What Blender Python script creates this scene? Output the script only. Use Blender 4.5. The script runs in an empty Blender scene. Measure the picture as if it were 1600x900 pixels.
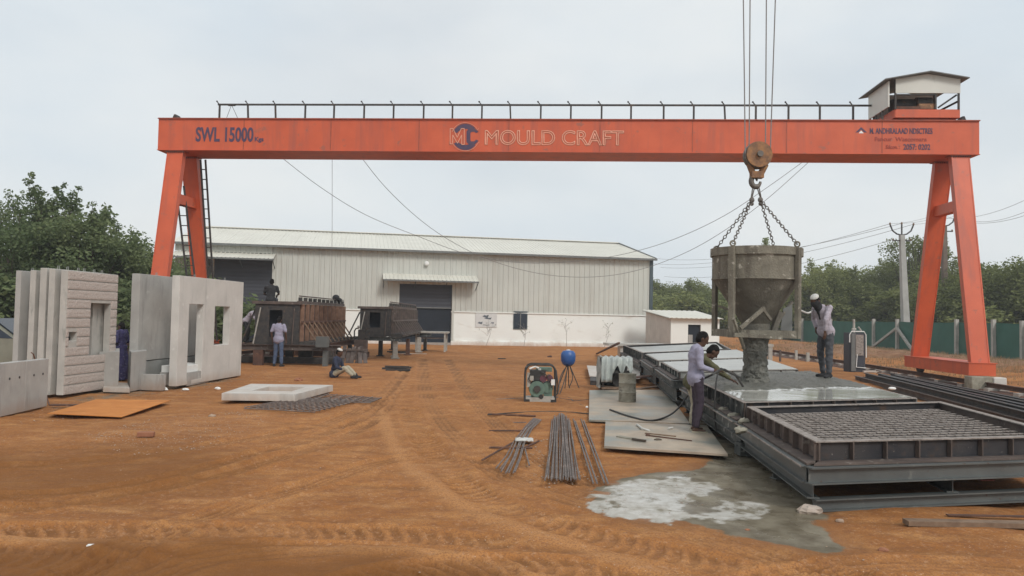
import bpy, bmesh, math, random
import numpy as np
from mathutils import Vector, Matrix, Quaternion, noise as mnoise
random.seed(7)
rng = np.random.default_rng(11)
S = bpy.context.scene
C = S.collection

# ------------------------------------------------------------------ camera
CAMZ, FPX, PITCH, ROLL = 1.85, 1200.0, math.atan(45/1200.0), 0.02
cam = bpy.data.cameras.new('camera'); co = bpy.data.objects.new('camera', cam); C.objects.link(co)
cam.sensor_width = 36; cam.lens = FPX/1600*36; cam.clip_end = 3000; cam.clip_start = .05
CM = Matrix.Rotation(math.pi/2+PITCH, 3, 'X') @ Matrix.Rotation(ROLL, 3, 'Z')
co.matrix_world = Matrix.Translation((0, 0, CAMZ)) @ CM.to_4x4()
S.camera = co

def ray(px, py):
    return CM @ Vector(((px-800)/FPX, (450-py)/FPX, -1))
def G(px, py, z=0.0):                       # photo pixel -> point of the horizontal plane at height z
    d = ray(px, py); t = (z-CAMZ)/d.z
    return Vector((d.x*t, d.y*t, z))
def D(px, py, Y):                           # photo pixel -> point at distance Y
    d = ray(px, py); t = Y/d.y
    return Vector((d.x*t, Y, CAMZ+d.z*t))

# ------------------------------------------------------------------ world, sun, exposure
SUN_EL, SUN_AZ = math.radians(40), math.radians(150)
w = bpy.data.worlds.new('World'); S.world = w; w.use_nodes = True
nt = w.node_tree; nt.nodes.clear()
def N(t, **kw):
    n = nt.nodes.new(t)
    for k, v in kw.items(): setattr(n, k, v)
    return n
out = N('ShaderNodeOutputWorld')
sky = N('ShaderNodeTexSky', sky_type='NISHITA', sun_disc=False, sun_elevation=SUN_EL, sun_rotation=SUN_AZ)
sky.air_density = 1.2; sky.dust_density = 4.0
bg1 = N('ShaderNodeBackground'); bg1.inputs['Strength'].default_value = 0.09
bg2 = N('ShaderNodeBackground'); bg2.inputs['Strength'].default_value = 1.0
tc = N('ShaderNodeTexCoord'); mp = N('ShaderNodeMapping'); mp.inputs['Scale'].default_value = (1, 1, 2.2)
no = N('ShaderNodeTexNoise'); no.inputs['Scale'].default_value = 2.2; no.inputs['Detail'].default_value = 5
rp = N('ShaderNodeValToRGB'); rp.color_ramp.elements[0].position = .3; rp.color_ramp.elements[0].color = (.59, .655, .705, 1)
rp.color_ramp.elements[1].position = .62; rp.color_ramp.elements[1].color = (.71, .735, .74, 1)
no2 = N('ShaderNodeTexNoise'); no2.inputs['Scale'].default_value = 1.7; no2.inputs['Detail'].default_value = 4
rp2 = N('ShaderNodeValToRGB'); rp2.color_ramp.elements[0].position = .55; rp2.color_ramp.elements[0].color = (.94,)*3+(1,)
rp2.color_ramp.elements[1].position = .8; rp2.color_ramp.elements[1].color = (.72,)*3+(1,)
mx = N('ShaderNodeMixShader')
L = nt.links.new
L(tc.outputs['Generated'], mp.inputs['Vector']); L(mp.outputs[0], no.inputs['Vector']); L(mp.outputs[0], no2.inputs['Vector'])
L(no.outputs['Fac'], rp.inputs[0]); L(rp.outputs[0], bg2.inputs['Color']); L(sky.outputs[0], bg1.inputs['Color'])
L(no2.outputs['Fac'], rp2.inputs[0]); L(rp2.outputs[0], mx.inputs[0]); L(bg1.outputs[0], mx.inputs[1]); L(bg2.outputs[0], mx.inputs[2])
L(mx.outputs[0], out.inputs[0])
sl = bpy.data.lights.new('sun', 'SUN'); sl.energy = 1.5; sl.angle = math.radians(16); sl.color = (1, .97, .93)
so = bpy.data.objects.new('sun', sl); C.objects.link(so)
sd = Vector((math.sin(SUN_AZ)*math.cos(SUN_EL), math.cos(SUN_AZ)*math.cos(SUN_EL), math.sin(SUN_EL)))
so.rotation_euler = sd.to_track_quat('Z', 'Y').to_euler(); so.location = (0, -5, 30)
S.view_settings.view_transform = 'Standard'; S.view_settings.look = 'None'; S.view_settings.exposure = 0.28; S.view_settings.gamma = 1
try: S.cycles.use_denoising = True
except Exception: pass

# ------------------------------------------------------------------ materials
def M(name, c1, c2=None, scale=4.0, rough=.75, bump=0.0, bscale=None, metal=0.0, stretch=(1, 1, 1), c3=None, s3=2.0, t3=(.58, .66),
      stretch3=(1, 1, 1), c4=None, s4=9.0, t4=(.62, .68), rough2=None, detail=6, spec=None, zd=None):
    m = bpy.data.materials.new(name); m.use_nodes = True
    t = m.node_tree; nd = t.nodes; lk = t.links.new
    b = nd['Principled BSDF']; b.inputs['Roughness'].default_value = rough; b.inputs['Metallic'].default_value = metal
    if spec is not None: b.inputs['Specular IOR Level'].default_value = spec
    geo = nd.new('ShaderNodeNewGeometry')
    def nz(sc, st, det=detail, off=0.0):
        mpp = nd.new('ShaderNodeMapping'); mpp.inputs['Scale'].default_value = st; mpp.inputs['Location'].default_value = (off, off*1.3, off*.7)
        n = nd.new('ShaderNodeTexNoise'); n.inputs['Scale'].default_value = sc; n.inputs['Detail'].default_value = det
        n.inputs['Roughness'].default_value = .6
        lk(geo.outputs['Position'], mpp.inputs[0]); lk(mpp.outputs[0], n.inputs['Vector']); return n.outputs['Fac']
    def ramp(fac, a, bb, ca, cb):
        r = nd.new('ShaderNodeValToRGB'); e = r.color_ramp.elements
        e[0].position = a; e[1].position = bb; e[0].color = (*ca, 1); e[1].color = (*cb, 1); lk(fac, r.inputs[0]); return r.outputs[0]
    c2 = c2 or tuple(x*.8 for x in c1)
    col = ramp(nz(scale, stretch), .35, .65, c1, c2)
    for (c, s, tt, st, off) in ((c3, s3, t3, stretch3, 7.0), (c4, s4, t4, (1, 1, 1), 19.0)):
        if c:
            f = ramp(nz(s, st, off=off), tt[0], tt[1], (0, 0, 0), (1, 1, 1))
            mxx = nd.new('ShaderNodeMix'); mxx.data_type = 'RGBA'; lk(f, mxx.inputs[0]); lk(col, mxx.inputs[6]); mxx.inputs[7].default_value = (*c, 1)
            col = mxx.outputs[2]
            if rough2 is not None and c is c3:
                mr = nd.new('ShaderNodeMapRange'); mr.inputs[3].default_value = rough; mr.inputs[4].default_value = rough2
                lk(f, mr.inputs[0]); lk(mr.outputs[0], b.inputs['Roughness'])
    if zd:      # earth splashed up from the ground: (height, colour)
        sx = nd.new('ShaderNodeSeparateXYZ'); lk(geo.outputs['Position'], sx.inputs[0])
        nn_ = nz(3.0, (1, 1, .6), 6, 31.0); ad = nd.new('ShaderNodeMath'); ad.operation = 'MULTIPLY_ADD'; lk(nn_, ad.inputs[0]); ad.inputs[1].default_value = zd[0]*2.2; ad.inputs[2].default_value = -zd[0]*.55
        df = nd.new('ShaderNodeMath'); df.operation = 'SUBTRACT'; lk(ad.outputs[0], df.inputs[0]); lk(sx.outputs['Z'], df.inputs[1])
        mr_ = nd.new('ShaderNodeMapRange'); mr_.inputs[1].default_value = -.15; mr_.inputs[2].default_value = zd[0]; mr_.inputs[3].default_value = 0; mr_.inputs[4].default_value = .75; lk(df.outputs[0], mr_.inputs[0])
        mxx = nd.new('ShaderNodeMix'); mxx.data_type = 'RGBA'; lk(mr_.outputs[0], mxx.inputs[0]); lk(col, mxx.inputs[6]); mxx.inputs[7].default_value = (*zd[1], 1); col = mxx.outputs[2]
    lk(col, b.inputs['Base Color'])
    if bump:
        bp = nd.new('ShaderNodeBump'); bp.inputs['Strength'].default_value = min(1, bump); bp.inputs['Distance'].default_value = .02*max(1, bump)
        lk(nz(bscale or scale*6, (1, 1, 1), 5, 3.0), bp.inputs['Height']); lk(bp.outputs[0], b.inputs['Normal'])
    return m
mt = {}
mt['orange'] = M('orange_paint', (.58, .105, .038), (.50, .086, .031), 1.2, .48, .05, 30, c3=(.40, .085, .045), s3=1.0, t3=(.5, .72), stretch3=(3.5, 3.5, .35), c4=(.34, .10, .06), s4=3.5, t4=(.62, .70))
mt['orange_edge'] = M('orange_weld_and_shaded', (.38, .08, .035), (.24, .06, .035), 6, .6, .1, 40)  # weld edges, and the channel under the form with its shade painted in
mt['dark_steel'] = M('dark_steel', (.035, .035, .037), (.07, .06, .052), 8, .6, .15, 60, c3=(.12, .075, .05), s3=6, t3=(.6, .72), spec=.25)
mt['grey_steel'] = M('grey_primer_steel', (.108, .116, .112), (.08, .086, .084), 1.8, .45, .08, 50, c3=(.17, .17, .155), s3=5, t3=(.62, .72), c4=(.08, .045, .03), s4=14, t4=(.66, .72))
mt['splashed_steel'] = M('cement_splashed_steel', (.045, .05, .048), (.085, .09, .084), 7, .6, .25, 50, c3=(.30, .29, .26), s3=9, t3=(.57, .66), c4=(.03, .028, .026), s4=6, t4=(.58, .66))
mt['form_steel'] = M('form_steel', (.028, .029, .034), (.05, .046, .046), 3, .5, .15, 50, c3=(.075, .05, .038), s3=4, t3=(.55, .7), c4=(.20, .18, .16), s4=18, t4=(.66, .7), spec=.22)
mt['form_top'] = M('cement_crusted_flange', (.33, .29, .26), (.19, .16, .14), 16, .8, .4, 60, c3=(.10, .075, .06), s3=8, t3=(.58, .68))
mt['form_side'] = M('form_side_rusty', (.115, .085, .07), (.065, .048, .042), 4, .7, .2, 50, c3=(.21, .18, .155), s3=9, t3=(.6, .7))
mt['rebar'] = M('rebar_steel', (.20, .165, .145), (.11, .085, .075), 14, .6, .3, 120, c3=(.26, .21, .18), s3=5, t3=(.55, .65))
mt['rebar_dark'] = M('mesh_rebar', (.07, .055, .042), (.12, .085, .06), 10, .7, .3, 120)
mt['rust'] = M('rusty_steel', (.13, .062, .04), (.07, .038, .028), 4, .85, .3, 50, c3=(.26, .13, .07), s3=6, t3=(.58, .7))
mt['rust_rib'] = M('brown_rusty_rib', (.25, .145, .095), (.155, .08, .05), 5, .85, .3, 50)
mt['rust_sheet'] = M('orange_rust_sheet', (.56, .215, .045), (.46, .16, .03), 2.2, .85, .1, 60, c3=(.33, .12, .03), s3=1.4, t3=(.55, .75), c4=(.62, .33, .12), s4=6, t4=(.62, .74))
mt['conc'] = M('precast_concrete', (.58, .555, .515), (.50, .48, .445), 1.6, .9, .2, 60, c3=(.37, .36, .335), s3=1.6, t3=(.54, .8), stretch3=(2, 2, .4), c4=(.66, .64, .60), s4=5, t4=(.62, .74), zd=(.2, (.36, .24, .16)))
mt['conc_grey'] = M('grey_concrete', (.40, .39, .365), (.33, .32, .30), 1.8, .9, .2, 60, c3=(.23, .225, .21), s3=1.8, t3=(.54, .78), stretch3=(2.5, 2.5, .4), c4=(.46, .45, .42), s4=4, t4=(.62, .74), zd=(.2, (.30, .20, .14)))
mt['conc_panel'] = M('panel_edge_concrete', (.46, .44, .40), (.37, .355, .325), 2.5, .9, .25, 60, c3=(.2, .21, .19), s3=3, t3=(.58, .72), stretch3=(2, 2, .5))
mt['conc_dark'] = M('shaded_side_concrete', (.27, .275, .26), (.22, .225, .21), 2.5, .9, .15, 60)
mt['rough_clad'] = M('rough_stone_cladding', (.55, .48, .43), (.40, .345, .31), 40, .95, .9, 60, c3=(.30, .26, .23), s3=45, t3=(.6, .68))
mt['wet_slab'] = M('wet_cement_surface', (.46, .45, .40), (.37, .36, .32), 1.3, .07, .05, 5, c3=(.54, .53, .49), s3=1.1, t3=(.5, .7), stretch3=(.5, 1.6, 1), rough2=.18)  # pale base carries the bright sky reflection in its colour
mt['dry_slab'] = M('set_cement_surface', (.44, .44, .41), (.37, .37, .34), 2.0, .32, .15, 20, c3=(.27, .27, .25), s3=1.8, t3=(.56, .7))
mt['fresh'] = M('fresh_concrete', (.10, .10, .085), (.16, .155, .13), 9, .5, 1.6, 26, c3=(.22, .215, .185), s3=22, t3=(.6, .7))
mt['bucket'] = M('cement_caked_steel', (.225, .205, .16), (.15, .135, .104), 4, .9, .9, 30, c3=(.115, .10, .078), s3=2.4, t3=(.48, .66), stretch3=(2.5, 2.5, .5), c4=(.40, .37, .31), s4=7, t4=(.60, .66))
mt['bucket_dark'] = M('wet_caked_steel', (.15, .138, .11), (.085, .078, .062), 3, .7, .8, 30, c3=(.27, .25, .21), s3=4, t3=(.58, .7))
mt['hook'] = M('rusty_hook_block', (.33, .165, .07), (.16, .09, .055), 9, .8, .5, 40, c3=(.45, .26, .11), s3=10, t3=(.6, .68))
mt['chain'] = M('chain_steel', (.10, .092, .085), (.16, .135, .11), 20, .55, .2, 60, metal=.3)
mt['rope'] = M('wire_rope', (.17, .16, .155), (.23, .22, .21), 30, .6)
mt['wall_sheet'] = M('cream_metal_sheet', (.53, .535, .485), (.48, .485, .44), .5, .55, 0, c3=(.42, .40, .35), s3=.9, t3=(.55, .8), stretch3=(3, 3, .25))
mt['roof_sheet'] = M('cream_roof_sheet', (.66, .64, .565), (.60, .58, .51), .5, .5, 0, c3=(.55, .53, .46), s3=.6, t3=(.55, .8))
mt['white_wall'] = M('whitewashed_plaster', (.79, .81, .77), (.755, .765, .73), .6, .9, .1, 30, c3=(.60, .56, .50), s3=.9, t3=(.6, .85), stretch3=(1, 1, 3), zd=(.32, (.44, .28, .18)))
mt['shutter'] = M('grey_shutter', (.040, .043, .056), (.034, .037, .048), 1, .6)
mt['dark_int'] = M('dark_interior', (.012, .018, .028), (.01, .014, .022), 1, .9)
mt['trim'] = M('dark_green_trim', (.055, .08, .09), (.045, .065, .075), 2, .5)
mt['trim_grey'] = M('grey_gutter', (.16, .165, .16), (.12, .125, .12), 3, .6)
mt['net'] = M('green_shade_net', (.027, .10, .07), (.037, .125, .095), .8, .9, .2, 12, c3=(.05, .12, .09), s3=.5, t3=(.5, .75))
mt['post_conc'] = M('weathered_post_concrete', (.43, .41, .37), (.33, .315, .28), 3, .9, .2, 50)
mt['pole'] = M('pole_concrete', (.40, .395, .37), (.33, .325, .30), 1.5, .9, .1, 40)
mt['pole_dark'] = M('old_pole', (.12, .085, .065), (.17, .13, .10), 2, .9, .1, 40)
mt['white'] = M('white_paint', (.78, .78, .75), (.70, .70, .67), 3, .6)
mt['cabin'] = M('cabin_sheet', (.60, .595, .54), (.54, .535, .485), 1.2, .6, 0, c3=(.42, .40, .35), s3=2, t3=(.6, .8), stretch3=(2, 2, .5))
mt['black'] = M('black_rubber', (.02, .02, .02), (.035, .033, .03), 8, .6)
mt['navy_text'] = M('navy_lettering', (.055, .04, .09), (.09, .05, .08), 6, .6)
mt['red_text'] = M('faded_red_lettering', (.30, .045, .03), (.26, .04, .03), 6, .6)
mt['pink_text'] = M('pale_outline_lettering', (.72, .36, .25), (.64, .30, .2), 6, .6)
mt['blue'] = M('blue_plastic', (.02, .075, .24), (.03, .10, .30), 6, .42, c3=(.12, .2, .36), s3=9, t3=(.64, .7))
mt['green_eng'] = M('green_engine_paint', (.13, .20, .155), (.09, .145, .115), 8, .55, .2, 40, c3=(.05, .05, .04), s3=9, t3=(.6, .7))
mt['maroon'] = M('maroon_engine_part', (.12, .03, .05), (.07, .03, .04), 9, .5)
mt['alu'] = M('dusty_aluminium', (.42, .40, .36), (.30, .28, .24), 10, .5, .2, 40)
mt['plate'] = M('cement_stained_plate', (.44, .36, .27), (.33, .265, .20), 2.4, .6, .2, 50, c3=(.20, .205, .175), s3=.8, t3=(.44, .6), c4=(.42, .40, .35), s4=8, t4=(.66, .72), rough2=.3)
mt['wood'] = M('old_timber', (.24, .16, .105), (.15, .095, .06), 8, .9, .3, 60)
mt['barrel'] = M('cement_caked_barrel', (.33, .31, .25), (.21, .19, .145), 6, .9, .5, 40, c3=(.13, .11, .085), s3=5, t3=(.58, .68), stretch3=(1, 1, 3))
mt['tarp'] = M('pale_plastic_tarp', (.42, .45, .42), (.31, .34, .33), 6, .4, .5, 14, c3=(.16, .16, .14), s3=5, t3=(.6, .68))
mt['skin'] = M('brown_skin', (.095, .048, .03), (.07, .035, .022), 12, .6, spec=.3)
mt['hair'] = M('black_hair', (.006, .005, .005), (.012, .010, .009), 30, .8, .4, 120, spec=.12)
mt['lav'] = M('lavender_shirt', (.32, .305, .39), (.255, .245, .325), 18, .9, .3, 60)
mt['lav2'] = M('pale_striped_shirt', (.42, .38, .42), (.33, .295, .335), 34, .9, .3, 60)
mt['olive'] = M('olive_shirt', (.10, .095, .045), (.075, .07, .035), 14, .9, .3, 60)
mt['purple_tr'] = M('dark_purple_trousers', (.045, .03, .045), (.032, .022, .032), 14, .9, .3, 60)
mt['grey_tr'] = M('grey_trousers', (.075, .08, .09), (.055, .058, .066), 14, .9, .3, 60)
mt['jeans'] = M('blue_jeans', (.05, .075, .14), (.09, .12, .18), 10, .9, .3, 60)
mt['black_cl'] = M('black_cloth', (.018, .018, .02), (.03, .03, .032), 14, .95, .3, 60)
mt['navy_cl'] = M('navy_cloth', (.02, .026, .05), (.03, .036, .065), 14, .95, .3, 60)
mt['beige_cl'] = M('beige_cloth', (.40, .36, .27), (.32, .285, .21), 12, .95, .3, 60)
mt['white_cl'] = M('white_cloth', (.62, .61, .57), (.5, .49, .46), 14, .95, .3, 60)
mt['sari'] = M('patterned_sari', (.025, .02, .07), (.05, .045, .13), 22, .9, .2, 60, c3=(.22, .2, .3), s3=26, t3=(.6, .66))
mt['scarf'] = M('dark_red_cloth', (.12, .03, .025), (.08, .02, .018), 14, .95)
mt['bark'] = M('bark', (.10, .075, .055), (.06, .045, .035), 10, .95, .5, 40)
mt['brick'] = M('brick_clay', (.34, .15, .08), (.25, .105, .06), 12, .95, .4, 60)
mt['stone'] = M('pale_stone', (.42, .32, .24), (.30, .21, .15), 12, .95, .4, 60)
mt['glass'] = M('tinted_glass', (.012, .018, .03), (.015, .022, .035), 2, .08)
mt['car_paint'] = M('dusty_olive_car_paint', (.22, .215, .165), (.18, .175, .135), 3, .4)

def leafmat(name, a, b):
    m = bpy.data.materials.new(name); m.use_nodes = True; nd = m.node_tree.nodes; lk = m.node_tree.links.new
    bs = nd['Principled BSDF']; bs.inputs['Roughness'].default_value = .7; bs.inputs['Specular IOR Level'].default_value = .25
    g = nd.new('ShaderNodeNewGeometry'); n = nd.new('ShaderNodeTexNoise'); n.inputs['Scale'].default_value = .9; n.inputs['Detail'].default_value = 3
    oi = nd.new('ShaderNodeObjectInfo'); ad = nd.new('ShaderNodeMath'); ad.operation = 'ADD'
    mr = nd.new('ShaderNodeMapRange'); mr.inputs[3].default_value = -.22; mr.inputs[4].default_value = .22
    r = nd.new('ShaderNodeValToRGB'); e = r.color_ramp.elements; e[0].position = .3; e[1].position = .7; e[0].color = (*a, 1); e[1].color = (*b, 1)
    lk(g.outputs['Position'], n.inputs['Vector']); lk(oi.outputs['Random'], mr.inputs[0]); lk(n.outputs['Fac'], ad.inputs[0]); lk(mr.outputs[0], ad.inputs[1])
    wv = nd.new('ShaderNodeTexWhiteNoise'); wv.noise_dimensions = '1D'; lk(g.outputs['Random Per Island'], wv.inputs['W'])
    mr2 = nd.new('ShaderNodeMapRange'); mr2.inputs[3].default_value = -.2; mr2.inputs[4].default_value = .2; lk(wv.outputs['Value'], mr2.inputs[0])
    ad2 = nd.new('ShaderNodeMath'); ad2.operation = 'ADD'; lk(ad.outputs[0], ad2.inputs[0]); lk(mr2.outputs[0], ad2.inputs[1])
    lk(ad2.outputs[0], r.inputs[0]); lk(r.outputs[0], bs.inputs['Base Color'])
    tr = nd.new('ShaderNodeBsdfTranslucent'); lk(r.outputs[0], tr.inputs['Color']); mxs = nd.new('ShaderNodeMixShader'); mxs.inputs[0].default_value = .42
    lk(bs.outputs[0], mxs.inputs[1]); lk(tr.outputs[0], mxs.inputs[2]); lk(mxs.outputs[0], nd['Material Output'].inputs[0])
    return m
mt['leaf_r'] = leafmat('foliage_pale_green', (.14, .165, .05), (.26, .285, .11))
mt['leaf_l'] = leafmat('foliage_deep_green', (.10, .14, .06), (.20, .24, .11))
mt['grass'] = leafmat('dry_grass', (.24, .155, .085), (.36, .26, .15))

# ------------------------------------------------------------------ mesh builder
class MB:
    def __init__(s): s.v = []; s.f = []
    def add(s, vs, fs):
        o = len(s.v); s.v += [tuple(v) for v in vs]; s.f += [tuple(i+o for i in f) for f in fs]; return s
    def hexa(s, p):       # 8 points: bottom 4 (ccw from above), top 4
        return s.add(p, [(3, 2, 1, 0), (4, 5, 6, 7), (0, 1, 5, 4), (1, 2, 6, 5), (2, 3, 7, 6), (3, 0, 4, 7)])
    def box(s, c, sz, rz=0.0):
        c = Vector(c); R = Matrix.Rotation(rz, 3, 'Z'); x, y, z = sz[0]/2, sz[1]/2, sz[2]/2
        return s.hexa([c+R @ Vector(q) for q in ((-x, -y, -z), (x, -y, -z), (x, y, -z), (-x, y, -z), (-x, -y, z), (x, -y, z), (x, y, z), (-x, y, z))])
    def bar(s, a, b, w, h, up=Vector((0, 0, 1)), w2=None, h2=None):   # rectangular bar a->b, centred
        a = Vector(a); b = Vector(b); d = (b-a).normalized(); sd_ = d.cross(up)
        if sd_.length < 1e-4: sd_ = d.cross(Vector((0, 1, 0)))
        sd_.normalize(); u = sd_.cross(d).normalized(); w2 = w2 or w; h2 = h2 or h
        P = []
        for (p, ww, hh) in ((a, w, h), (b, w2, h2)):
            P += [p+sd_*(-ww/2)+u*(-hh/2), p+sd_*(ww/2)+u*(-hh/2), p+sd_*(ww/2)+u*(hh/2), p+sd_*(-ww/2)+u*(hh/2)]
        return s.add(P, [(0, 1, 2, 3), (7, 6, 5, 4), (0, 4, 5, 1), (1, 5, 6, 2), (2, 6, 7, 3), (3, 7, 4, 0)])
    def prism(s, poly, z0, z1):    # poly = list of (x,y) ccw; z may be lists
        n = len(poly); vs = [(p[0], p[1], z0) for p in poly]+[(p[0], p[1], z1) for p in poly]
        return s.add(vs, [tuple(range(n-1, -1, -1)), tuple(range(n, 2*n))]+[(i, (i+1) % n, n+(i+1) % n, n+i) for i in range(n)])
    def tube(s, pts, r, n=8, cap=True, r2=None):
        pts = [Vector(p) for p in pts]; k = len(pts); o = len(s.v); prev = None
        for i, p in enumerate(pts):
            d = (pts[min(i+1, k-1)]-pts[max(i-1, 0)]).normalized()
            if prev is None:
                a = d.cross(Vector((0, 0, 1)))
                if a.length < .1: a = d.cross(Vector((1, 0, 0)))
            else: a = prev-d*prev.dot(d)
            a.normalize(); prev = a; b = d.cross(a)
            rr = r if r2 is None else r+(r2-r)*i/max(1, k-1)
            if isinstance(r, (list, tuple)): rr = r[i]
            for j in range(n):
                t = 2*math.pi*j/n; s.v.append(tuple(p+a*math.cos(t)*rr+b*math.sin(t)*rr))
        for i in range(k-1):
            for j in range(n):
                s.f.append((o+i*n+j, o+i*n+(j+1) % n, o+(i+1)*n+(j+1) % n, o+(i+1)*n+j))
        if cap:
            s.f.append(tuple(o+j for j in range(n-1, -1, -1))); s.f.append(tuple(o+(k-1)*n+j for j in range(n)))
        return s
    def lathe(s, c, prof, n=32, jit=0.0, seed=0):   # prof = [(r,z)]
        c = Vector(c); o = len(s.v)
        for i, (r, z) in enumerate(prof):
            for j in range(n):
                t = 2*math.pi*j/n; rr = r
                if jit: rr = r*(1+jit*mnoise.noise(Vector((math.cos(t)*3+seed, math.sin(t)*3, z*9))))
                s.v.append((c.x+rr*math.cos(t), c.y+rr*math.sin(t), c.z+z))
        for i in range(len(prof)-1):
            for j in range(n):
                s.f.append((o+i*n+j, o+i*n+(j+1) % n, o+(i+1)*n+(j+1) % n, o+(i+1)*n+j))
        s.f.append(tuple(o+j for j in range(n-1, -1, -1))); s.f.append(tuple(o+(len(prof)-1)*n+j for j in range(n)))
        return s
    def ibeam(s, a, b, h, w, tf=.014, tw=.010):   # a,b at mid height
        a = Vector(a); b = Vector(b); z = Vector((0, 0, 1))
        s.bar(a, b, tw, h-2*tf); s.bar(a+z*(h/2-tf/2), b+z*(h/2-tf/2), w, tf); s.bar(a-z*(h/2-tf/2), b-z*(h/2-tf/2), w, tf); return s
    def ball(s, c, r, n=8, m=6, sc=(1, 1, 1), R=None):
        c = Vector(c); o = len(s.v); R = R or Matrix.Identity(3)
        s.v.append(tuple(c+R @ Vector((0, 0, r*sc[2]))))
        for i in range(1, m):
            ph = math.pi*i/m
            for j in range(n):
                t = 2*math.pi*j/n
                s.v.append(tuple(c+R @ Vector((r*sc[0]*math.sin(ph)*math.cos(t), r*sc[1]*math.sin(ph)*math.sin(t), r*sc[2]*math.cos(ph)))))
        s.v.append(tuple(c+R @ Vector((0, 0, -r*sc[2])))); e = len(s.v)-1
        for j in range(n):
            s.f.append((o, o+1+j, o+1+(j+1) % n)); s.f.append((e, e-n+(j+1) % n, e-n+j))
        for i in range(m-2):
            for j in range(n):
                q = o+1+i*n; s.f.append((q+j, q+n+j, q+n+(j+1) % n, q+(j+1) % n))
        return s
    def mesh(s, name, m, smooth=False):
        me = bpy.data.meshes.new(name); me.from_pydata(s.v, [], s.f); me.update()
        if m: me.materials.append(m)
        if smooth:
            for p in me.polygons: p.use_smooth = True
            try: me.set_sharp_from_angle(angle=math.radians(42))
            except Exception: pass
        return me
def place(name, me, parent=None):
    o = bpy.data.objects.new(name, me); C.objects.link(o)
    if parent is not None:
        o.parent = parent
    return o
def part(name, mb, m, parent, smooth=False, label=None, world=True):
    """mb in world coordinates; the part's origin goes to its own middle, parented under `parent`"""
    vs = np.array(mb.v); c = Vector(((vs.min(0)+vs.max(0))/2).tolist()) if world else Vector((0, 0, 0))
    mb.v = [(v[0]-c.x, v[1]-c.y, v[2]-c.z) for v in mb.v]
    o = bpy.data.objects.new(name, mb.mesh(name, mt[m] if isinstance(m, str) else m, smooth)); C.objects.link(o)
    base = parent['_w'] if parent is not None else (0, 0, 0)
    o.location = (c.x-base[0], c.y-base[1], c.z-base[2])
    o['_w'] = (c.x, c.y, c.z)
    if parent is not None: o.parent = parent
    if label: o['label'] = label
    return o
def tag(o, label, cat, group=None):
    o['label'] = label; o['category'] = cat
    if group: o['group'] = group
    return o
def root(name, loc, label, cat, group=None):
    o = bpy.data.objects.new(name, None); C.objects.link(o); o.location = loc; o.empty_display_size = .2
    o['_w'] = tuple(loc); return tag(o, label, cat, group)
def thing(name, mb, m, label, cat, group=None, smooth=False):
    return tag(part(name, mb, m, None, smooth), label, cat, group)
def struct(name, mb, m, smooth=False):
    o = part(name, mb, m, None, smooth); o['kind'] = 'structure'; return o
def stuff(o): o['kind'] = 'stuff'; return o
def bevel(o, w=.008, seg=1):
    b = o.modifiers.new('bevel', 'BEVEL'); b.width = w; b.segments = seg; b.limit_method = 'ANGLE'; return o
def lerp(a, b, t): return Vector(a)*(1-t)+Vector(b)*t
def samemesh(name, src, loc, parent, rz=0.0, sc=None):
    o = bpy.data.objects.new(name, src.data); C.objects.link(o); base = parent['_w'] if parent is not None else (0, 0, 0)
    o.location = (loc[0]-base[0], loc[1]-base[1], loc[2]-base[2]); o.rotation_euler = (0, 0, rz); o['_w'] = tuple(loc)
    if sc: o.scale = sc
    if parent is not None: o.parent = parent
    return o

# ------------------------------------------------------------------ ground
_VN = {}
def vnoise(x, y, seed, size=256):
    if seed not in _VN: _VN[seed] = np.random.default_rng(seed).random((size, size))
    r = _VN[seed]
    xi = np.floor(x).astype(int); yi = np.floor(y).astype(int); fx = x-xi; fy = y-yi
    fx = fx*fx*(3-2*fx); fy = fy*fy*(3-2*fy); xi %= size; yi %= size; x1 = (xi+1) % size; y1 = (yi+1) % size
    return (r[xi, yi]*(1-fx)+r[x1, yi]*fx)*(1-fy)+(r[xi, y1]*(1-fx)+r[x1, y1]*fx)*fy-.5
def fbm(x, y, seed, f=1.0, o=4):
    s = 0; a = 1.0
    for i in range(o): s = s+a*vnoise(x*f+i*17.3, y*f-i*9.1, seed+i); f *= 2.03; a *= .5
    return s
def polyline_dist(X, Y, P):
    best = np.full(X.shape, 1e9); arc = np.zeros(X.shape); side = np.zeros(X.shape); acc = 0
    for (a, b) in zip(P[:-1], P[1:]):
        dx, dy = b[0]-a[0], b[1]-a[1]; Ln = math.hypot(dx, dy); dx /= Ln; dy /= Ln
        t = np.clip((X-a[0])*dx+(Y-a[1])*dy, 0, Ln); ex = X-a[0]-t*dx; ey = Y-a[1]-t*dy; d = np.hypot(ex, ey)
        m_ = d < best; best[m_] = d[m_]; arc[m_] = (acc+t)[m_]; side[m_] = (ex*dy-ey*dx)[m_]; acc += Ln
    return best, arc, side
def poly_sd(X, Y, P):     # signed distance, negative inside
    n = len(P); d = np.full(X.shape, 1e9); ins = np.zeros(X.shape, bool)
    for i in range(n):
        a = P[i]; b = P[(i+1) % n]; dx, dy = b[0]-a[0], b[1]-a[1]; L2 = dx*dx+dy*dy+1e-9
        t = np.clip(((X-a[0])*dx+(Y-a[1])*dy)/L2, 0, 1); d = np.minimum(d, np.hypot(X-a[0]-t*dx, Y-a[1]-t*dy))
        c = ((a[1] > Y) != (b[1] > Y)) & (X < (b[0]-a[0])*(Y-a[1])/((b[1]-a[1]) or 1e-9)+a[0]); ins ^= c
    return np.where(ins, -d, d)
gp = lambda pts: [tuple(G(x, y)[:2]) for x, y in pts]
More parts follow.
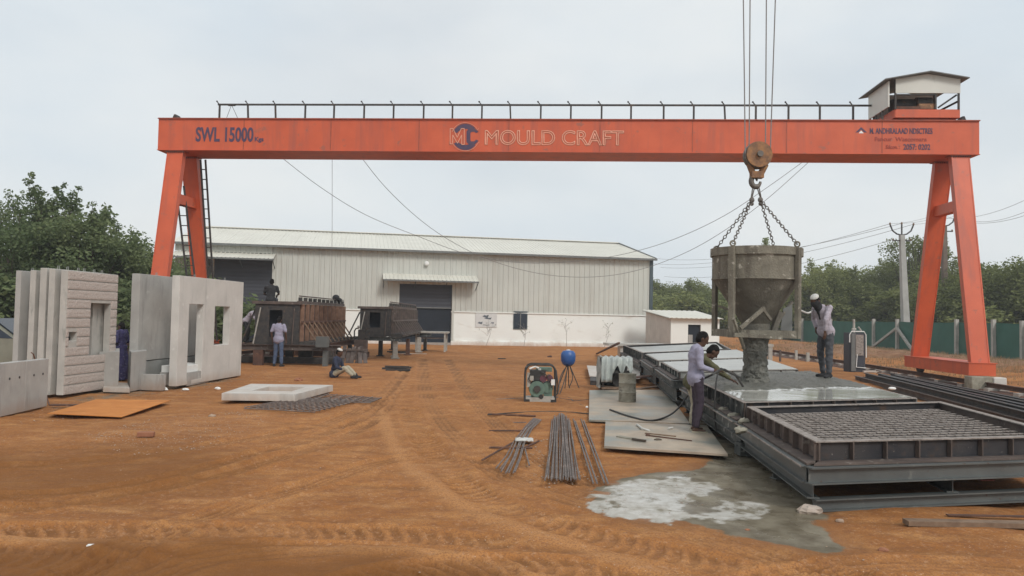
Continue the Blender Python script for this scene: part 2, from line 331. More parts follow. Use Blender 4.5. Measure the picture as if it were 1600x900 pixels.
def smooth_line(pts, k=6):
    P = [Vector((p[0], p[1], 0)) for p in pts]; P = [P[0]*2-P[1]]+P+[P[-1]*2-P[-2]]; out_ = []
    for i in range(1, len(P)-2):
        for j in range(k):
            t = j/k; a, b, c, d = P[i-1], P[i], P[i+1], P[i+2]
            q = .5*((2*b)+(c-a)*t+(2*a-5*b+4*c-d)*t*t+(3*b-a-3*c+d)*t**3); out_.append((q.x, q.y))
    out_.append((P[-2].x, P[-2].y)); return out_
# (photo polyline, half width, kind)  kind: r = smooth rut, l = lugged tyre print, b = pushed-up ridge
TRACKS = [
 ([(596, 640), (612, 690), (650, 735), (720, 785), (800, 822), (900, 850), (1020, 885), (1100, 905)], .13, 'b'),
 ([(640, 640), (665, 690), (705, 735), (770, 780), (850, 812), (950, 838), (1080, 868), (1240, 900)], .22, 'l'),
 ([(560, 900), (700, 880), (860, 878), (1000, 905)], .20, 'l'),
 ([(-60, 832), (120, 828), (300, 826), (450, 826), (600, 828), (762, 842)], .20, 'l'),
 ([(-60, 868), (60, 872), (150, 880), (300, 893)], .24, 'l'),
 ([(-60, 800), (80, 790), (200, 768), (330, 742), (450, 712), (540, 682), (590, 650), (612, 620), (640, 580)], .16, 'r'),
 ([(-60, 775), (100, 768), (230, 748), (350, 722), (470, 690), (560, 655), (600, 625)], .15, 'r'),
 ([(-60, 730), (100, 722), (260, 705), (420, 680), (540, 650), (600, 615), (640, 570)], .20, 'r'),
 ([(-60, 850), (120, 845), (300, 852), (520, 852), (700, 862), (880, 905)], .12, 'b'),
 ([(200, 905), (300, 868), (480, 850), (640, 858), (760, 890)], .25, 'r'),
 ([(660, 560), (665, 610), (690, 660), (760, 720), (860, 765), (980, 800), (1150, 850), (1330, 905)], .22, 'r'),
 ([(700, 560), (730, 610), (780, 665), (850, 715), (930, 760)], .20, 'r'),
 ([(100, 905), (330, 800), (480, 755), (620, 715), (760, 715)], .18, 'r'),
 ([(1180, 905), (1300, 885), (1450, 880), (1660, 890)], .2, 'r'),
]
TRK = [(smooth_line(gp([(x, min(y, 905)) for x, y in p])), hw, k) for p, hw, k in TRACKS]
SL = smooth_line(gp([(925, 776), (962, 752), (1010, 742), (1060, 735), (1100, 722), (1120, 700), (1150, 688), (1185, 700), (1240, 750), (1278, 800), (1308, 850), (1270, 856), (1190, 842), (1110, 822), (1050, 812), (1000, 808), (955, 795), (925, 776)]), 3)[:-1]
W1 = gp([(932, 778), (962, 760), (1000, 750), (1078, 746), (1078, 775), (1062, 800), (1040, 811), (990, 801), (950, 790)])
W2 = gp([(1108, 792), (1165, 785), (1168, 800), (1150, 823), (1112, 818), (1102, 805)])
W3 = gp([(1085, 762), (1110, 760), (1118, 772), (1090, 776)])
GB = gp([(1020, 700), (1060, 650), (1080, 610), (1010, 560), (1150, 560), (1330, 620), (1330, 800), (1290, 850), (1260, 800), (1180, 740), (1110, 722)])
GL = gp([(60, 640), (110, 612), (180, 600), (290, 600), (380, 575), (380, 592), (280, 610), (150, 634), (100, 645), (60, 655)])
GRV = gp([(130, 680), (240, 655), (380, 640), (420, 655), (330, 700), (200, 712)])
RRZ = gp([(1200, 545), (1330, 540), (1700, 556), (1900, 600), (1900, 640), (1600, 590), (1400, 565), (1240, 556)])
ys = np.concatenate([np.array([-60, -20, -6, -1, 1.5]), 3.2*np.exp(np.arange(0, 800)*.00365), np.array([62, 66, 72, 80, 90, 105, 130, 170, 240, 320, 420])])
ss = np.concatenate([np.array([-17, -9, -5, -3, -2, -1.5, -1.2]), np.linspace(-1.02, 1.02, 620), np.array([1.2, 1.5, 2, 3, 5, 9, 17])])
YY, SS = np.meshgrid(ys, ss, indexing='ij')
XX = SS*(.74*np.clip(YY, 0, 70)+1.0)
def ground_h(X, Y, detail=True):
    h = fbm(X, Y, 3, .12, 3)*.09+fbm(X, Y, 23, .7, 4)*.035
    near = np.exp(-np.clip(Y-6, 0, 99)/26)
    if detail:
        h = h+fbm(X, Y, 41, 3.2, 4)*.014*near+fbm(X*.4-Y*.1, Y*2.4+X*.15, 47, 1.5, 4)*.030*near+np.abs(fbm(X*.45+Y*.5, Y*1.7-X*.4, 61, 2.0, 3))*.014*near
    sd_ = poly_sd(X, Y, SL); fl = 1/(1+np.exp(-(sd_-.1)/.12)); h = h*(.15+.85*fl)-.012*(1-fl)
    if detail:
        for P, hw, k in TRK:
            d, arc, side = polyline_dist(X, Y, P); wob = fbm(arc, arc*0+hw*9, 88, .9, 2)
            amp = np.clip(.75+wob*1.2, .1, 1.4)*fl
            q = d/hw
            if k == 'b': h += .024*amp*np.exp(-q*q*1.6)
            else:
                h += amp*(-.026*np.exp(-(q**4)*.8)+.026*np.exp(-((q-1.2)**2)*16))
                if k == 'l':
                    ph = arc/.15-(side/hw)*.45+(side/hw)**2*.35+wob*.8
                    lug = np.clip((np.sin(ph*2*math.pi)-.25)*4, -1, 1)*.5+.5
                    h += amp*(.024*lug-.012)*np.clip((1-q)*9, 0, 1)*(.55+.45*np.clip(1.5+wob*5, 0, 1))
                else:
                    h += amp*.011*np.sin(side/hw*14)*(q < 1)
    # low spoil bank on the far right, behind the crane rail
    b = np.exp(-((X-20.5)/4.2)**2)*(1/(1+np.exp(-(Y-17)/3)))*.32
    h += b*(1+fbm(X, Y, 71, .8, 4)*.9)
    return h
HH = ground_h(XX, YY)
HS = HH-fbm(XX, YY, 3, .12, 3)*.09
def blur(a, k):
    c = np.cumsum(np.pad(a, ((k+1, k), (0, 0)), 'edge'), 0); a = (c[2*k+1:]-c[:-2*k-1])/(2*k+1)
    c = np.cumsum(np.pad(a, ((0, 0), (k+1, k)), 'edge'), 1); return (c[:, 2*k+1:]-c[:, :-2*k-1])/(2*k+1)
DAMP_SHADE = np.clip((blur(HS, 7)-HS)/.022, 0, 1)*(YY < 40)*(YY > 2)  # hollows darkened from the relief: damp soil plus painted recess shade
verts = np.stack([XX, YY, HH], -1).reshape(-1, 3)
ny, nx = XX.shape
idx = np.arange(ny*nx).reshape(ny, nx)
quads = np.stack([idx[:-1, :-1], idx[:-1, 1:], idx[1:, 1:], idx[1:, :-1]], -1).reshape(-1, 4)
gm = bpy.data.meshes.new('ground'); gm.vertices.add(len(verts)); gm.vertices.foreach_set('co', verts.ravel())
gm.loops.add(quads.size); gm.loops.foreach_set('vertex_index', quads.ravel()); gm.polygons.add(len(quads))
gm.polygons.foreach_set('loop_start', np.arange(len(quads))*4); gm.polygons.foreach_set('loop_total', np.full(len(quads), 4))
gm.polygons.foreach_set('use_smooth', np.ones(len(quads), bool)); gm.update(calc_edges=True); gm.validate()
def soft(sd_, wdt): return np.clip(.5-sd_/wdt, 0, 1)
zr = np.maximum(soft(poly_sd(XX, YY, SL)+fbm(XX, YY, 5, 2.2, 5)*.26, .14), .62*soft(poly_sd(XX, YY, GB)+fbm(XX, YY, 6, 1.2, 3)*.5, .9))
zr = np.maximum(zr, .6*soft(poly_sd(XX, YY, GL)+fbm(XX, YY, 8, 1, 3)*.8, 1.6))
zg = soft(np.minimum(np.minimum(poly_sd(XX, YY, W1), poly_sd(XX, YY, W2)), poly_sd(XX, YY, W3))-.06+fbm(XX, YY, 9, 3.5, 5)*.42, .05)
zb = np.maximum(soft(poly_sd(XX, YY, RRZ)+fbm(XX, YY, 12, .4, 3)*2, 3), (XX > 25)*1.0)
za = soft(poly_sd(XX, YY, GRV), 1.6)
pale = np.zeros_like(XX)
for P, hw, k in TRK:
    d, arc, side = polyline_dist(XX, YY, P)
    pale = np.maximum(pale, np.exp(-(d/(hw*1.1))**2)*(.9 if k == 'b' else .45))
wetness = soft(poly_sd(XX, YY, SL), .3)
for nm, arr in (('slurry', zr), ('cement', zg), ('dryside', zb), ('gravelly', za), ('packed', pale), ('wet', wetness), ('damp_shade', DAMP_SHADE), ('moist', np.maximum(soft(poly_sd(XX, YY, gp([(-300, 845), (100, 850), (420, 848), (600, 842), (760, 862), (900, 893), (1000, 1000), (-400, 1000)]))+fbm(XX, YY, 91, .8, 4)*.8, .5), .8*soft(poly_sd(XX, YY, gp([(-200, 690), (120, 700), (330, 690), (420, 720), (250, 760), (-200, 800)]))+fbm(XX, YY, 92, .6, 4)*1.4, 1.2))), ('soak', soft(poly_sd(XX, YY, SL)-.12+fbm(XX, YY, 15, 1.6, 4)*.3, .5))):
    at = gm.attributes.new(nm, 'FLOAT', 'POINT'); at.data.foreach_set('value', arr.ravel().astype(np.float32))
def ground_mat():
    m = bpy.data.materials.new('red_laterite_ground'); m.use_nodes = True; nd = m.node_tree.nodes; lk = m.node_tree.links.new
    b = nd['Principled BSDF']; geo = nd.new('ShaderNodeNewGeometry')
    def nz(sc, st=(1, 1, 1), det=6, r=.6, off=0):
        mpp = nd.new('ShaderNodeMapping'); mpp.inputs['Scale'].default_value = st; mpp.inputs['Location'].default_value = (off, off, 0)
        n = nd.new('ShaderNodeTexNoise'); n.inputs['Scale'].default_value = sc; n.inputs['Detail'].default_value = det; n.inputs['Roughness'].default_value = r
        lk(geo.outputs['Position'], mpp.inputs[0]); lk(mpp.outputs[0], n.inputs['Vector']); return n.outputs['Fac']
    def ramp(f, a, bb, ca=(0, 0, 0), cb=(1, 1, 1)):
        r = nd.new('ShaderNodeValToRGB'); e = r.color_ramp.elements; e[0].position = a; e[1].position = bb; e[0].color = (*ca, 1); e[1].color = (*cb, 1); lk(f, r.inputs[0]); return r.outputs[0]
    def mix(f, a, c, mode='MIX'):
        x = nd.new('ShaderNodeMix'); x.data_type = 'RGBA'; x.blend_type = mode
        for s_, v in ((0, f), (6, a), (7, c)):
            if isinstance(v, tuple): x.inputs[s_].default_value = (*v, 1)
            elif isinstance(v, float): x.inputs[s_].default_value = v
            else: lk(v, x.inputs[s_])
        return x.outputs[2]
    def attr(n): a = nd.new('ShaderNodeAttribute'); a.attribute_name = n; return a.outputs['Fac']
    def math_(op, a, c):
        x = nd.new('ShaderNodeMath'); x.operation = op; x.use_clamp = (op != 'SUBTRACT')
        for i, v in enumerate((a, c)):
            if isinstance(v, float): x.inputs[i].default_value = v
            else: lk(v, x.inputs[i])
        return x.outputs[0]
    col = ramp(nz(.35, det=5), .35, .65, (.43, .180, .054), (.305, .120, .034))
    col = mix(ramp(nz(1.6, (1, 1.6, 1), off=5), .48, .68), col, (.50, .240, .085))
    col = mix(math_('MULTIPLY', ramp(nz(7, off=9), .52, .66), .55), col, (.22, .088, .038))
    col = mix(math_('MULTIPLY', attr('packed'), .8), col, (.52, .255, .10))
    col = mix(math_('MULTIPLY', attr('damp_shade'), .8), col, (.20, .088, .030))
    col = mix(math_('MULTIPLY', ramp(nz(60, det=3, off=3), .48, .62), .6), col, (.20, .09, .045))
    col = mix(math_('MULTIPLY', ramp(nz(18, det=6, r=.75, off=13), .54, .66), .5), col, (.56, .33, .19))
    col = mix(math_('MULTIPLY', ramp(nz(11, det=8, r=.75, off=18), .57, .68), .6), col, (.19, .085, .04))
    v = nd.new('ShaderNodeTexVoronoi'); v.inputs['Scale'].default_value = 26; lk(geo.outputs['Position'], v.inputs['Vector'])
    sp = math_('MULTIPLY', ramp(v.outputs['Distance'], .10, .16, (1, 1, 1), (0, 0, 0)), ramp(nz(1.1, off=14), .48, .66))
    col = mix(sp, col, (.56, .42, .31))
    v2 = nd.new('ShaderNodeTexVoronoi'); v2.inputs['Scale'].default_value = 40; lk(geo.outputs['Position'], v2.inputs['Vector'])
    col = mix(math_('MULTIPLY', ramp(v2.outputs['Distance'], .16, .26, (1, 1, 1), (0, 0, 0)), attr('gravelly')), col, (.42, .30, .23))
    ds = ramp(nz(2.6, det=8, off=21), .35, .65, (.15, .075, .045), (.28, .175, .11))
    col = mix(math_('MULTIPLY', attr('dryside'), .85), col, ds)
    col = mix(math_('MULTIPLY', attr('moist'), .8), col, (.20, .080, .022))
    col = mix(math_('MULTIPLY', attr('soak'), .7), col, (.17, .082, .038))
    sl_ = ramp(nz(3.0, det=8, off=33), .35, .65, (.11, .088, .058), (.235, .205, .15))
    nzs = math_('MULTIPLY', nz(4, det=10, r=.7, off=40), 1.0); aa = nd.new('ShaderNodeMath'); aa.operation = 'MULTIPLY_ADD'; lk(nzs, aa.inputs[0]); aa.inputs[1].default_value = .9; lk(attr('slurry'), aa.inputs[2]); sf = ramp(math_('SUBTRACT', aa.outputs[0], .45), .38, .62)
    col = mix(sf, col, sl_)
    cem = math_('MULTIPLY', attr('cement'), ramp(nz(3.2, det=10, r=.72, off=50), .40, .47)); col = mix(math_('MULTIPLY', attr('cement'), .55), col, (.25, .225, .17)); col = mix(cem, col, ramp(nz(9, det=8, off=52), .3, .68, (.33, .30, .25), (.54, .525, .485)))
    lk(col, b.inputs['Base Color'])
    wet = ramp(nz(1.4, det=5, off=60), .36, .52)
    wf = math_('MULTIPLY', wet, attr('wet'))
    mr = nd.new('ShaderNodeMapRange'); mr.inputs[3].default_value = .92; mr.inputs[4].default_value = .16; lk(wf, mr.inputs[0]); lk(mr.outputs[0], b.inputs['Roughness'])
    b.inputs['Specular IOR Level'].default_value = .2
    bp = nd.new('ShaderNodeBump'); bp.inputs['Distance'].default_value = .02
    st = nd.new('ShaderNodeMapRange'); st.inputs[3].default_value = .75; st.inputs[4].default_value = .08; lk(wf, st.inputs[0]); lk(st.outputs[0], bp.inputs['Strength'])
    hh = nd.new('ShaderNodeMath'); hh.operation = 'ADD'; lk(nz(14, det=8, r=.7), hh.inputs[0]); lk(nz(70, det=3, r=.7), hh.inputs[1]); lk(hh.outputs[0], bp.inputs['Height'])
    lk(bp.outputs[0], b.inputs['Normal'])
    return m
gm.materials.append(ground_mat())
go = bpy.data.objects.new('ground', gm); C.objects.link(go); go['kind'] = 'structure'
def gz(x, y): return float(ground_h(np.array([[x]]), np.array([[y]]), False)[0, 0])

# loose gravel
def scatter_stones(n, poly, smin, smax, name, m):
    xs = [p[0] for p in poly]; yy = [p[1] for p in poly]; mb = MB(); k = 0
    while k < n:
        x = random.uniform(min(xs), max(xs)); y = random.uniform(min(yy), max(yy))
        if poly_sd(np.array([x]), np.array([y]), poly)[0] > 0: continue
        k += 1; s_ = random.uniform(smin, smax)*random.random()**.5; z = gz(x, y)
        t = random.random()*6.28; vs = []
        for (a, b_, c) in ((1, 0, 0), (0, 1, 0), (-1, 0, 0), (0, -1, 0), (0, 0, 1), (0, 0, -.6)):
            j = 1+random.uniform(-.35, .35)
            vs.append((x+(a*math.cos(t)-b_*math.sin(t))*s_*j, y+(a*math.sin(t)+b_*math.cos(t))*s_*.8*j, z+c*s_*.6*j+.004))
        mb.add(vs, [(0, 1, 4), (1, 2, 4), (2, 3, 4), (3, 0, 4), (1, 0, 5), (2, 1, 5), (3, 2, 5), (0, 3, 5)])
    o = part(name, mb, m, None); o['kind'] = 'stuff'; o['label'] = 'loose pale gravel scattered over the red earth'; return o
scatter_stones(1500, GRV, .004, .017, 'gravel', 'stone')
scatter_stones(1300, gp([(-20, 640), (560, 560), (1000, 560), (1150, 800), (1500, 890), (60, 895)]), .004, .014, 'gravel', 'stone')
scatter_stones(2600, gp([(-20, 600), (1000, 600), (1150, 850), (1500, 895), (-60, 895)]), .003, .011, 'gravel', 'brick')
scatter_stones(300, gp([(820, 690), (850, 680), (960, 740), (860, 760), (820, 745)]), .006, .022, 'gravel', 'stone')
scatter_stones(700, gp([(20, 660), (110, 615), (290, 602), (440, 575), (440, 600), (250, 622), (100, 655)]), .006, .020, 'gravel', 'stone')
def clod(px, py, r, m, label, cat='stone'):
    p = G(px, py); mb = MB(); o = len(mb.v)
    mb.ball((p.x, p.y, gz(p.x, p.y)+r*.25), r, 9, 6, (1.2, .9, .55))
    sdn = random.random()*50
    mb.v = [tuple(Vector(v)+(Vector(v)-Vector((p.x, p.y, 0))).normalized()*r*.45*mnoise.noise(Vector(v)*(1.6/r)+Vector((sdn, 0, 0)))) for v in mb.v]
    return thing('stone' if cat == 'stone' else 'debris', mb, m, label, cat)
clod(331, 651, .06, 'stone', 'pale round stone lying right of the orange rust sheet')
clod(340, 606, .06, 'white', 'small white lump on the ground under the tall panel door')
clod(290, 607, .07, 'white', 'white crumpled lump at the near foot of the windowed panel')
clod(255, 607, .09, 'white', 'white rubble lump before the low grey wall')
clod(1266, 799, .10, 'conc', 'pale cement lump at the near corner of the lower steel beam', 'lump')
clod(1312, 812, .035, 'stone', 'small pale pebble right of the cement lump by the steel beam')
clod(1168, 826, .02, 'brick', 'tiny reddish pebble at the front edge of the slurry')
clod(1380, 856, .035, 'brick', 'reddish clod in front of the loose curb plank')
clod(859, 558, .10, 'rust', 'dark brown lump left of the blue drum on the earth', 'lump')
clod(466, 594, .10, 'brick', 'red earth clod behind the flat concrete frame', 'lump')
# brick
p = G(228, 684); mb = MB().box((p.x, p.y, gz(p.x, p.y)+.035), (.22, .11, .07), .15)
bevel(thing('brick', mb, 'brick', 'single brown brick lying on the gravel in the left foreground', 'brick'), .008)

# ------------------------------------------------------------------ person builder
def capsule(mb, a, b, ra, rb, n=10):
    a = Vector(a); b = Vector(b); d = b-a; Ln = d.length
    if Ln < 1e-5: return mb.ball(a, ra, n, 8)
    d = d/Ln; pts = []; rs = []
    for t in (-1, -.92, -.7, -.38, 0): pts.append(a+d*ra*t); rs.append(max(.0008, ra*math.sqrt(max(0, 1-t*t))))
    for t in (0, .38, .7, .92, 1): pts.append(b+d*rb*t); rs.append(max(.0008, rb*math.sqrt(max(0, 1-t*t))))
    if Ln < 1e-3: pts.pop(4); rs.pop(4)
    return mb.tube(pts, rs, n)
def ell(mb, c, axis, side, r):       # ellipsoid: r=(front, side, along axis)
    z = Vector(axis).normalized(); y = Vector(side); y = (y-z*y.dot(z)).normalized(); x = y.cross(z)
    R = Matrix((x, y, z)).transposed(); return mb.ball(c, 1, 16, 12, r, R)
def remesh(mb, name, m, vox, parent, it=4, wr=0.0, seed=0, post=None):
    me = bpy.data.meshes.new('tmp'); me.from_pydata(mb.v, [], mb.f); me.update()
    o = bpy.data.objects.new('tmp', me); C.objects.link(o)
    r = o.modifiers.new('r', 'REMESH'); r.mode = 'VOXEL'; r.voxel_size = vox; r.adaptivity = 0
    s_ = o.modifiers.new('s', 'SMOOTH'); s_.iterations = it; s_.factor = .5
    o.name = name; o.parent = parent; o['_w'] = (0, 0, 0); PENDING.append((o, m, wr, seed, post, name)); return o
PENDING = []
def finish_figures():               # one evaluation turns every figure piece into its final mesh
    dg = bpy.context.evaluated_depsgraph_get(); dg.update()
    res = [bpy.data.meshes.new_from_object(t[0].evaluated_get(dg)) for t in PENDING]
    for (o, m, wr, seed, post, name), m2 in zip(PENDING, res):
        if wr:
            for v in m2.vertices:
                q = v.co*9+Vector((seed, 0, 0)); v.co += v.normal*wr*(mnoise.noise(Vector((q.x, q.y, q.z*1.8)))+.5*mnoise.noise(q*2.6))
        if post:
            for v in m2.vertices: post(v)
        m2.materials.clear(); m2.materials.append(mt[m]); m2.name = name
        m2.polygons.foreach_set('use_smooth', np.ones(len(m2.polygons), bool))
        o.modifiers.clear(); o.data = m2
def hand(mb, wr, d, palm, curl=.5, sg=1):
    """palm + four fingers of different lengths + thumb; d = direction of the hand, palm = palm normal"""
    d = Vector(d).normalized(); pn = Vector(palm); pn = (pn-d*pn.dot(d)).normalized(); sdv = d.cross(pn)*sg
    wr = Vector(wr); k = wr+d*.085
    for t in (-.022, 0, .022): capsule(mb, wr+sdv*t*.5, k+sdv*t, .016, .014, 8)
    for i, (t, ln) in enumerate(((-.031, .062), (-.010, .073), (.011, .077), (.031, .070))):
        p = k+sdv*t; dd = d.copy(); cc = curl*(1.15-.1*i)
        for seg in range(3):
            dd = (Quaternion(sdv, cc*.55*(1 if sg > 0 else -1)) @ dd).normalized() if seg or True else dd
            q = p+dd*ln*(.45, .32, .23)[seg]; capsule(mb, p, q, .0095-.001*seg, .0085-.001*seg, 7); p = q
    tb = wr+d*.028+sdv*.028; t1 = tb+(d*.6+sdv*.7+pn*.25).normalized()*.038; t2 = t1+(d*.85+sdv*.25+pn*.35).normalized()*.032
    capsule(mb, tb, t1, .013, .011, 8); capsule(mb, t1, t2, .011, .009, 8)
BASEJ = dict(pel=(0, 0, .92), che=(0, 0, 1.24), nec=(.01, 0, 1.42), hea=(.03, 0, 1.555), look=(1, 0, -.1),
             shl=(0, .18, 1.37), shr=(0, -.18, 1.37), ell=(-.03, .24, 1.09), elr=(-.03, -.24, 1.09), wrl=(.05, .25, .85), wrr=(.05, -.25, .85),
             hdl=(.15, 0, -1), hdr=(.15, 0, -1), hil=(0, .085, .88), hir=(0, -.085, .88), knl=(.02, .10, .49), knr=(.02, -.10, .49),
             anl=(-.01, .10, .08), anr=(-.01, -.10, .08), tol=(1, .2, 0), tor=(1, -.2, 0))
def person(loc, rz, label, J={}, shirt='lav', trs='grey_tr', sleeves='long', cap_=None, shoes='black_cl', vox=.010, barefoot=False, skirt=False, scale=1.0, seed=0, scarf=None, half=False):
    j = dict(BASEJ); j.update(J); j = {k: Vector(v) for k, v in j.items()}
    r = root('person', loc, label, 'person'); r.rotation_euler = (0, 0, rz); r.scale = (scale,)*3
    ax = (j['nec']-j['pel']).normalized(); sdv = (j['shl']-j['shr']).normalized(); look = j['look'].normalized()
    b = MB(); H = j['hea']; up = (Vector((0, 0, 1))-look*look.z).normalized(); hs = up.cross(look)
    ell(b, H+up*.022, up, hs, (.094, .074, .10)); ell(b, H-up*.045+look*.02, up, hs, (.066, .054, .075))
    capsule(b, H+look*.088+up*.012, H+look*.103-up*.022, .010, .016, 8)      # nose
    capsule(b, H+look*.078+hs*.030+up*.034, H+look*.078-hs*.030+up*.034, .012, .012, 8)   # brow
    capsule(b, H+look*.078+hs*.018-up*.052, H+look*.078-hs*.018-up*.052, .012, .012, 8)   # lips
    capsule(b, H+look*.062-up*.085, H+look*.070-up*.086, .020, .018, 8)      # chin
    for s_ in (1, -1): ell(b, H+hs*s_*.078-look*.008, up, hs, (.022, .010, .032))
    capsule(b, j['nec']-ax*.06, H-up*.05-look*.01, .054, .05, 12)
    capsule(b, j['pel'], j['che'], .09, .10); capsule(b, j['shl'], j['shr'], .055, .055); capsule(b, j['che'], j['nec'], .10, .06)
    for q in 'lr':
        sh, el_, wr = j['sh'+q], j['el'+q], j['wr'+q]
        capsule(b, sh, el_, .042, .036); capsule(b, el_, lerp(el_, wr, .35), .036, .037); capsule(b, lerp(el_, wr, .35), wr, .037, .024)
        hd = j['hd'+q].normalized(); hand(b, wr, hd, sdv*(-1 if q == 'l' else 1) if abs(hd.z) > .6 else Vector((0, 0, -1)), .5, 1 if q == 'l' else -1)
        hi, kn, an = j['hi'+q], j['kn'+q], j['an'+q]
        if not half:
            capsule(b, hi, kn, .068, .05); capsule(b, kn, lerp(kn, an, .35), .048, .05); capsule(b, lerp(kn, an, .35), an, .05, .034)
            td = j['to'+q].normalized()
            capsule(b, an-td*.03-Vector((0, 0, .045)), an+td*.13-Vector((0, 0, .055)), .032, .026)
    if not half: remesh(b, 'body', 'skin', vox*.8, r, 3)
    else: remesh(b, 'body', 'skin', vox*.8, r, 3)
    t = MB(); mid = lerp(j['pel'], j['che'], .5)
    ell(t, j['che']+ax*.02, ax, sdv, (.122, .178, .20)); ell(t, mid, ax, sdv, (.118, .150, .20)); ell(t, j['pel']+ax*.03, ax, sdv, (.125, .165, .15))
    capsule(t, j['shl']*.92+j['che']*.08, j['shr']*.92+j['che']*.08, .064, .064); capsule(t, j['che']+ax*.06, j['nec']-ax*.02, .10, .062)
    capsule(t, j['nec']-ax*.03, j['nec']+ax*.005, .066, .058)
    if shirt_tail := (trs and not half): ell(t, j['pel']-ax*.01, ax, sdv, (.140, .186, .17))
    for q in 'lr':
        sh, el_, wr = j['sh'+q], j['el'+q], j['wr'+q]
        if sleeves == 'long': capsule(t, sh, el_, .060, .052); capsule(t, el_, lerp(el_, wr, .82), .052, .038)
        elif sleeves == 'short': capsule(t, sh, lerp(sh, el_, .72), .062, .062)
    remesh(t, 'shirt', shirt, vox, r, 4, .010, seed)
    if skirt:
        k = MB(); k.lathe((j['pel'].x, 0, 0), [(.27, .03), (.25, .3), (.2, .6), (.17, .85), (.15, 1.0)], 24, .25, seed); remesh(k, 'skirt', trs, vox, r, 2, .014, seed)
    elif not half:
        k = MB(); ell(k, j['pel'], ax if ax.z > .5 else Vector((0, 0, 1)), sdv, (.115, .160, .12))
        for q in 'lr':
            hi, kn, an = j['hi'+q], j['kn'+q], j['an'+q]; e2 = lerp(kn, an, .90)
            capsule(k, hi, kn, .092, .070); capsule(k, kn, lerp(kn, e2, .4), .070, .066); capsule(k, lerp(kn, e2, .4), e2, .066, .056)
        remesh(k, 'trousers', trs, vox, r, 4, .012, seed+3)
    h = MB(); ell(h, H+up*.040-look*.016, up, hs, (.096, .082, .094)); ell(h, H-look*.045, up, hs, (.066, .078, .088)); 
    # keep the face free: hair only above the brow and behind
    def face_free(v, H=H, look=look, up=up):
        q = v.co-H; f = q.dot(look); u_ = q.dot(up)
        if f > .03 and u_ < .055: v.co -= look*min(.06, (f-.03)+.012)
    remesh(h, 'hair', 'hair', vox*.8, r, 2, .006, seed, face_free)
    if cap_:
        c_ = MB(); ell(c_, H+up*.085-look*.025, up, hs, (.092, .084, .050)); remesh(c_, 'cap', cap_, vox, r, 2, .004, seed)
    if scarf:
        c_ = MB(); ell(c_, H-up*.025+look*.014, up, hs, (.105, .088, .105)); capsule(c_, H-up*.08, j['nec']+look*.03, .075, .085); capsule(c_, j['nec']+look*.05, j['che']+look*.12, .05, .02); remesh(c_, 'scarf', scarf, vox, r, 2, .005, seed)
    if not half:
        for q in 'lr':
            an = j['an'+q]; td = j['to'+q].normalized(); s_ = MB()
            if barefoot:
                capsule(s_, an-td*.04-Vector((0, 0, .068)), an+td*.15-Vector((0, 0, .068)), .012, .012)
                s_.bar(an-td*.07-Vector((0, 0, .068)), an+td*.18-Vector((0, 0, .068)), .085, .02)
                part_w = part('sandal', s_, shoes, None, world=False); part_w.parent = r
            else:
                capsule(s_, an-td*.05-Vector((0, 0, .035)), an+td*.14-Vector((0, 0, .05)), .042, .032); capsule(s_, an+Vector((0, 0, .02)), an-Vector((0, 0, .03)), .045, .042)
                remesh(s_, 'shoe', shoes, vox, r, 3)
    return r

# ================================================================== THE SHED
SA = math.atan(.194); SU = Vector((math.cos(SA), math.sin(SA), 0)); SV = Vector((-math.sin(SA), math.cos(SA), 0))
SR = Vector((9.25, 51.6, 0)); SLEN = 30.0                     # right front corner; s runs to the left (negative)
def sp(s, t, z): return SR+SU*s+SV*t+Vector((0, 0, z))
def sxy(s, t): q = sp(s, t, 0); return (q.x, q.y)
def s_at(px):                                                # wall position s seen at photo column px
    d = ray(px, 470); a = Vector((d.x, d.y, 0)); n = Vector((SV.x, SV.y, 0)); t = SR.dot(n)/a.dot(n); return (a*t-SR).dot(SU)
shed = root('warehouse', tuple(sp(-15, 8, 0)), 'long cream metal warehouse with a white lower wall behind the yard', 'warehouse')
EAVE, PL, RID, SD = 5.93, 2.1, 7.65, 7.5
d1a, d1b = s_at(623), s_at(706); dla, dlb = s_at(333), s_at(424); win_a, win_b = s_at(804), s_at(823)
# structural core (interior box kept dark)
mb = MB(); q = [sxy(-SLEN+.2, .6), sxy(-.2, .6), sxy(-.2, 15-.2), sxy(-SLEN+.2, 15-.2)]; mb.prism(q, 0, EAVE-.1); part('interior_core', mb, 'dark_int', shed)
def wall_seg(a, b, z0, z1, m, name, th=.23, off=0.0):
    return part(name, MB().prism([sxy(a, off), sxy(b, off), sxy(b, off+th), sxy(a, off+th)], z0, z1), m, shed)
wall_seg(d1b, 0, -.3, PL, 'white_wall', 'plinth_wall'); wall_seg(dlb, d1a, -.3, PL, 'white_wall', 'plinth_wall'); wall_seg(-SLEN, dla-2.0, -.3, PL, 'conc_grey', 'plinth_wall')
wall_seg(d1b-.02, .0, -.3, .22, 'white_wall', 'plinth_ledge', .2, -.14)
wall_seg(d1a, d1b, -.2, .12, 'conc_grey', 'door_sill', .6, -.1)
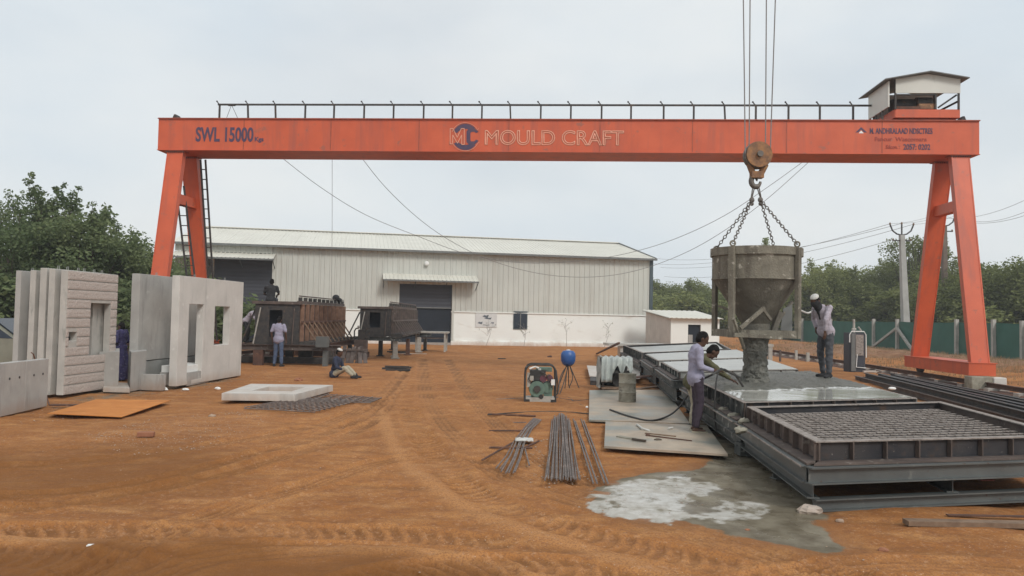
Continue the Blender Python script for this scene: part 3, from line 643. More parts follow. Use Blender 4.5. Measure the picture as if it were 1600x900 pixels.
# corrugated wall sheets, one metre wide, real trapezoid ribs
def ribbed(wd, ht, nrib, dep=.035):
    """sheet in local x (0..wd), z (0..ht); ribs stand toward -y"""
    xs = []; p = wd/nrib
    for i in range(nrib): xs += [(i*p, 0), (i*p+p*.60, 0), (i*p+p*.70, -dep), (i*p+p*.90, -dep)]
    xs.append((wd, 0)); v = []; f = []
    for (x, y) in xs: v += [(x, y, 0), (x, y, ht)]
    n = len(xs)
    for (x, y) in xs: v += [(x, y+.02, 0), (x, y+.02, ht)]
    for i in range(n-1):
        f += [(2*i, 2*i+2, 2*i+3, 2*i+1), (2*n+2*i+1, 2*n+2*i+3, 2*n+2*i+2, 2*n+2*i), (2*i+1, 2*i+3, 2*n+2*i+3, 2*n+2*i+1), (2*i, 2*n+2*i, 2*n+2*i+2, 2*i+2)]
    m = MB(); m.add(v, f); return m
def sheet_run(a, b, z0, z1, name='wall_sheet', m='wall_sheet', off=0.0):
    n = max(1, round((b-a)/1.02)); wd = (b-a)/n; me = ribbed(wd-.006, z1-z0, 3).mesh(name, mt[m])
    for i in range(n):
        o = bpy.data.objects.new(name, me); C.objects.link(o); q = sp(a+i*wd, off, z0); base = shed['_w']
        o.location = (q.x-base[0], q.y-base[1], q.z-base[2]); o.rotation_euler = (0, 0, SA); o.parent = shed; o['_w'] = tuple(q)
D1T = 3.80
sheet_run(d1b, 0, PL, EAVE); sheet_run(d1a, d1b, D1T, EAVE); sheet_run(dlb, d1a, PL, EAVE); sheet_run(-SLEN, dlb, 5.42, EAVE, off=-.06)
wall_seg(d1b-.04, .0, PL-.03, PL+.03, 'white_wall', 'drip_flashing', .1, -.07); wall_seg(dlb, d1a, PL-.03, PL+.03, 'white_wall', 'drip_flashing', .1, -.07)
part('corner_trim', MB().prism([sxy(-.02, -.10), sxy(.20, -.10), sxy(.20, .14), sxy(-.02, .14)], 0, EAVE+.05), 'trim', shed)
part('end_wall', MB().prism([sxy(.02, .14), sxy(.10, .14), sxy(.10, 15), sxy(.02, 15)], 0, EAVE), 'trim', shed)
mb = MB(); a, b, c = sp(.05, 0, EAVE), sp(.05, 15, EAVE), sp(.05, SD, RID); dd = SU*.06; mb.add([a, b, c, a+dd, b+dd, c+dd], [(0, 2, 1), (3, 4, 5), (0, 1, 4, 3), (1, 2, 5, 4), (2, 0, 3, 5)]); part('gable', mb, 'trim', shed)
# shutters: slatted curtain above, dark opening below
def shutter(a, b, z0, z1, name='roller_shutter'):
    mb = MB(); n = int((z1-z0)/.11); v = []; f = []
    for i in range(n+1):
        z = z0+(z1-z0)*i/n; dy = .008 if i % 2 else 0
        v += [tuple(sp(a, .12+dy, z)), tuple(sp(b, .12+dy, z))]
        if i: f.append((2*i-2, 2*i-1, 2*i+1, 2*i))
    mb.add(v, f); o = part(name, mb, 'shutter', shed)
    part('bottom_bar', MB().bar(sp(a, .12, z0-.03), sp(b, .12, z0-.03), .08, .07), 'trim_grey', o)
    return o
shutter(d1a, d1b, 2.35, D1T); shutter(dla, dlb, 2.3, 5.4)
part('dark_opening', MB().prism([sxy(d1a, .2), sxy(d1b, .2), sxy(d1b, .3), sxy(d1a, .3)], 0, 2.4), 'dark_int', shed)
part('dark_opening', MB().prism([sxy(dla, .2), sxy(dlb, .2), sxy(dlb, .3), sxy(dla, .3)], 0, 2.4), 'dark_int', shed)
for a_ in (d1a-.09, d1b+.02, dlb+.0, dla-.14): part('door_jamb', MB().prism([sxy(a_, -.07), sxy(a_+.12, -.07), sxy(a_+.12, .2), sxy(a_, .2)], .05, D1T if a_ > dlb+1 else 5.42), 'wall_sheet', shed)
part('brick_pier', MB().prism([sxy(s_at(273), -.3), sxy(s_at(286), -.3), sxy(s_at(286), .2), sxy(s_at(273), .2)], 0, 5.2), 'post_conc', shed)
wall_seg(-SLEN, dla-.14, PL, 5.42, 'trim_grey', 'recess_wall', .1, .3)
# roof: sheets with ribs running up the slope
ang = math.atan2(RID-EAVE, SD+.35)
nn = 30; wd = (SLEN+.6)/nn; slope = math.hypot(SD+.35, RID-EAVE+.08)
rme = ribbed(wd-.005, slope, 4, .03).mesh('roof_sheet', mt['roof_sheet'])
for side in (0, 1):
    for i in range(nn):
        o = bpy.data.objects.new('roof_sheet', rme); C.objects.link(o)
        if side == 0: q = sp(-SLEN-.3+i*wd, -.35, EAVE-.02); rot = Matrix.Rotation(SA, 4, 'Z') @ Matrix.Rotation(-(math.pi/2-ang), 4, 'X')
        else: q = sp(-SLEN-.3+(i+1)*wd, 15.35, EAVE-.02); rot = Matrix.Rotation(SA+math.pi, 4, 'Z') @ Matrix.Rotation(-(math.pi/2-ang), 4, 'X')
        base = shed['_w']; o.location = (q.x-base[0], q.y-base[1], q.z-base[2]); o.rotation_euler = rot.to_euler(); o.parent = shed; o['_w'] = tuple(q)
part('ridge_cap', MB().bar(sp(-SLEN-.3, SD, RID+.05), sp(.3, SD, RID+.05), .45, .05), 'roof_sheet', shed)
part('gutter', MB().bar(sp(-SLEN-.3, -.40, EAVE-.07), sp(.35, -.40, EAVE-.07), .14, .13), 'trim_grey', shed)
part('verge_trim', MB().bar(sp(.28, -.4, EAVE-.03), sp(.28, SD, RID+.02), .06, .16), 'trim_grey', shed)
def awning(a, b, zb, zf, dep, name='awning'):
    n = max(2, round((b-a)/1.0)); wdt = (b-a)/n; L_ = math.hypot(dep, zb-zf); an = math.atan2(zb-zf, dep)
    f = part(name, MB().bar(sp(a, -dep, zf-.05), sp(b, -dep, zf-.05), .07, .10), 'trim_grey', shed)
    me = ribbed(wdt-.004, L_, 4, .03).mesh('awning_sheet', mt['roof_sheet'])
    for i in range(n):
        o = bpy.data.objects.new('awning_sheet', me); C.objects.link(o); q = sp(a+i*wdt, -dep, zf); o.location = q-Vector(f['_w']); o['_w'] = tuple(q)
        o.rotation_euler = (Matrix.Rotation(SA, 4, 'Z') @ Matrix.Rotation(-(math.pi/2-an), 4, 'X')).to_euler(); o.parent = f
    k = max(2, int((b-a)/1.6)+1)
    for i in range(k):
        s_ = a+.05+(b-a-.1)*i/(k-1); mb = MB().bar(sp(s_, 0, zb-.06), sp(s_, -dep, zf-.08), .05, .06); mb.bar(sp(s_, 0, zf-.5), sp(s_, -dep+.1, zf-.1), .04, .04); part('bracket', mb, 'trim', f)
awning(s_at(597), s_at(744), 4.42, 4.02, 1.1)
awning(-SLEN-.0, s_at(429), 5.40, 5.02, 1.3)
# window with mullion and two dark panes
wf = part('window', MB().prism([sxy(win_a-.06, -.05), sxy(win_b+.06, -.05), sxy(win_b+.06, .05), sxy(win_a-.06, .05)], 1.05, 2.22), 'trim', shed)
wm = (win_a+win_b)/2
for (a_, b_) in ((win_a, wm-.03), (wm+.03, win_b)): part('pane', MB().prism([sxy(a_, -.07), sxy(b_, -.07), sxy(b_, -.052), sxy(a_, -.052)], 1.12, 2.14), 'glass', wf)
part('mullion', MB().prism([sxy(wm-.025, -.09), sxy(wm+.025, -.09), sxy(wm+.025, -.05), sxy(wm-.025, -.05)], 1.08, 2.18), 'trim_grey', wf)
# round lamp on the wall
lp = root('wall_lamp', tuple(sp(s_at(665), -.2, 5.1)), 'round white lamp high on the cream wall left of the small awning', 'lamp')
q = sp(s_at(665), -.2, 5.12); mb = MB().ball(q, .15, 14, 8, (1, .6, 1)); part('lamp_globe', mb, 'white', lp, True)
part('lamp_arm', MB().bar(q+SV*.22, q, .05, .05), 'trim_grey', lp)
# painted notice board
sg = root('notice_board', tuple(sp(s_at(760), -.15, 1.1)), 'pale notice board with dark drawings fixed on the white lower wall', 'sign')
sa_, sb_ = s_at(743.5), s_at(777)
part('board', MB().prism([sxy(sa_, -.04), sxy(sb_, -.04), sxy(sb_, -.002), sxy(sa_, -.002)], 1.15, 2.04), M('board_white', (.62, .62, .60), (.56, .56, .55), 4, .6), sg)
mb = MB()
def blot(s_, z, w_, h_): q0 = [(s_-w_/2, z), (s_-w_*.2, z+h_*.5), (s_+w_*.1, z+h_*.35), (s_+w_/2, z+h_*.6), (s_+w_*.35, z-h_*.4), (s_-w_*.1, z-h_*.2)]; o = len(mb.v); mb.v += [tuple(sp(a_, -.044, b_)) for a_, b_ in q0]; mb.f.append(tuple(range(o+5, o-1, -1)))
cs = (sa_+sb_)/2; blot(cs-.05, 1.82, .42, .22); blot(cs+.1, 1.70, .5, .14); blot(sa_+.3, 1.40, .34, .18); blot(sb_-.3, 1.42, .22, .12); blot(cs, 1.28, .5, .05)
part('drawing', mb, M('board_ink', (.12, .14, .16), None, 6, .7), sg)
# saplings in front of the white wall
def sapling(px, top, lean, k, label):
    s_ = s_at(px); b = sp(s_, -1.0, 0); r = root('sapling', tuple(b), label, 'sapling', None)
    t = b+SU*lean+Vector((0, 0, top)); m1 = lerp(b, t, .55)+SU*(.06*k); mb = MB().tube([b, m1, t], .02, 5, r2=.008); 
    lf = MB()
    for i in range(7+k*2):
        u_ = random.uniform(.45, 1); p0 = lerp(b, t, u_); p1 = p0+SU*random.uniform(-.5, .5)+Vector((0, 0, random.uniform(.1, .5)))
        mb.tube([p0, lerp(p0, p1, .5)+Vector((0, 0, .05)), p1], .009, 4, r2=.004)
        for _ in range(3):
            c = p1+Vector((random.uniform(-.08, .08), random.uniform(-.08, .08), random.uniform(-.06, .1))); e1 = Vector((random.uniform(-1, 1), random.uniform(-1, 1), random.uniform(-1, 1))).normalized()*.035; e2 = e1.cross(Vector((random.random(), random.random(), 1))).normalized()*.02
            lf.add([c-e1, c+e2, c+e1, c-e2], [(0, 1, 2, 3)])
    part('stem', mb, 'conc_grey', r); part('leaves', lf, 'leaf_l', r)
sapling(757, 1.35, .15, 3, 'bare forked sapling before the pale notice board'); sapling(815, 1.15, .05, 1, 'thin sapling growing under the dark window')
sapling(880, 1.5, -.1, 1, 'slender sapling at the white wall right of the dark window'); sapling(938, 1.3, .25, 2, 'leaning sapling nearest the right end of the white wall')

# ================================================================== SMALL OUTBUILDING
ob = root('outbuilding', tuple(G(1060, 540)), 'small grey and white store hut with a corrugated roof beside the warehouse', 'building')
Y0 = 45.5; xa, xb, xc = D(1018, 520, Y0+4).x, D(1048, 520, Y0).x, D(1124, 520, Y0).x
hx = lambda a, b, z0, z1, y0, y1: MB().prism([(a, y0), (b, y0), (b, y1), (a, y1)], z0, z1)
dx0, dx1 = D(1075, 520, Y0).x, D(1095, 520, Y0).x
part('front_wall', hx(xb, dx0, 0, 1.95, Y0, Y0+.2), 'white_wall', ob); part('front_wall', hx(dx1, xc, 0, 1.95, Y0, Y0+.2), 'white_wall', ob); part('lintel', hx(dx0, dx1, 1.6, 1.95, Y0, Y0+.2), 'white_wall', ob)
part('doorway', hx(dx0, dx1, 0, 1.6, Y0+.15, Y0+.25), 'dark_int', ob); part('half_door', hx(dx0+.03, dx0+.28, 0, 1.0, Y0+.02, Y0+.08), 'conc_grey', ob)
mb = MB(); P = [(xb, Y0+.0), (xb, Y0+4.3), (xb-.02, Y0+4.3)]
mb.hexa([(xb-.75, Y0+4.2, 0), (xb-.01, Y0-.0, 0), (xb-.01, Y0+.25, 0), (xb-.6, Y0+4.2, 0), (xb-.75, Y0+4.2, 2.35), (xb-.01, Y0, 1.95), (xb-.01, Y0+.25, 1.95), (xb-.6, Y0+4.2, 2.35)]); part('side_wall', mb, 'conc', ob)
part('back_wall', hx(xb-.6, xc, 0, 2.3, Y0+4.0, Y0+4.2), 'conc_grey', ob); part('end_wall', hx(xc-.2, xc, 0, 1.95, Y0+.2, Y0+4.0), 'conc_grey', ob)
v = []; f = []; nr = 22
for i in range(nr+1):
    x0 = xb-.15+(xc+.15-xb+.15)*i/nr; z = .03*(i % 2)
    v += [(x0, Y0-.3, 1.98+z), (x0-.85*(1-i/nr*.5), Y0+4.4, 2.46+z)]
    if i: f.append((2*i-2, 2*i, 2*i+1, 2*i-1))
nv = len(v); v += [(a_, b_, c_-.04) for a_, b_, c_ in v]; f += [tuple(k+nv for k in reversed(q)) for q in f]
for i in range(nr): f.append((2*i, nv+2*i, nv+2*i+2, 2*i+2))
part('corrugated_roof', MB().add(v, f), 'roof_sheet', ob)

# ================================================================== GANTRY CRANE
GL0 = Vector((-11.52, 24.6, 0)); GR0 = Vector((13.96, 22.9, 0)); GS = (GR0-GL0).length
GU = (GR0-GL0).normalized(); GV = Vector((-GU.y, GU.x, 0))
def gg(s, t, z): return GL0+GU*s+GV*t+Vector((0, 0, z))
def gface(px, py):                     # point of the girder's front face seen at a photo pixel -> (s, z)
    d = ray(px, py); t = (GL0-Vector((0, 0, CAMZ))).dot(GV)/d.dot(GV); p_ = Vector((0, 0, CAMZ))+d*t; return (p_-GL0).dot(GU), p_.z
ZT, ZB, GW = 8.01, 7.01, 1.3
cr = root('gantry_crane', tuple(gg(GS/2, .9, 0)), 'orange gantry crane spanning the yard with lettering on its girder', 'crane')
def gbox(s0, s1, t0, t1, z0, z1): return MB().hexa([gg(s0, t0, z0), gg(s1, t0, z0), gg(s1, t1, z0), gg(s0, t1, z0), gg(s0, t0, z1), gg(s1, t0, z1), gg(s1, t1, z1), gg(s0, t1, z1)])
part('girder', gbox(0, GS, 0, GW, ZB, ZT), 'orange', cr)
part('top_flange', gbox(-.01, GS+.01, -.05, GW+.03, ZT, ZT+.03), 'orange_edge', cr)
part('bottom_flange', gbox(-.005, GS+.005, -.04, GW+.03, ZB-.02, ZB), 'orange', cr)
for k in range(1, 9):
    s_ = GS*k/9; part('web_seam', gbox(s_-.014, s_+.014, -.006, 0, ZB+.02, ZT-.02), 'orange_edge', cr)
part('track_rail', gbox(.15, GS-.15, .55, .62, ZT+.03, ZT+.10), 'dark_steel', cr)
def leg(s, tt0, tt1, bt0, bt1, ztop):
    a, b = .25, .24; mb = MB().hexa([gg(s-b, bt0, .80), gg(s+b, bt0, .80), gg(s+b, bt1, .80), gg(s-b, bt1, .80), gg(s-a, tt0, ztop), gg(s+a, tt0, ztop), gg(s+a, tt1, ztop), gg(s-a, tt1, ztop)])
    o = part('leg', mb, 'orange', cr)
    part('flange_plate', gbox(s-a-.06, s+a+.06, tt0-.05, tt1+.05, ztop, ztop+.028), 'orange_edge', o)
    e = MB()
    for sg_ in (-1, 1): e.bar(gg(s+sg_*(b-.0), bt0-.005, .80), gg(s+sg_*(a-.0), tt0-.005, ztop), .035, .012, up=GV)
    part('edge_strip', e, 'orange', o)
    bo = MB()
    for k in range(9): bo.tube([gg(s-a-.02+(2*a+.04)*k/8, tt0-.035, ztop-.035), gg(s-a-.02+(2*a+.04)*k/8, tt0-.035, ztop+.002)], .018, 6)
    stuff(part('bolt_row', bo, 'dark_steel', o))
    return o
for s_ in (.55, GS-.55):
    leg(s_+.02, .04, .28, -1.05, -.84, ZB-.05); leg(s_, .98, 1.22, 2.56, 2.78, ZB-.05)
    br = part('cross_brace', MB().hexa([gg(s_-.13, -.12, 5.30), gg(s_+.13, -.12, 5.30), gg(s_+.13, 1.42, 5.30), gg(s_-.13, 1.42, 5.30), gg(s_-.13, -.08, 5.62), gg(s_+.13, -.08, 5.62), gg(s_+.13, 1.36, 5.62), gg(s_-.13, 1.36, 5.62)]), 'orange', cr)
    tr = part('end_truck', gbox(s_-.37, s_+.37, -1.18, 2.92, .45, .80), 'orange', cr)
    part('truck_flange', gbox(s_-.40, s_+.40, -1.20, 2.94, .795, .815), 'orange', tr)
    for t_ in (-.85, 2.6):
        mb = MB().tube([gg(s_-.07, t_, .45), gg(s_+.07, t_, .45)], .165, 20); mb.tube([gg(s_-.12, t_, .45), gg(s_+.12, t_, .45)], .06, 12); part('wheel', mb, 'dark_steel', tr, True)
# end stops on the girder
for s_ in (.32, GS-.25):
    part('end_stop', MB().hexa([gg(s_-.12, .4, ZT+.03), gg(s_+.12, .4, ZT+.03), gg(s_+.12, .7, ZT+.03), gg(s_-.12, .7, ZT+.03), gg(s_-.03, .4, ZT+.26), gg(s_+.03, .4, ZT+.26), gg(s_+.03, .7, ZT+.26), gg(s_-.03, .7, ZT+.26)]), 'dark_steel', cr)
# railing along the far edge of the girder
posts = [343, 388, 431, 477, 522, 569, 615, 662, 707, 753, 798, 845, 892, 940, 986, 1037, 1084, 1133, 1181, 1232, 1281, 1333]
def gback(px):
    d = ray(px, 175); o_ = gg(0, GW-.05, 0)-Vector((0, 0, CAMZ)); t = o_.dot(GV)/d.dot(GV); return ((Vector((0, 0, CAMZ))+d*t)-GL0).dot(GU)
ZR = 8.83
sP = [gback(x) for x in posts]
hr = part('handrail', MB().bar(gg(sP[0]-.06, GW-.05, ZR), gg(gback(1375), GW-.05, ZR), .05, .055), 'dark_steel', cr)
for i, s_ in enumerate(sP):
    tl = .05 if i in (1, 2, 10, 17) else 0
    p_ = part('post', MB().bar(gg(s_+tl*.4, GW-.05, ZT+.03), gg(s_-tl*.5, GW-.05, ZR), .055, .05), 'dark_steel', hr)
    mb = MB().bar(gg(s_-.03, GW-.05, ZR+.02), gg(s_-.10, GW-.05, ZR+.11), .03, .03); mb.ball(gg(s_-.10, GW-.05, ZR+.11), .03, 8, 6); 
    if i % 1 == 0: part('post_hook', mb, 'dark_steel', p_) if False else part('post_hook', mb, 'dark_steel', hr)
# a trolley of the festoon cable hanging on the rail
mb = MB(); a_ = gg(gback(362), GW-.08, ZR-.02); mb.bar(a_-GU*.12, a_+GU*.12, .09, .06); mb.tube([a_, a_+GU*-.28+Vector((0, 0, -.8))], .008, 4); mb.tube([a_, a_+GU*.42+Vector((0, 0, -.82))], .008, 4); part('cable_guide', mb, 'dark_steel', cr)
# ladders at the left legs
def ladder(a, b, wdt, side, name='ladder'):
    a = Vector(a); b = Vector(b); mb = MB(); sv = Vector(side).normalized()*wdt/2
    mb.bar(a-sv, b-sv, .05, .05); mb.bar(a+sv, b+sv, .05, .05); o = part(name, mb, 'dark_steel', cr)
    n = int((b-a).length/.32); 
    for i in range(1, n): q = lerp(a, b, i/n); part('rung', MB().bar(q-sv, q+sv, .03, .03), 'dark_steel', o)
ladder(gg(1.36, .72, .05), gg(.44, .66, 5.95), .27, GU)
for zz in (0,): 
    ladder(gg(.55+.42, 2.45, .8), gg(.55+.48, 1.0, 6.9), .17, GU)
# lettering
def text(txt, px, py, hpx, wpx, m, parent, name='lettering', extrude=.006, outline=0.0, bold=0.0):
    cu = bpy.data.curves.new('t', 'FONT'); cu.body = txt; cu.extrude = 0 if outline else extrude; cu.offset = bold
    if outline: cu.fill_mode = 'NONE' if hasattr(cu, 'fill_mode') else cu.fill_mode; cu.bevel_depth = outline; cu.bevel_resolution = 0
    cu.resolution_u = 4
    o = bpy.data.objects.new('t', cu); C.objects.link(o); dg = bpy.context.evaluated_depsgraph_get(); dg.update()
    me = bpy.data.meshes.new_from_object(o.evaluated_get(dg)); bpy.data.objects.remove(o)
    co_ = np.array([v.co[:] for v in me.vertices]); mn, mxx = co_.min(0), co_.max(0)
    s0, z0 = gface(px, py+hpx); s1, z1 = gface(px+wpx, py)
    z0b = gface(px, py+hpx)[1]; z1b = gface(px, py)[1]
    sx = (s1-s0)/(mxx[0]-mn[0]); sz_ = (z1b-z0b)/(mxx[1]-mn[1]); zsl = (gface(px+wpx, py+hpx)[1]-z0b)
    base = parent['_w']
    for v in me.vertices:
        x = (v.co.x-mn[0])*sx+s0; y = -v.co.z*(1 if not outline else .35)-.004; z = (v.co.y-mn[1])*sz_+z0b; q = gg(x, y, z); v.co = q-Vector(base)
    me.materials.clear(); me.materials.append(mt[m]); ob_ = bpy.data.objects.new(name, me); C.objects.link(ob_); ob_.parent = parent; ob_['_w'] = base; return ob_
text('SWL 15000', 305.5, 198.5, 23, 91, 'navy_text', cr, bold=.028)
text('Kgs', 398, 214, 9, 14, 'navy_text', cr, bold=.03)
text('MOULD CRAFT', 757, 203, 24, 218, 'pink_text', cr, outline=.030, bold=.0)
def flatpoly(pts, m, name='logo', off=-.006):
    mb = MB(); q = [gface(*p_) for p_ in pts]; n = len(q); mb.v = [tuple(gg(a_, off, z)) for a_, z in q]+[tuple(gg(a_, -.001, z)) for a_, z in q]
    mb.f = [tuple(range(n))]+[(i, (i+1) % n, n+(i+1) % n, n+i) for i in range(n)]; return part(name, mb, m, cr)
def arc(cx, cy, r, a0, a1, n=14): return [(cx+r*math.cos(math.radians(a0+(a1-a0)*i/n)), cy+r*math.sin(math.radians(a0+(a1-a0)*i/n))) for i in range(n+1)]
cx, cy = 727, 214
flatpoly(arc(cx, cy, 20.5, 205, 318)+arc(cx, cy+3, 15.5, 312, 215), 'navy_text')
flatpoly(arc(cx, cy, 20.5, 150, 40)+arc(cx, cy-3, 15.5, 45, 140), 'navy_text')
flatpoly([(748, 206), (742, 201), (733, 201), (729, 205), (729, 222), (733, 226), (742, 226), (748, 220), (744, 218), (741, 221), (736, 221), (735, 219), (735, 208), (737, 206), (741, 206), (744, 208)], 'navy_text', off=-.010)
def outl(pts, m='pink_text', w_=.022, closed=True):
    q = [gface(*p_) for p_ in pts]; q = q+[q[0]] if closed else q; mb = MB()
    for a_, b_ in zip(q[:-1], q[1:]): mb.bar(gg(a_[0], -.016, a_[1]), gg(b_[0], -.016, b_[1]), w_, .008, up=GV)
    return part('logo_outline', mb, m, cr)
outl([(703.5, 225), (703.5, 201), (708, 201), (714.5, 215), (721, 201), (725.5, 201), (725.5, 226), (721.5, 226), (721.5, 211), (715, 224), (707.5, 211), (707.5, 225)])
outl(arc(cx, cy, 22, 200, 330)+[(748, 201)], closed=False, w_=.012); outl(arc(cx, cy, 22, 160, 30)+[(749, 222)], closed=False, w_=.012)
flatpoly([(1336.5, 207), (1345.5, 198.5), (1354.5, 207), (1350, 207), (1345.5, 202.5), (1341, 207)], 'navy_text'); flatpoly([(1341.5, 208.3), (1345.5, 204), (1349.5, 208.3)], 'white')
text('M. ANDHRALAAD NDSCTRES', 1359, 200, 9, 98, 'navy_text', cr, bold=.02)
text('Fancur  Wascomara', 1367, 214, 6.5, 81, 'red_text', cr, bold=.01)
text('Sdcon. :', 1384, 226.5, 6, 22, 'red_text', cr, bold=.01); text('2057: 0202', 1411.5, 225, 9, 42, 'navy_text', cr, bold=.02)
# hoist trolley with its sheet metal housing, standing on the girder
def gdep(px, py, t_):
    d = ray(px, py); o_ = gg(0, t_, 0)-Vector((0, 0, CAMZ)); t = o_.dot(GV)/d.dot(GV); p_ = Vector((0, 0, CAMZ))+d*t; return (p_-GL0).dot(GU), p_.z
hs0 = gdep(1399, 169, 0)[0]; hs1 = gdep(1500, 169, 0)[0]
tr = root('hoist_trolley', tuple(gg((hs0+hs1)/2, .65, ZT+.1)), 'hoist trolley in a cream sheet housing on the right end of the orange girder', 'trolley')
def tbox(s0, s1, t0, t1, z0, z1, name, m, par=None): return part(name, gbox(s0, s1, t0, t1, z0, z1), m, par or tr)
tbox(hs0, hs1, 0, 1.75, 8.12, 8.37, 'carriage_frame', 'orange')
part('sloped_walkway', MB().hexa([gg(hs0-.02, 0, 8.12), gg(hs0-.01, 0, 8.12), gg(hs0-.01, 1.7, 8.12), gg(hs0-.05, 1.7, 8.12), gg(hs0-.02, 0, 8.37), gg(hs0-.01, 0, 8.37), gg(hs0-.01, 1.7, 8.37), gg(hs0-.05, 1.7, 8.37)]), 'orange', tr)
for s_ in (hs0+.25, hs1-.45):
    for t_ in (.22, 1.08): part('wheel', MB().tube([gg(s_, t_-.06, 8.09), gg(s_, t_+.06, 8.09)], .11, 16), 'dark_steel', tr, True)
tbox(hs0+.3, hs1-.2, .15, 1.2, 8.02, 8.12, 'bogie', 'orange_edge')
lw = -.10
tbox(hs0-.12+lw, hs0-.08+lw, -.02, 1.5, 8.44, 9.22, 'side_sheet', 'cabin')
tbox(hs0+.0, hs1, -.03, .0, 8.86, 9.30, 'front_sheet', 'cabin')
tbox(hs0, hs1, 1.52, 1.55, 8.42, 9.25, 'back_sheet', 'cabin')
for (s_, t_) in ((hs0+.0, 0), (hs1-.04, 0), (hs0-.05, 1.5), (hs1-.04, 1.5), (hs0+(hs1-hs0)*.63, .03)):
    part('post', gbox(s_-.025, s_+.025, t_-.025, t_+.025, 8.37, 9.26), 'dark_steel', tr)
for t_ in (.45, .95, 1.4): part('post', gbox(hs0-.22, hs0-.17, t_-.025, t_+.025, ZT+.03, 8.46), 'dark_steel', tr)
sm = (hs0+hs1)/2; zr = 9.46; ov = .22
for (a_, b_, za_, zb_) in ((hs0-.38, sm, 9.22, zr), (sm, hs1+.18, zr, 9.26)):
    mb = MB().hexa([gg(a_, -.22, za_), gg(b_, -.22, zb_), gg(b_, 1.9, zb_), gg(a_, 1.9, za_), gg(a_, -.22, za_+.03), gg(b_, -.22, zb_+.03), gg(b_, 1.9, zb_+.03), gg(a_, 1.9, za_+.03)]); part('roof_sheet', mb, 'trim_grey', tr)
mb = MB(); mb.v = [tuple(gg(hs0, -.015, 9.29)), tuple(gg(hs1, -.015, 9.29)), tuple(gg(sm, -.015, zr-.01)), tuple(gg(hs0, .0, 9.29)), tuple(gg(hs1, .0, 9.29)), tuple(gg(sm, .0, zr-.01))]; mb.f = [(0, 1, 2), (5, 4, 3), (0, 3, 4, 1), (1, 4, 5, 2), (2, 5, 3, 0)]; part('gable_sheet', mb, 'cabin', tr)
dr = part('rope_drum', MB().tube([gg(hs0+.1, .55, 8.62), gg(hs0+.85, .55, 8.62)], .21, 20), 'dark_steel', tr, True)
part('hoist_motor', MB().tube([gg(hs0+.75, .35, 8.66), gg(hs0+1.2, .35, 8.66)], .17, 16), 'dark_steel', tr, True)
tbox(hs0+.72, hs0+1.22, .05, .2, 8.40, 8.56, 'gear_cover', 'hook'); tbox(hs0+.05, hs0+.75, .02, .1, 8.37, 8.47, 'motor_bed', 'rust')
part('diagonal_brace', MB().bar(gg(hs0+1.3, .1, 8.45), gg(hs1-.05, .1, 8.84), .04, .05), 'dark_steel', tr); part('diagonal_brace', MB().bar(gg(hs1-.5, 1.2, 8.40), gg(hs1-.05, 0.05, 8.62), .04, .05), 'dark_steel', tr)
tbox(hs0, hs0+1.2, .0, .03, 8.80, 8.84, 'crossbar', 'dark_steel')

# crane rails on their low footing
for s_, nm in ((GS-.55, 'r'), (.55, 'l')):
    a_, b_ = (-9, 26) if nm == 'r' else (-2, 22)
    rl = root('crane_rail', tuple(gg(s_, (a_+b_)/2, 0)), 'rusty crane rail on a low footing running under the '+('right' if nm == 'r' else 'left')+' orange legs', 'rail')
    mb = MB(); n = 14
    for i in range(n): mb.ibeam(gg(s_, a_+(b_-a_)*i/n, .225), gg(s_, a_+(b_-a_)*(i+1)/n-.01, .225), .13, .11, .022, .018)
    part('rail', mb, 'rust', rl)
    for i in range(int((b_-a_)/1.4)):
        part('sleeper', gbox(s_-.28, s_+.28, a_+i*1.4, a_+i*1.4+.24, .0, .16), 'conc_grey', rl)
    part('ballast_bank', MB().hexa([gg(s_-.6, a_, -.1), gg(s_+.6, a_, -.1), gg(s_+.6, b_, -.1), gg(s_-.6, b_, -.1), gg(s_-.22, a_, .10), gg(s_+.22, a_, .10), gg(s_+.22, b_, .10), gg(s_-.22, b_, .10)]), 'rust', rl)
def gblock(s0, s1, t0, t1, z1, m, label): o = thing('concrete_block', gbox(s0, s1, t0, t1, -.02, z1), m, label, 'block'); bevel(o, .02)
sb = GS-.55
gblock(sb-.42, sb+.16, -1.42, -1.02, .44, 'barrel', 'brown stained concrete block under the near end of the right crane truck')
gblock(sb+.20, sb+.56, -1.38, -1.05, .42, 'conc', 'pale concrete block at the right of the brown one under the crane truck')

# ================================================================== HOOK, CHAINS, BUCKET
BY = 14.0
def bp_(px, py, dy=0): return D(px, py, BY+dy)
hb = root('hook_block', tuple(bp_(1182, 240)), 'rusty round hook block with its big hook hanging above the bucket', 'hook')
c = bp_(1183.5, 243)
part('sheave_cheek', MB().tube([c+Vector((0, -.13, 0)), c+Vector((0, -.10, 0))], .235, 28), 'hook', hb, True)
part('sheave_cheek', MB().tube([c+Vector((0, .10, 0)), c+Vector((0, .13, 0))], .235, 28), 'hook', hb, True)
for yy in (-.05, .05): part('sheave', MB().tube([c+Vector((0, yy-.035, 0)), c+Vector((0, yy+.035, 0))], .245, 28), 'chain', hb, True)
part('axle', MB().tube([c+Vector((0, -.19, 0)), c+Vector((0, .19, 0))], .055, 12), 'chain', hb, True)
mb = MB().tube([c+Vector((-.15, .0, -.16)), c+Vector((-.08, .0, -.34))], .06, 8); mb.tube([c+Vector((.15, .0, -.16)), c+Vector((.06, .0, -.34))], .06, 8); mb.box(c+Vector((-.01, 0, -.36)), (.22, .16, .12)); part('crosshead', mb, 'hook', hb)
hc = bp_(1181, 283); pts = [c+Vector((-.02, 0, -.38)), c+Vector((-.02, 0, -.44))]; rs = [.05, .045]
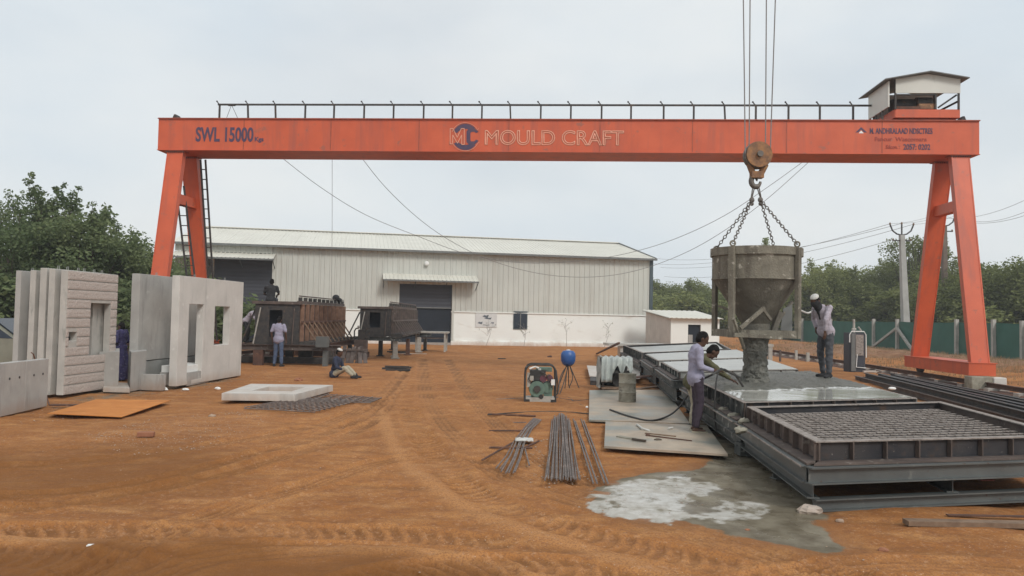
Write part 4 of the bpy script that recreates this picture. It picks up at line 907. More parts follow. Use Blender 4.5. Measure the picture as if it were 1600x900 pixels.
for i in range(15):
    t = math.radians(75+i*20); pts.append(hc+Vector((math.cos(t)*.085, 0, math.sin(t)*.105))); rs.append(.048 if 3 < i < 12 else .036-.0015*max(0, i-11)*3)
part('hook', MB().tube(pts, rs, 10), 'chain', hb, True)
for (xt, xb_, dy) in ((1161.5, 1164.5, -.10), (1172, 1170.5, .02), (1197.5, 1196, -.02), (1211.5, 1203.5, .10)):
    q = bp_(xb_, 240, dy); tp = bp_(xt, 0, dy); tp = q+(tp-q)*1.9
    thing('wire_rope', MB().tube([q, tp], .011, 6), 'rope', {1161.5: 'outermost left', 1172: 'inner left', 1197.5: 'inner right', 1211.5: 'outermost right'}[xt]+' of the four steel ropes that hold the hook block', 'rope', 'hoist ropes')
BC = bp_(1181.5, 396); BC = Vector((BC.x, BC.y, 0)); R0 = .80
zrim = bp_(1181, 389).z-.02
LEGA = [math.radians(a_) for a_ in (223, 311, 137, 47)]
eyes = [BC+Vector((math.cos(a_)*R0, math.sin(a_)*R0, zrim+.06)) for a_ in LEGA]
def link_chain(a, b, name, label, m='chain', pitch=.06, r=.0085):
    a = Vector(a); b = Vector(b); d = (b-a); n = int(d.length/pitch); d.normalize(); s1 = d.cross(Vector((0, 1, 0.01))).normalized(); s2 = d.cross(s1); mb = MB()
    for i in range(n):
        c_ = a+d*(i+.5)*((b-a).length/n); sx = s1 if i % 2 else s2; pts = [c_+d*math.cos(k*math.pi/4)*pitch*.62+sx*math.sin(k*math.pi/4)*.028 for k in range(9)]
        mb.tube(pts, r, 5, cap=False)
    return thing(name, mb, m, label, 'chain', 'bucket sling chains')
n1 = bp_(1174, 313); n2 = bp_(1189, 312); n1 = Vector((n1.x, BY-.03, n1.z)); n2 = Vector((n2.x, BY+.03, n2.z))
for (nn_, e, lb) in ((n1, eyes[2], 'outer left sling chain from the hook to the bucket rim'), (n1, eyes[0], 'inner left sling chain from the hook to the front eye of the bucket'), (n2, eyes[3], 'inner right sling chain from the hook down to the back of the bucket'), (n2, eyes[1], 'outer right sling chain from the hook to the bucket rim')):
    link_chain(nn_, e, 'sling_chain', lb)
hk = hc+Vector((0, 0, -.085)); mb = MB()
for (q, ox) in ((n1, -.05), (n1, -.01), (n2, .01), (n2, .05)): mb.tube([hk+Vector((ox, 0, .02)), q+Vector((ox*.35, 0, .02))], .011, 5)
for q in (n1, n2): mb.ball(q, .05, 8, 6, (1, .7, 1.1)); mb.ball(q+Vector((0, 0, -.07)), .038, 8, 6)
thing('sling_shackles', mb, 'chain', 'short double slings and shackles just below the hook', 'shackle')
bk = root('concrete_bucket', (BC.x, BC.y, 1.55), 'big cement caked concrete bucket hanging from the crane hook', 'bucket')
zc = bp_(1181, 437).z; zo = bp_(1181, 507).z
prof = [(R0-.03, zc), (R0-.025, zrim-.14), (R0-.025, zrim), (R0-.055, zrim), (R0-.06, zc)]
part('drum', MB().lathe(BC, [(R0-.03, zc-.01), (R0-.028, zc+.2), (R0-.028, zrim-.005), (R0-.06, zrim-.005), (R0-.06, zc), (R0-.10, zc-.01)], 48), 'bucket', bk, True)
part('cone', MB().lathe(BC, [(.24, zo), (R0-.035, zc-.006), (R0-.075, zc-.006), (.2, zo+.02)], 48), 'bucket_dark', bk, True)
part('rim_band', MB().lathe(BC, [(R0-.026, zrim-.13), (R0+.012, zrim-.13), (R0+.012, zrim+.012), (R0-.06, zrim+.012), (R0-.06, zrim-.03)], 48), 'bucket', bk, True)
part('seam_band', MB().lathe(BC, [(R0-.028, zc-.015), (R0-.012, zc-.015), (R0-.012, zc+.012), (R0-.028, zc+.012)], 48), 'bucket', bk, True)
part('concrete_fill', MB().lathe(BC, [(.05, zrim-.25), (R0-.07, zrim-.22)], 24), 'fresh', bk)
zleg = bp_(1181, 527).z
feet = []
for i, a_ in enumerate(LEGA):
    e = Vector((math.cos(a_), math.sin(a_), 0)); p0 = BC+e*(R0+.02)+Vector((0, 0, zleg)); p1 = BC+e*(R0+.02)+Vector((0, 0, zrim)); feet.append(BC+e*(R0+.02)+Vector((0, 0, zleg+.07)))
    o = part('leg', MB().bar(p0, p1, .10, .075, up=e), 'bucket', bk)
    r_ = MB(); cc = eyes[i]; r_.tube([cc+Vector((math.cos(k*math.pi/5)*.045, 0, math.sin(k*math.pi/5)*.045)) for k in range(11)], .016, 6, cap=False); part('lifting_eye', r_, 'bucket', bk, True)
order = [0, 1, 3, 2]
for i in range(4):
    a_, b_ = feet[order[i]], feet[order[(i+1) % 4]]; part('base_beam', MB().bar(a_, b_, .08, .13), 'bucket', bk)
for i in (0, 1):
    a_, b_ = lerp(feet[0], feet[2], .25+.5*i), lerp(feet[1], feet[3], .25+.5*i); part('gate_beam', MB().bar(a_+Vector((0, 0, .02)), b_+Vector((0, 0, .02)), .07, .09), 'bucket', bk)
part('discharge_collar', MB().lathe(BC, [(.27, zleg+.0), (.30, zleg+.02), (.32, zleg+.10), (.26, zleg+.14), (.25, zo+.02), (.22, zo+.02)], 28, .05), 'bucket_dark', bk, True)
mb = MB(); mb.bar(bp_(1157, 513, -.75), bp_(1194, 481, -.62), .05, .06); mb.bar(bp_(1190, 481, -.62), bp_(1204, 500, -.5), .05, .05); part('gate_lever', mb, 'bucket', bk)
mb = MB(); mb.bar(bp_(1146, 498, -.80), bp_(1163, 545, -.55), .04, .05); mb.bar(bp_(1122, 478, .3), bp_(1140, 484, .2), .03, .04); mb.bar(bp_(1147, 523, -.78), bp_(1250, 533, -.4) if False else bp_(1222, 527, -.75), .06, .07); part('brace_arm', mb, 'bucket', bk)
mb = MB(); mb.bar(bp_(1210, 507, .1), bp_(1238, 472, .35), .05, .05); mb.bar(bp_(1207, 520, .0), bp_(1219, 487, .1), .06, .12); part('cone_strut', mb, 'bucket_dark', bk)
part('side_plate', MB().hexa([bp_(1219, 519, .2), bp_(1238, 519, .25), bp_(1238, 519, .28), bp_(1219, 519, .23), bp_(1224, 482, .2), bp_(1238, 476, .25), bp_(1238, 476, .28), bp_(1224, 482, .23)]), 'trim_grey', bk)

# ================================================================== CASTING BEDS
Z = lambda p_, z: Vector((p_.x, p_.y, z))
def inset(Q, d):
    n = len(Q); out_ = []
    for i in range(n):
        p0, p1, p2 = Q[i-1], Q[i], Q[(i+1) % n]; e1 = (p1-p0).normalized(); e2 = (p2-p1).normalized(); nrm1 = Vector((-e1.y, e1.x, 0)); nrm2 = Vector((-e2.y, e2.x, 0))
        b = (nrm1+nrm2); b = b/ max(.3, (1+nrm1.dot(nrm2))); out_.append(p1+b*d)
    return out_
def bed(name, Q, zt, fh, label, rib_sp=.36, side='form_side', beams=True, ribs=(0, 1, 2, 3), zsup=.12, over=.14, lowfront=False, nb=3, bm='grey_steel'):
    """Q = NL, NR, FR, FL (ccw from above); zt = top of the forms, fh = form height"""
    c_ = sum(Q, Vector())/4; r = root(name, (c_.x, c_.y, 0), label, 'casting bed', 'steel casting beds set in a row')
    Q = [Z(p_, 0) for p_ in Q]; zb = zt-fh
    I = inset(Q, .10)
    part('deck_plate', MB().prism([(p_.x, p_.y) for p_ in inset(Q, .02)], zb-.012, zb+.02), 'form_steel', r)
    for i in range(4):
        a_, b_ = Q[i], Q[(i+1) % 4]; ia, ib = I[i], I[(i+1) % 4]; d = (b_-a_).normalized(); nrm = Vector((d.y, -d.x, 0))   # outward
        fm = part('side_form', MB().hexa([Z(lerp(a_, ia, .45), zb+.02), Z(lerp(b_, ib, .45), zb+.02), Z(lerp(b_, ib, .6), zb+.02), Z(lerp(a_, ia, .6), zb+.02), Z(lerp(a_, ia, .45), zt-.012), Z(lerp(b_, ib, .45), zt-.012), Z(lerp(b_, ib, .6), zt-.012), Z(lerp(a_, ia, .6), zt-.012)]), 'form_steel' if i in (0, 2) else side, r)
        part('top_flange', MB().hexa([Z(a_, zt-.012), Z(b_, zt-.012), Z(ib, zt-.012), Z(ia, zt-.012), Z(a_, zt), Z(b_, zt), Z(ib, zt), Z(ia, zt)]), 'form_top', fm)
        lg = over-.03+.002*i
        if i in ribs:
            n = max(2, int((b_-a_).length/rib_sp)); me = None
            for k in range(n+1):
                q = lerp(a_, b_, (k+.08)/(n+.16)); src = MB().bar(q-nrm*.02+Vector((0, 0, zb+.02)), q-nrm*.02+Vector((0, 0, zt-.014)), .012, .065, up=nrm)
                part('stiffener', src, 'form_side' if i in (0, 2) else side, r)
        part('bottom_flange', MB().hexa([Z(a_+nrm*lg-d*lg*.9, zb-.01), Z(b_+nrm*lg+d*lg*.9, zb-.01), Z(ib, zb-.01), Z(ia, zb-.01), Z(a_+nrm*lg-d*lg*.9, zb+.010), Z(b_+nrm*lg+d*lg*.9, zb+.010), Z(ib, zb+.018), Z(ia, zb+.018)]), 'form_side', fm)
    if beams:
        O = inset(Q, -over+.02); h2 = .165; z2 = zb-.014-h2/2
        part('edge_beam', MB().ibeam(Z(O[0]+(O[1]-O[0]).normalized()*.0, z2), Z(O[1], z2), h2, .12), bm, r)
        dd0 = (O[3]-O[0]).normalized()
        part('edge_beam', MB().ibeam(Z(O[0]+dd0*.065, z2), Z(O[3]-dd0*.065, z2), h2, .10), bm, r)
        dd1 = (O[2]-O[1]).normalized(); part('edge_beam', MB().ibeam(Z(O[1]+dd1*.065, z2), Z(O[2]-dd1*.065, z2), h2, .10), bm, r)
        part('edge_beam', MB().ibeam(Z(O[3], z2), Z(O[2], z2), h2, .12), bm, r)
        h1 = z2-h2/2-zsup; z1 = zsup+h1/2-.002
        L2_ = inset(Q, -over+.10)
        for (a_, b_) in ((L2_[0], L2_[3]), (L2_[1], L2_[2]), (lerp(L2_[0], L2_[1], .5), lerp(L2_[3], L2_[2], .5))):
            if h1 > .05: part('long_beam', MB().ibeam(Z(a_, z1), Z(b_, z1), h1, .12), bm, r)
        for (Lq, zz, nm) in ((O, z2+h2/2-.007, 'flange_edge'), (L2_, z1+h1/2-.007, 'flange_edge')):
            a_, b_ = Lq[0], Lq[3]; dl = (b_-a_).normalized(); ol = Vector((-dl.y, dl.x, 0)); oo = .054 if Lq is O else .064
            part(nm, MB().bar(Z(a_+ol*oo+dl*.07, zz), Z(b_+ol*oo-dl*.07, zz), .007, .018), 'form_top', r)
        for k in range(nb):
            t = k/(nb-1) if nb > 1 else .5; t = .005+t*.97; a_, b_ = lerp(L2_[0], L2_[3], t), lerp(L2_[1], L2_[2], t)
            if zsup > .05: part('ground_beam', MB().ibeam(Z(a_, zsup/2-.004), Z(b_, zsup/2-.004), zsup, .12), bm, r)
    return r, I, zb
def Qp(nl, nr, fr, fl, z): return [G(*nl, z), G(*nr, z), G(*fr, z), G(*fl, z)]
QN = Qp((1275, 690), (1677, 681), (1470, 627), (1167, 635), .67)
r1, I1, zb1 = bed('form_table', QN, .67, .21, 'nearest empty steel casting form with rebar mesh laid inside')
tag(r1, 'nearest empty steel casting form with rebar mesh laid inside', 'casting bed', 'steel casting beds set in a row')
# rebar mesh in the near form: bars both ways, on little spacers
rm = root('rebar_mesh', tuple(sum(I1, Vector())/4+Vector((0, 0, .5))), 'rebar mesh lying inside the nearest steel form', 'rebar mesh')
J = inset(I1, .03); nA, nB = 26, 17
def bil(Q, a_, b_): return lerp(lerp(Q[0], Q[1], a_), lerp(Q[3], Q[2], a_), b_)
for k in range(nB):
    b_ = (k+.5)/nB; part('bar', MB().tube([Z(bil(J, u_, b_), zb1+.085+.006*math.sin(u_*9+k*2.1)) for u_ in (0, .25, .5, .75, 1)], .0075, 5), 'rebar_dark', rm)
for k in range(nA):
    a_ = (k+.5)/nA; part('bar', MB().tube([Z(bil(J, a_, v_), zb1+.10+.006*math.sin(v_*8+k*1.7)) for v_ in (0, .25, .5, .75, 1)], .0075, 5), 'rebar_dark', rm)
mb = MB()
for i in range(0, nA):
    for k in range(0, nB):
        q = bil(J, (i+.5)/nA, (k+.5)/nB); mb.box((q.x, q.y, zb1+.118+.004*mnoise.noise(Vector((i*3.1, k*2.3, 0)))), (.098, .045, .012), math.atan2((QN[1]-QN[0]).y, (QN[1]-QN[0]).x))
o = part('tie_covering', mb, 'form_top', rm); o['kind'] = 'stuff'; o['label'] = 'pale caked ties along the mesh bars'
# second bed with the wet slab
QM = Qp((1161, 628.5), (1433, 622), (1268, 581), (1075, 588), .72)
r2, I2, zb2 = bed('form_table', QM, .72, .24, 'casting bed being poured under the bucket with wet grey concrete', side='splashed_steel', bm='splashed_steel')
QS = inset(QM, .06)
nsx, nsy = 90, 110; v = []; f = []
for i in range(nsx+1):
    for k in range(nsy+1):
        a_, b_ = i/nsx, k/nsy; q = bil(QS, a_, b_); edge = .33+.05*mnoise.noise(Vector((a_*6, 3, 0)))+.03*mnoise.noise(Vector((a_*23, 9, 0)))
        m_ = 1/(1+math.exp(-(b_-edge)/.008)); h = .014*mnoise.noise(Vector((q.x*5, q.y*5, 0)))+.022*mnoise.noise(Vector((q.x*13, q.y*13, 4)))+.014*mnoise.noise(Vector((q.x*31, q.y*31, 4)))
        h = m_*(.028+abs(h)*1.5); sd_ = min(a_, 1-a_, 1-b_)/.03; h *= min(1, sd_) if m_ > .5 else 1
        v.append((q.x, q.y, .724+h+.001*mnoise.noise(Vector((q.x*3, q.y*3, 0)))))
for i in range(nsx):
    for k in range(nsy):
        q = i*(nsy+1)+k; f.append((q, q+nsy+1, q+nsy+2, q+1))
me = bpy.data.meshes.new('poured_concrete'); me.from_pydata(v, [], f); me.materials.append(mt['wet_slab']); me.materials.append(mt['fresh'])
for p_ in me.polygons:
    k = p_.index % nsy; i = p_.index//nsy; a_, b_ = (i+.5)/nsx, (k+.5)/nsy
    edge = .33+.05*mnoise.noise(Vector((a_*6, 3, 0)))+.03*mnoise.noise(Vector((a_*23, 9, 0))); p_.use_smooth = True
    if b_ > edge-.01: p_.material_index = 1
o = bpy.data.objects.new('wet_concrete', me); C.objects.link(o); o['_w'] = (0, 0, 0); tag(o, 'freshly poured concrete, wet and shiny in front and rough behind, filling the bed', 'concrete')
part('slab_skirt', MB().prism([(p_.x, p_.y) for p_ in inset(QM, .075)], zb2+.02, .718), 'fresh', o)
# falling stream
pc = G(1183, 602, .72); pc = Vector((BC.x, BC.y, .70))
prof = [(.33, .0), (.29, .03), (.25, .07), (.225, .13), (.21, .25), (.205, .45), (.20, .62), (.215, .80), (.225, zleg-.70+.06)]
st_ = MB(); nseg = 64; o0 = 0
prof2 = []
for i in range(len(prof)-1):
    for k in range(9): t = k/9; prof2.append((prof[i][0]*(1-t)+prof[i+1][0]*t, prof[i][1]*(1-t)+prof[i+1][1]*t))
prof2.append(prof[-1])
for i, (r_, z_) in enumerate(prof2):
    for j in range(nseg):
        t = 2*math.pi*j/nseg; n_ = mnoise.noise(Vector((math.cos(t)*2.4, math.sin(t)*2.4, z_*9)))+.6*mnoise.noise(Vector((math.cos(t)*6, math.sin(t)*6, z_*22)))
        n_ += .7*mnoise.noise(Vector((math.cos(t)*11, math.sin(t)*11, z_*34))); rr = r_*(1+.17*n_); st_.v.append((pc.x+rr*math.cos(t), pc.y+rr*math.sin(t), pc.z+z_))
for i in range(len(prof2)-1):
    for j in range(nseg): st_.f.append((i*nseg+j, i*nseg+(j+1) % nseg, (i+1)*nseg+(j+1) % nseg, (i+1)*nseg+j))
thing('concrete_stream', st_, 'fresh', 'thick stream of grey concrete falling from the bucket onto the bed', 'concrete', smooth=True)
# third, fourth beds with set slabs, fifth empty frame
def slabbed(q4, z, label, lab2):
    Q = Qp(*q4, z); r, I, zb = bed('form_table', Q, z, .16, label, rib_sp=.5, side='splashed_steel', bm='splashed_steel', nb=3)
    s_ = thing('concrete_slab', MB().prism([(p_.x, p_.y) for p_ in inset(Q, .035)], zb+.02, z+.012), 'dry_slab', lab2, 'slab'); return r
slabbed(((1060, 581), (1247, 577), (1195, 560), (1033, 566)), .74, 'third casting bed from the front with a pale slab, just behind the pour', 'pale set slab on the bed right behind the pour')
slabbed(((1027, 563.5), (1185, 558.5), (1151, 546.5), (1008, 553.5)), .74, 'fourth casting bed from the front with a pale slab, left of the bucket', 'pale set slab on the fourth casting bed')
Q5 = Qp((1003, 551), (1142, 545), (1120, 534), (974, 539.5), .78)
r5, I5, zb5 = bed('form_table', Q5, .78, .30, 'farthest casting bed with an empty frame and grey inner walls', rib_sp=.6, side='splashed_steel', bm='splashed_steel', nb=2)
part('liner_plate', MB().hexa([Z(p_, .50) for p_ in inset(I5, .1)]+[Z(p_, .71) for p_ in inset(I5, .12)]), 'dry_slab', r5)
# cement lumps and clamps along the near left edge of the pour
for (x, y, k) in ((1146, 648, 0), (1163, 657, 1), (1156, 671, 2), (1120, 628, 3), (1131, 639, 4)):
    p_ = G(x, y, .50); mb = MB().ball((p_.x, p_.y, .49), .065, 12, 8, (1.3, 1, .55)); mb.v = [tuple(Vector(v_)*1.0+Vector((1, .6, .3))*.05*mnoise.noise(Vector(v_)*14)+Vector((0, 0, .03))*mnoise.noise(Vector(v_)*31)) for v_ in mb.v]; thing('mortar_lump', mb, 'barrel', 'hardened mortar blob '+['fourth', 'third', 'last and lowest', 'first', 'second'][k]+' down the left edge of the poured bed', 'mortar', 'mortar blobs on the bed edge', True)
# orange channel and grey plate under the near form, seen through the gap; the channel's shade is painted into its red-brown colour
a_, b_ = G(1440, 762, .06), G(1560, 772, .06)
thing('orange_channel', MB().ibeam(Vector((5.2, 11.2, .22)), Vector((5.42, 8.75, .17)), .13, .17), 'orange_edge', 'orange steel channel lying under the nearest form, its shade painted in', 'channel')
thing('curb_plank', MB().bar(Z(G(1415, 820), .025), Z(G(1700, 826), .025), .12, .045), 'wood', 'long weathered plank lying in front of the lowest steel beam', 'plank')
thing('flat_bar', MB().bar(Z(G(1480, 808), .02), Z(G(1700, 812), .02), .05, .012), 'rust', 'thin flat bar between the plank and the lowest beam', 'bar')
for (px, py, zt_) in ((1181, 712, .16), (1160, 712, .16)):
    p_ = G(px, py); 
sp1, sp2 = G(1156, 712), G(1186, 706)
mb = MB(); mb.box((sp1.x+.12, sp1.y+.1, .085), (.26, .22, .17), .1); thing('steel_spacer', mb, 'splashed_steel', 'short grey steel box packed under the left beams at the slurry', 'block')

# ================================================================== PRECAST PANELS ON THE LEFT
def panel_wall(name, a, b, th, z0, z1, holes, m, label, side=-1, cat='panel', edge_m=None, clad=None, group=None):
    """upright slab whose seen face runs from a (near) to b (far); thickness goes to the left; holes = [(t0,t1,za,zb)]"""
    a = Z(a, 0); b = Z(b, 0); d = (b-a).normalized(); nl = Vector((-d.y, d.x, 0))*th; Ln = (b-a).length
    r = root(name, (((a+b)/2).x, ((a+b)/2).y, z0), label, cat, group)
    us = sorted({0, Ln}|{h[0] for h in holes}|{h[1] for h in holes}); zs = sorted({z0, z1}|{h[2] for h in holes}|{h[3] for h in holes})
    mb = MB(); vid = {}
    def vi(u_, z, s_):
        k = (round(u_, 4), round(z, 4), s_)
        if k not in vid: vid[k] = len(mb.v); mb.v.append(tuple(a+d*u_+nl*s_+Vector((0, 0, z))))
        return vid[k]
    def solid(i, k):
        if i < 0 or k < 0 or i >= len(us)-1 or k >= len(zs)-1: return False
        um, zm = (us[i]+us[i+1])/2, (zs[k]+zs[k+1])/2; return not any(h[0] < um < h[1] and h[2] < zm < h[3] for h in holes)
    for i in range(len(us)-1):
        for k in range(len(zs)-1):
            if not solid(i, k): continue
            u0, u1, q0, q1 = us[i], us[i+1], zs[k], zs[k+1]
            mb.f.append((vi(u0, q0, 0), vi(u1, q0, 0), vi(u1, q1, 0), vi(u0, q1, 0))); mb.f.append((vi(u0, q1, 1), vi(u1, q1, 1), vi(u1, q0, 1), vi(u0, q0, 1)))
            if not solid(i-1, k): mb.f.append((vi(u0, q0, 1), vi(u0, q0, 0), vi(u0, q1, 0), vi(u0, q1, 1)))
            if not solid(i+1, k): mb.f.append((vi(u1, q0, 0), vi(u1, q0, 1), vi(u1, q1, 1), vi(u1, q1, 0)))
            if not solid(i, k-1): mb.f.append((vi(u0, q0, 1), vi(u1, q0, 1), vi(u1, q0, 0), vi(u0, q0, 0)))
            if not solid(i, k+1): mb.f.append((vi(u0, q1, 0), vi(u1, q1, 0), vi(u1, q1, 1), vi(u0, q1, 1)))
    o = part('slab', mb, m, r); bevel(o, .006)
    if clad:
        zc, hole_list = clad, holes; n = 13; hgt = (z1-z0)/n
        for k in range(n):
            q0, q1 = z0+k*hgt+.013, z0+(k+1)*hgt-.013
            cuts = [(.015, Ln-.01)]
            for h in holes:
                if h[2] < q1-.04 and h[3] > q0+.04:
                    nc = []
                    for (x0, x1) in cuts:
                        if h[0] > x0 and h[1] < x1: nc += [(x0, h[0]), (h[1], x1)]
                        else: nc.append((x0, x1))
                    cuts = nc
            for (x0, x1) in cuts:
                if x1-x0 < .03: continue
                A_, B_ = a+d*x0, a+d*x1; nn_ = -nl.normalized()*.030
                m3 = MB(); nu = max(2, int((x1-x0)/.04)); nz_ = 5
                # rough split-face course with real relief
                for ii in range(nu+1):
                    for jj in range(nz_+1):
                        e = 0 if ii in (0, nu) or jj in (0, nz_) else 1
                        q = lerp(A_, B_, ii/nu)+Vector((0, 0, q0+(q1-q0)*jj/nz_)); rel = .72+.22*mnoise.noise(q*31)+.18*mnoise.noise(q*58)
                        m3.v.append(tuple(q+nn_*(rel if e else .55)))
                for ii in range(nu):
                    for jj in range(nz_): p0 = ii*(nz_+1)+jj; m3.f.append((p0, p0+nz_+1, p0+nz_+2, p0+1))
                bse = len(m3.v); ring = [(i_*(nz_+1)) for i_ in range(nu+1)]+[nu*(nz_+1)+j_ for j_ in range(1, nz_+1)]+[i_*(nz_+1)+nz_ for i_ in range(nu-1, -1, -1)]+[j_ for j_ in range(nz_-1, 0, -1)]
                for ri in ring: v_ = Vector(m3.v[ri]); u_ = (v_-A_).dot(d); m3.v.append(tuple(A_+d*u_+Vector((0, 0, v_.z))))
                for q_ in range(len(ring)): m3.f.append((ring[(q_+1) % len(ring)], ring[q_], bse+q_, bse+(q_+1) % len(ring)))
                part('cladding_course', m3, 'rough_clad', r)
    for t_ in ((.25, .72) if z1 > 1.5 else ()):   # lifting loops cast into the top
        q = a+d*Ln*t_+nl*.5+Vector((0, 0, z1)); part('lifting_loop', MB().tube([q+d*-.03, q+d*-.025+Vector((0, 0, .07)), q+d*.025+Vector((0, 0, .075)), q+d*.03], .008, 5), 'conc_dark', r)
    return r, d, Ln
def along(a, b, px, py=500):       # distance along wall line a->b seen at photo column px
    dd = ray(px, py); a = Z(a, 0); b = Z(b, 0); e = (b-a).normalized(); n = Vector((-e.y, e.x, 0)); t = a.dot(n)/Vector((dd.x, dd.y, 0)).dot(n); p_ = Vector((dd.x*t, dd.y*t, 0)); return (p_-a).dot(e), CAMZ+dd.z*t
A1, B1 = G(275, 606), G(376, 588.5)
def hole(a, b, x0, x1, y0, y1): u0 = along(a, b, x0)[0]; u1 = along(a, b, x1)[0]; return (u0, u1, along(a, b, x0, y1)[1], along(a, b, x0, y0)[1])
hd_ = hole(A1, B1, 295, 318, 475, 588); hw_ = hole(A1, B1, 335.5, 359, 478.5, 539.5)
panel_wall('wall_panel', A1, B1, .19, .03, 2.68, [(hd_[0], hd_[1], .13, hd_[3]), (hw_[0], hw_[1], hw_[2], hw_[3])], 'conc', 'large smooth concrete wall panel with a door opening and a window opening', )
A2 = Vector((-8.85, 18.25, 0)); B2 = Vector((-8.60, 21.9, 0))
panel_wall('wall_panel', A2, B2, .20, .62, 2.70, [], 'conc_grey', 'plain grey wall panel standing directly left of the panel with door and window')
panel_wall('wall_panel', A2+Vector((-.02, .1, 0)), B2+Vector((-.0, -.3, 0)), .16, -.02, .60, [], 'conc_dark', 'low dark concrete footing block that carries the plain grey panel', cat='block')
A4, B4 = G(98, 620), None
A4 = Z(A4, 0); B4 = Vector((-9.17, 17.85, 0))
h1 = hole(A4, B4, 140, 172, 473.5, 567); h2_ = hole(A4, B4, 107.5, 121, 519, 532.5)
h1 = (h1[0], h1[1], .80, h1[3])
panel_wall('cladding_panel', A4, B4, .15, .03, 2.64, [h1, h2_], 'conc_panel', 'rough stone faced panel with a tall window opening and small square hole', clad=1)
# stack of panels behind it
for i, (x0, x1, top, lb, m) in enumerate(((73, 83, 2.66, 'panel edge with dark spots, directly behind the rough stone faced panel', 'conc_panel'), (59, 70, 2.68, 'tallest pale panel edge, third from the rough faced panel', 'conc_panel'), (43.5, 53, 2.63, 'brownish panel edge second from the left in the upright stack', 'conc_panel'), (21, 30, 2.62, 'leftmost panel of the upright stack, standing beside the parked car', 'conc_grey'))):
    Y = 16.05+.06*i; a = Vector((D(x1, 500, Y).x, Y, 0)); th = (x1-x0)/1200*Y
    panel_wall('stacked_panel', a, a+Vector((.18, 1.9-.1*i, 0)), th, .03, top, [(.72, 1.30+.05*i, .8, 2.0)] if i < 2 else [], m, 'upright concrete '+lb, group='upright stacked panels')
# low grey panel wall in the left corner: three pieces end to end
A9, B9 = G(-70, 668), G(80, 633)
ws = [along(A9, B9, x)[0] for x in (5, 44, 79)]; d9 = (Z(B9, 0)-Z(A9, 0)).normalized()
for i, (u0, u1, lb) in enumerate(((0, ws[0]-.012, 'low grey concrete panel cut off by the left edge of the picture'), (ws[0], ws[1]-.012, 'middle low grey concrete panel with two bolt holes, left corner'), (ws[1], ws[2], 'low grey concrete panel with the leaning rod at its right end'))):
    r, d, Ln = panel_wall('low_panel', Z(A9, 0)+d9*u0, Z(A9, 0)+d9*u1, .14, .0, .90-.005*i, [], 'conc_grey', lb, group='low grey panels')
    if i:
        for t_ in (.35, .75):
            q = Z(A9, 0)+d9*(u0+(u1-u0)*t_)+Vector((0, 0, .62)); nn_ = Vector((d9.y, -d9.x, 0)); part('bolt_hole', MB().tube([q, q+nn_*.006], .022, 8), 'black', r)
thing('leaning_rod', MB().tube([G(77, 633, .02), G(62, 585, .45), G(52, 553, .9), G(49, 551, .92)], .013, 6), 'rust', 'thin bent steel rod leaning on the low grey panel', 'rod')
thing('flat_offcut', MB().box(G(104, 633, .02), (.55, .12, .03), .1), 'rust', 'dark steel offcut on the ground at the foot of the rough panel', 'offcut')
# low U shaped piece with a doorway notch
AU, BU, CU, DU = G(155, 610), G(184, 608), G(200, 609.5), G(227, 607)
u = root('notched_panel', tuple(G(190, 611)), 'low grey concrete piece with a doorway notch in front of the tall panels', 'panel')
part('left_stub', MB().hexa([Z(G(153, 610), 0), Z(G(184.5, 611), 0), Z(G(184.5, 600), 0), Z(G(155, 600), 0), Z(G(153, 610), .86), Z(G(184.5, 611), .88), Z(G(184.5, 600), .88), Z(G(155, 600), .86)]), 'conc_grey', u)
part('right_stub', MB().hexa([Z(G(203, 612), 0), Z(G(227, 607), 0), Z(G(225, 601), 0), Z(G(199, 603), 0), Z(G(203, 612), .88), Z(G(227, 607), .88), Z(G(225, 601), .88), Z(G(199, 603), .88)]), 'conc_grey', u)
part('threshold', MB().hexa([Z(G(161, 612.5), 0), Z(G(202.5, 613.5), 0), Z(G(199, 604.5), 0), Z(G(165, 603.5), 0), Z(G(161, 612.5), .10), Z(G(202.5, 613.5), .10), Z(G(199, 604.5), .10), Z(G(165, 603.5), .10)]), 'conc', u)
# pieces lying between the panels
thing('pale_slab', MB().hexa([Z(G(228, 585, .42), .42), Z(G(262, 582, .42), .42), Z(G(262, 570, .42), .42), Z(G(228, 571, .42), .42)]+[Z(G(228, 585, .42), .50), Z(G(262, 582, .42), .50), Z(G(262, 570, .42), .50), Z(G(228, 571, .42), .50)]) if False else MB().box(Vector((-8.25, 19.6, .40)), (.6, 1.3, .16), -.05), 'white', 'white slab lying between the low wall and the plain grey panel', 'slab')
thing('support_block', MB().box(Vector((-8.22, 19.5, .16)), (.7, 1.2, .32), -.05), 'conc_grey', 'grey block under the white slab', 'block')
thing('low_wall_piece', MB().box(Vector((-8.33, 17.9, .17)), (.62, .16, .36), -.12), 'conc_grey', 'low grey wall piece between the notched panel and the big windowed panel', 'panel')
# things glimpsed through the door opening
thing('red_crate', MB().box(Vector((-9.72, 23.9, 1.1)), (.35, .3, .45), .2), 'orange', 'red box seen through the door opening of the big panel', 'box')
thing('prop_frame', MB().bar((-9.85, 24.0, 0), (-9.6, 24.0, .9), .04, .04).bar((-9.55, 24.0, 0), (-9.7, 24.0, .9), .04, .04).bar((-9.8, 24, .55), (-9.55, 24, .55), .03, .03), 'dark_steel', 'dark steel prop under the red box behind the door opening', 'stand')
# orange rust sheet
p_ = [G(74, 650), G(190, 655), G(266, 630.5), G(150, 627)]
sh = thing('rust_sheet', MB().hexa([Z(p_[0], .035), Z(p_[1], .03), Z(p_[2], .055), Z(p_[3], .03), Z(p_[0], .045), Z(p_[1], .04), Z(p_[2], .065), Z(p_[3], .04)]), 'rust_sheet', 'bright orange rusted steel sheet lying flat on the left', 'sheet')
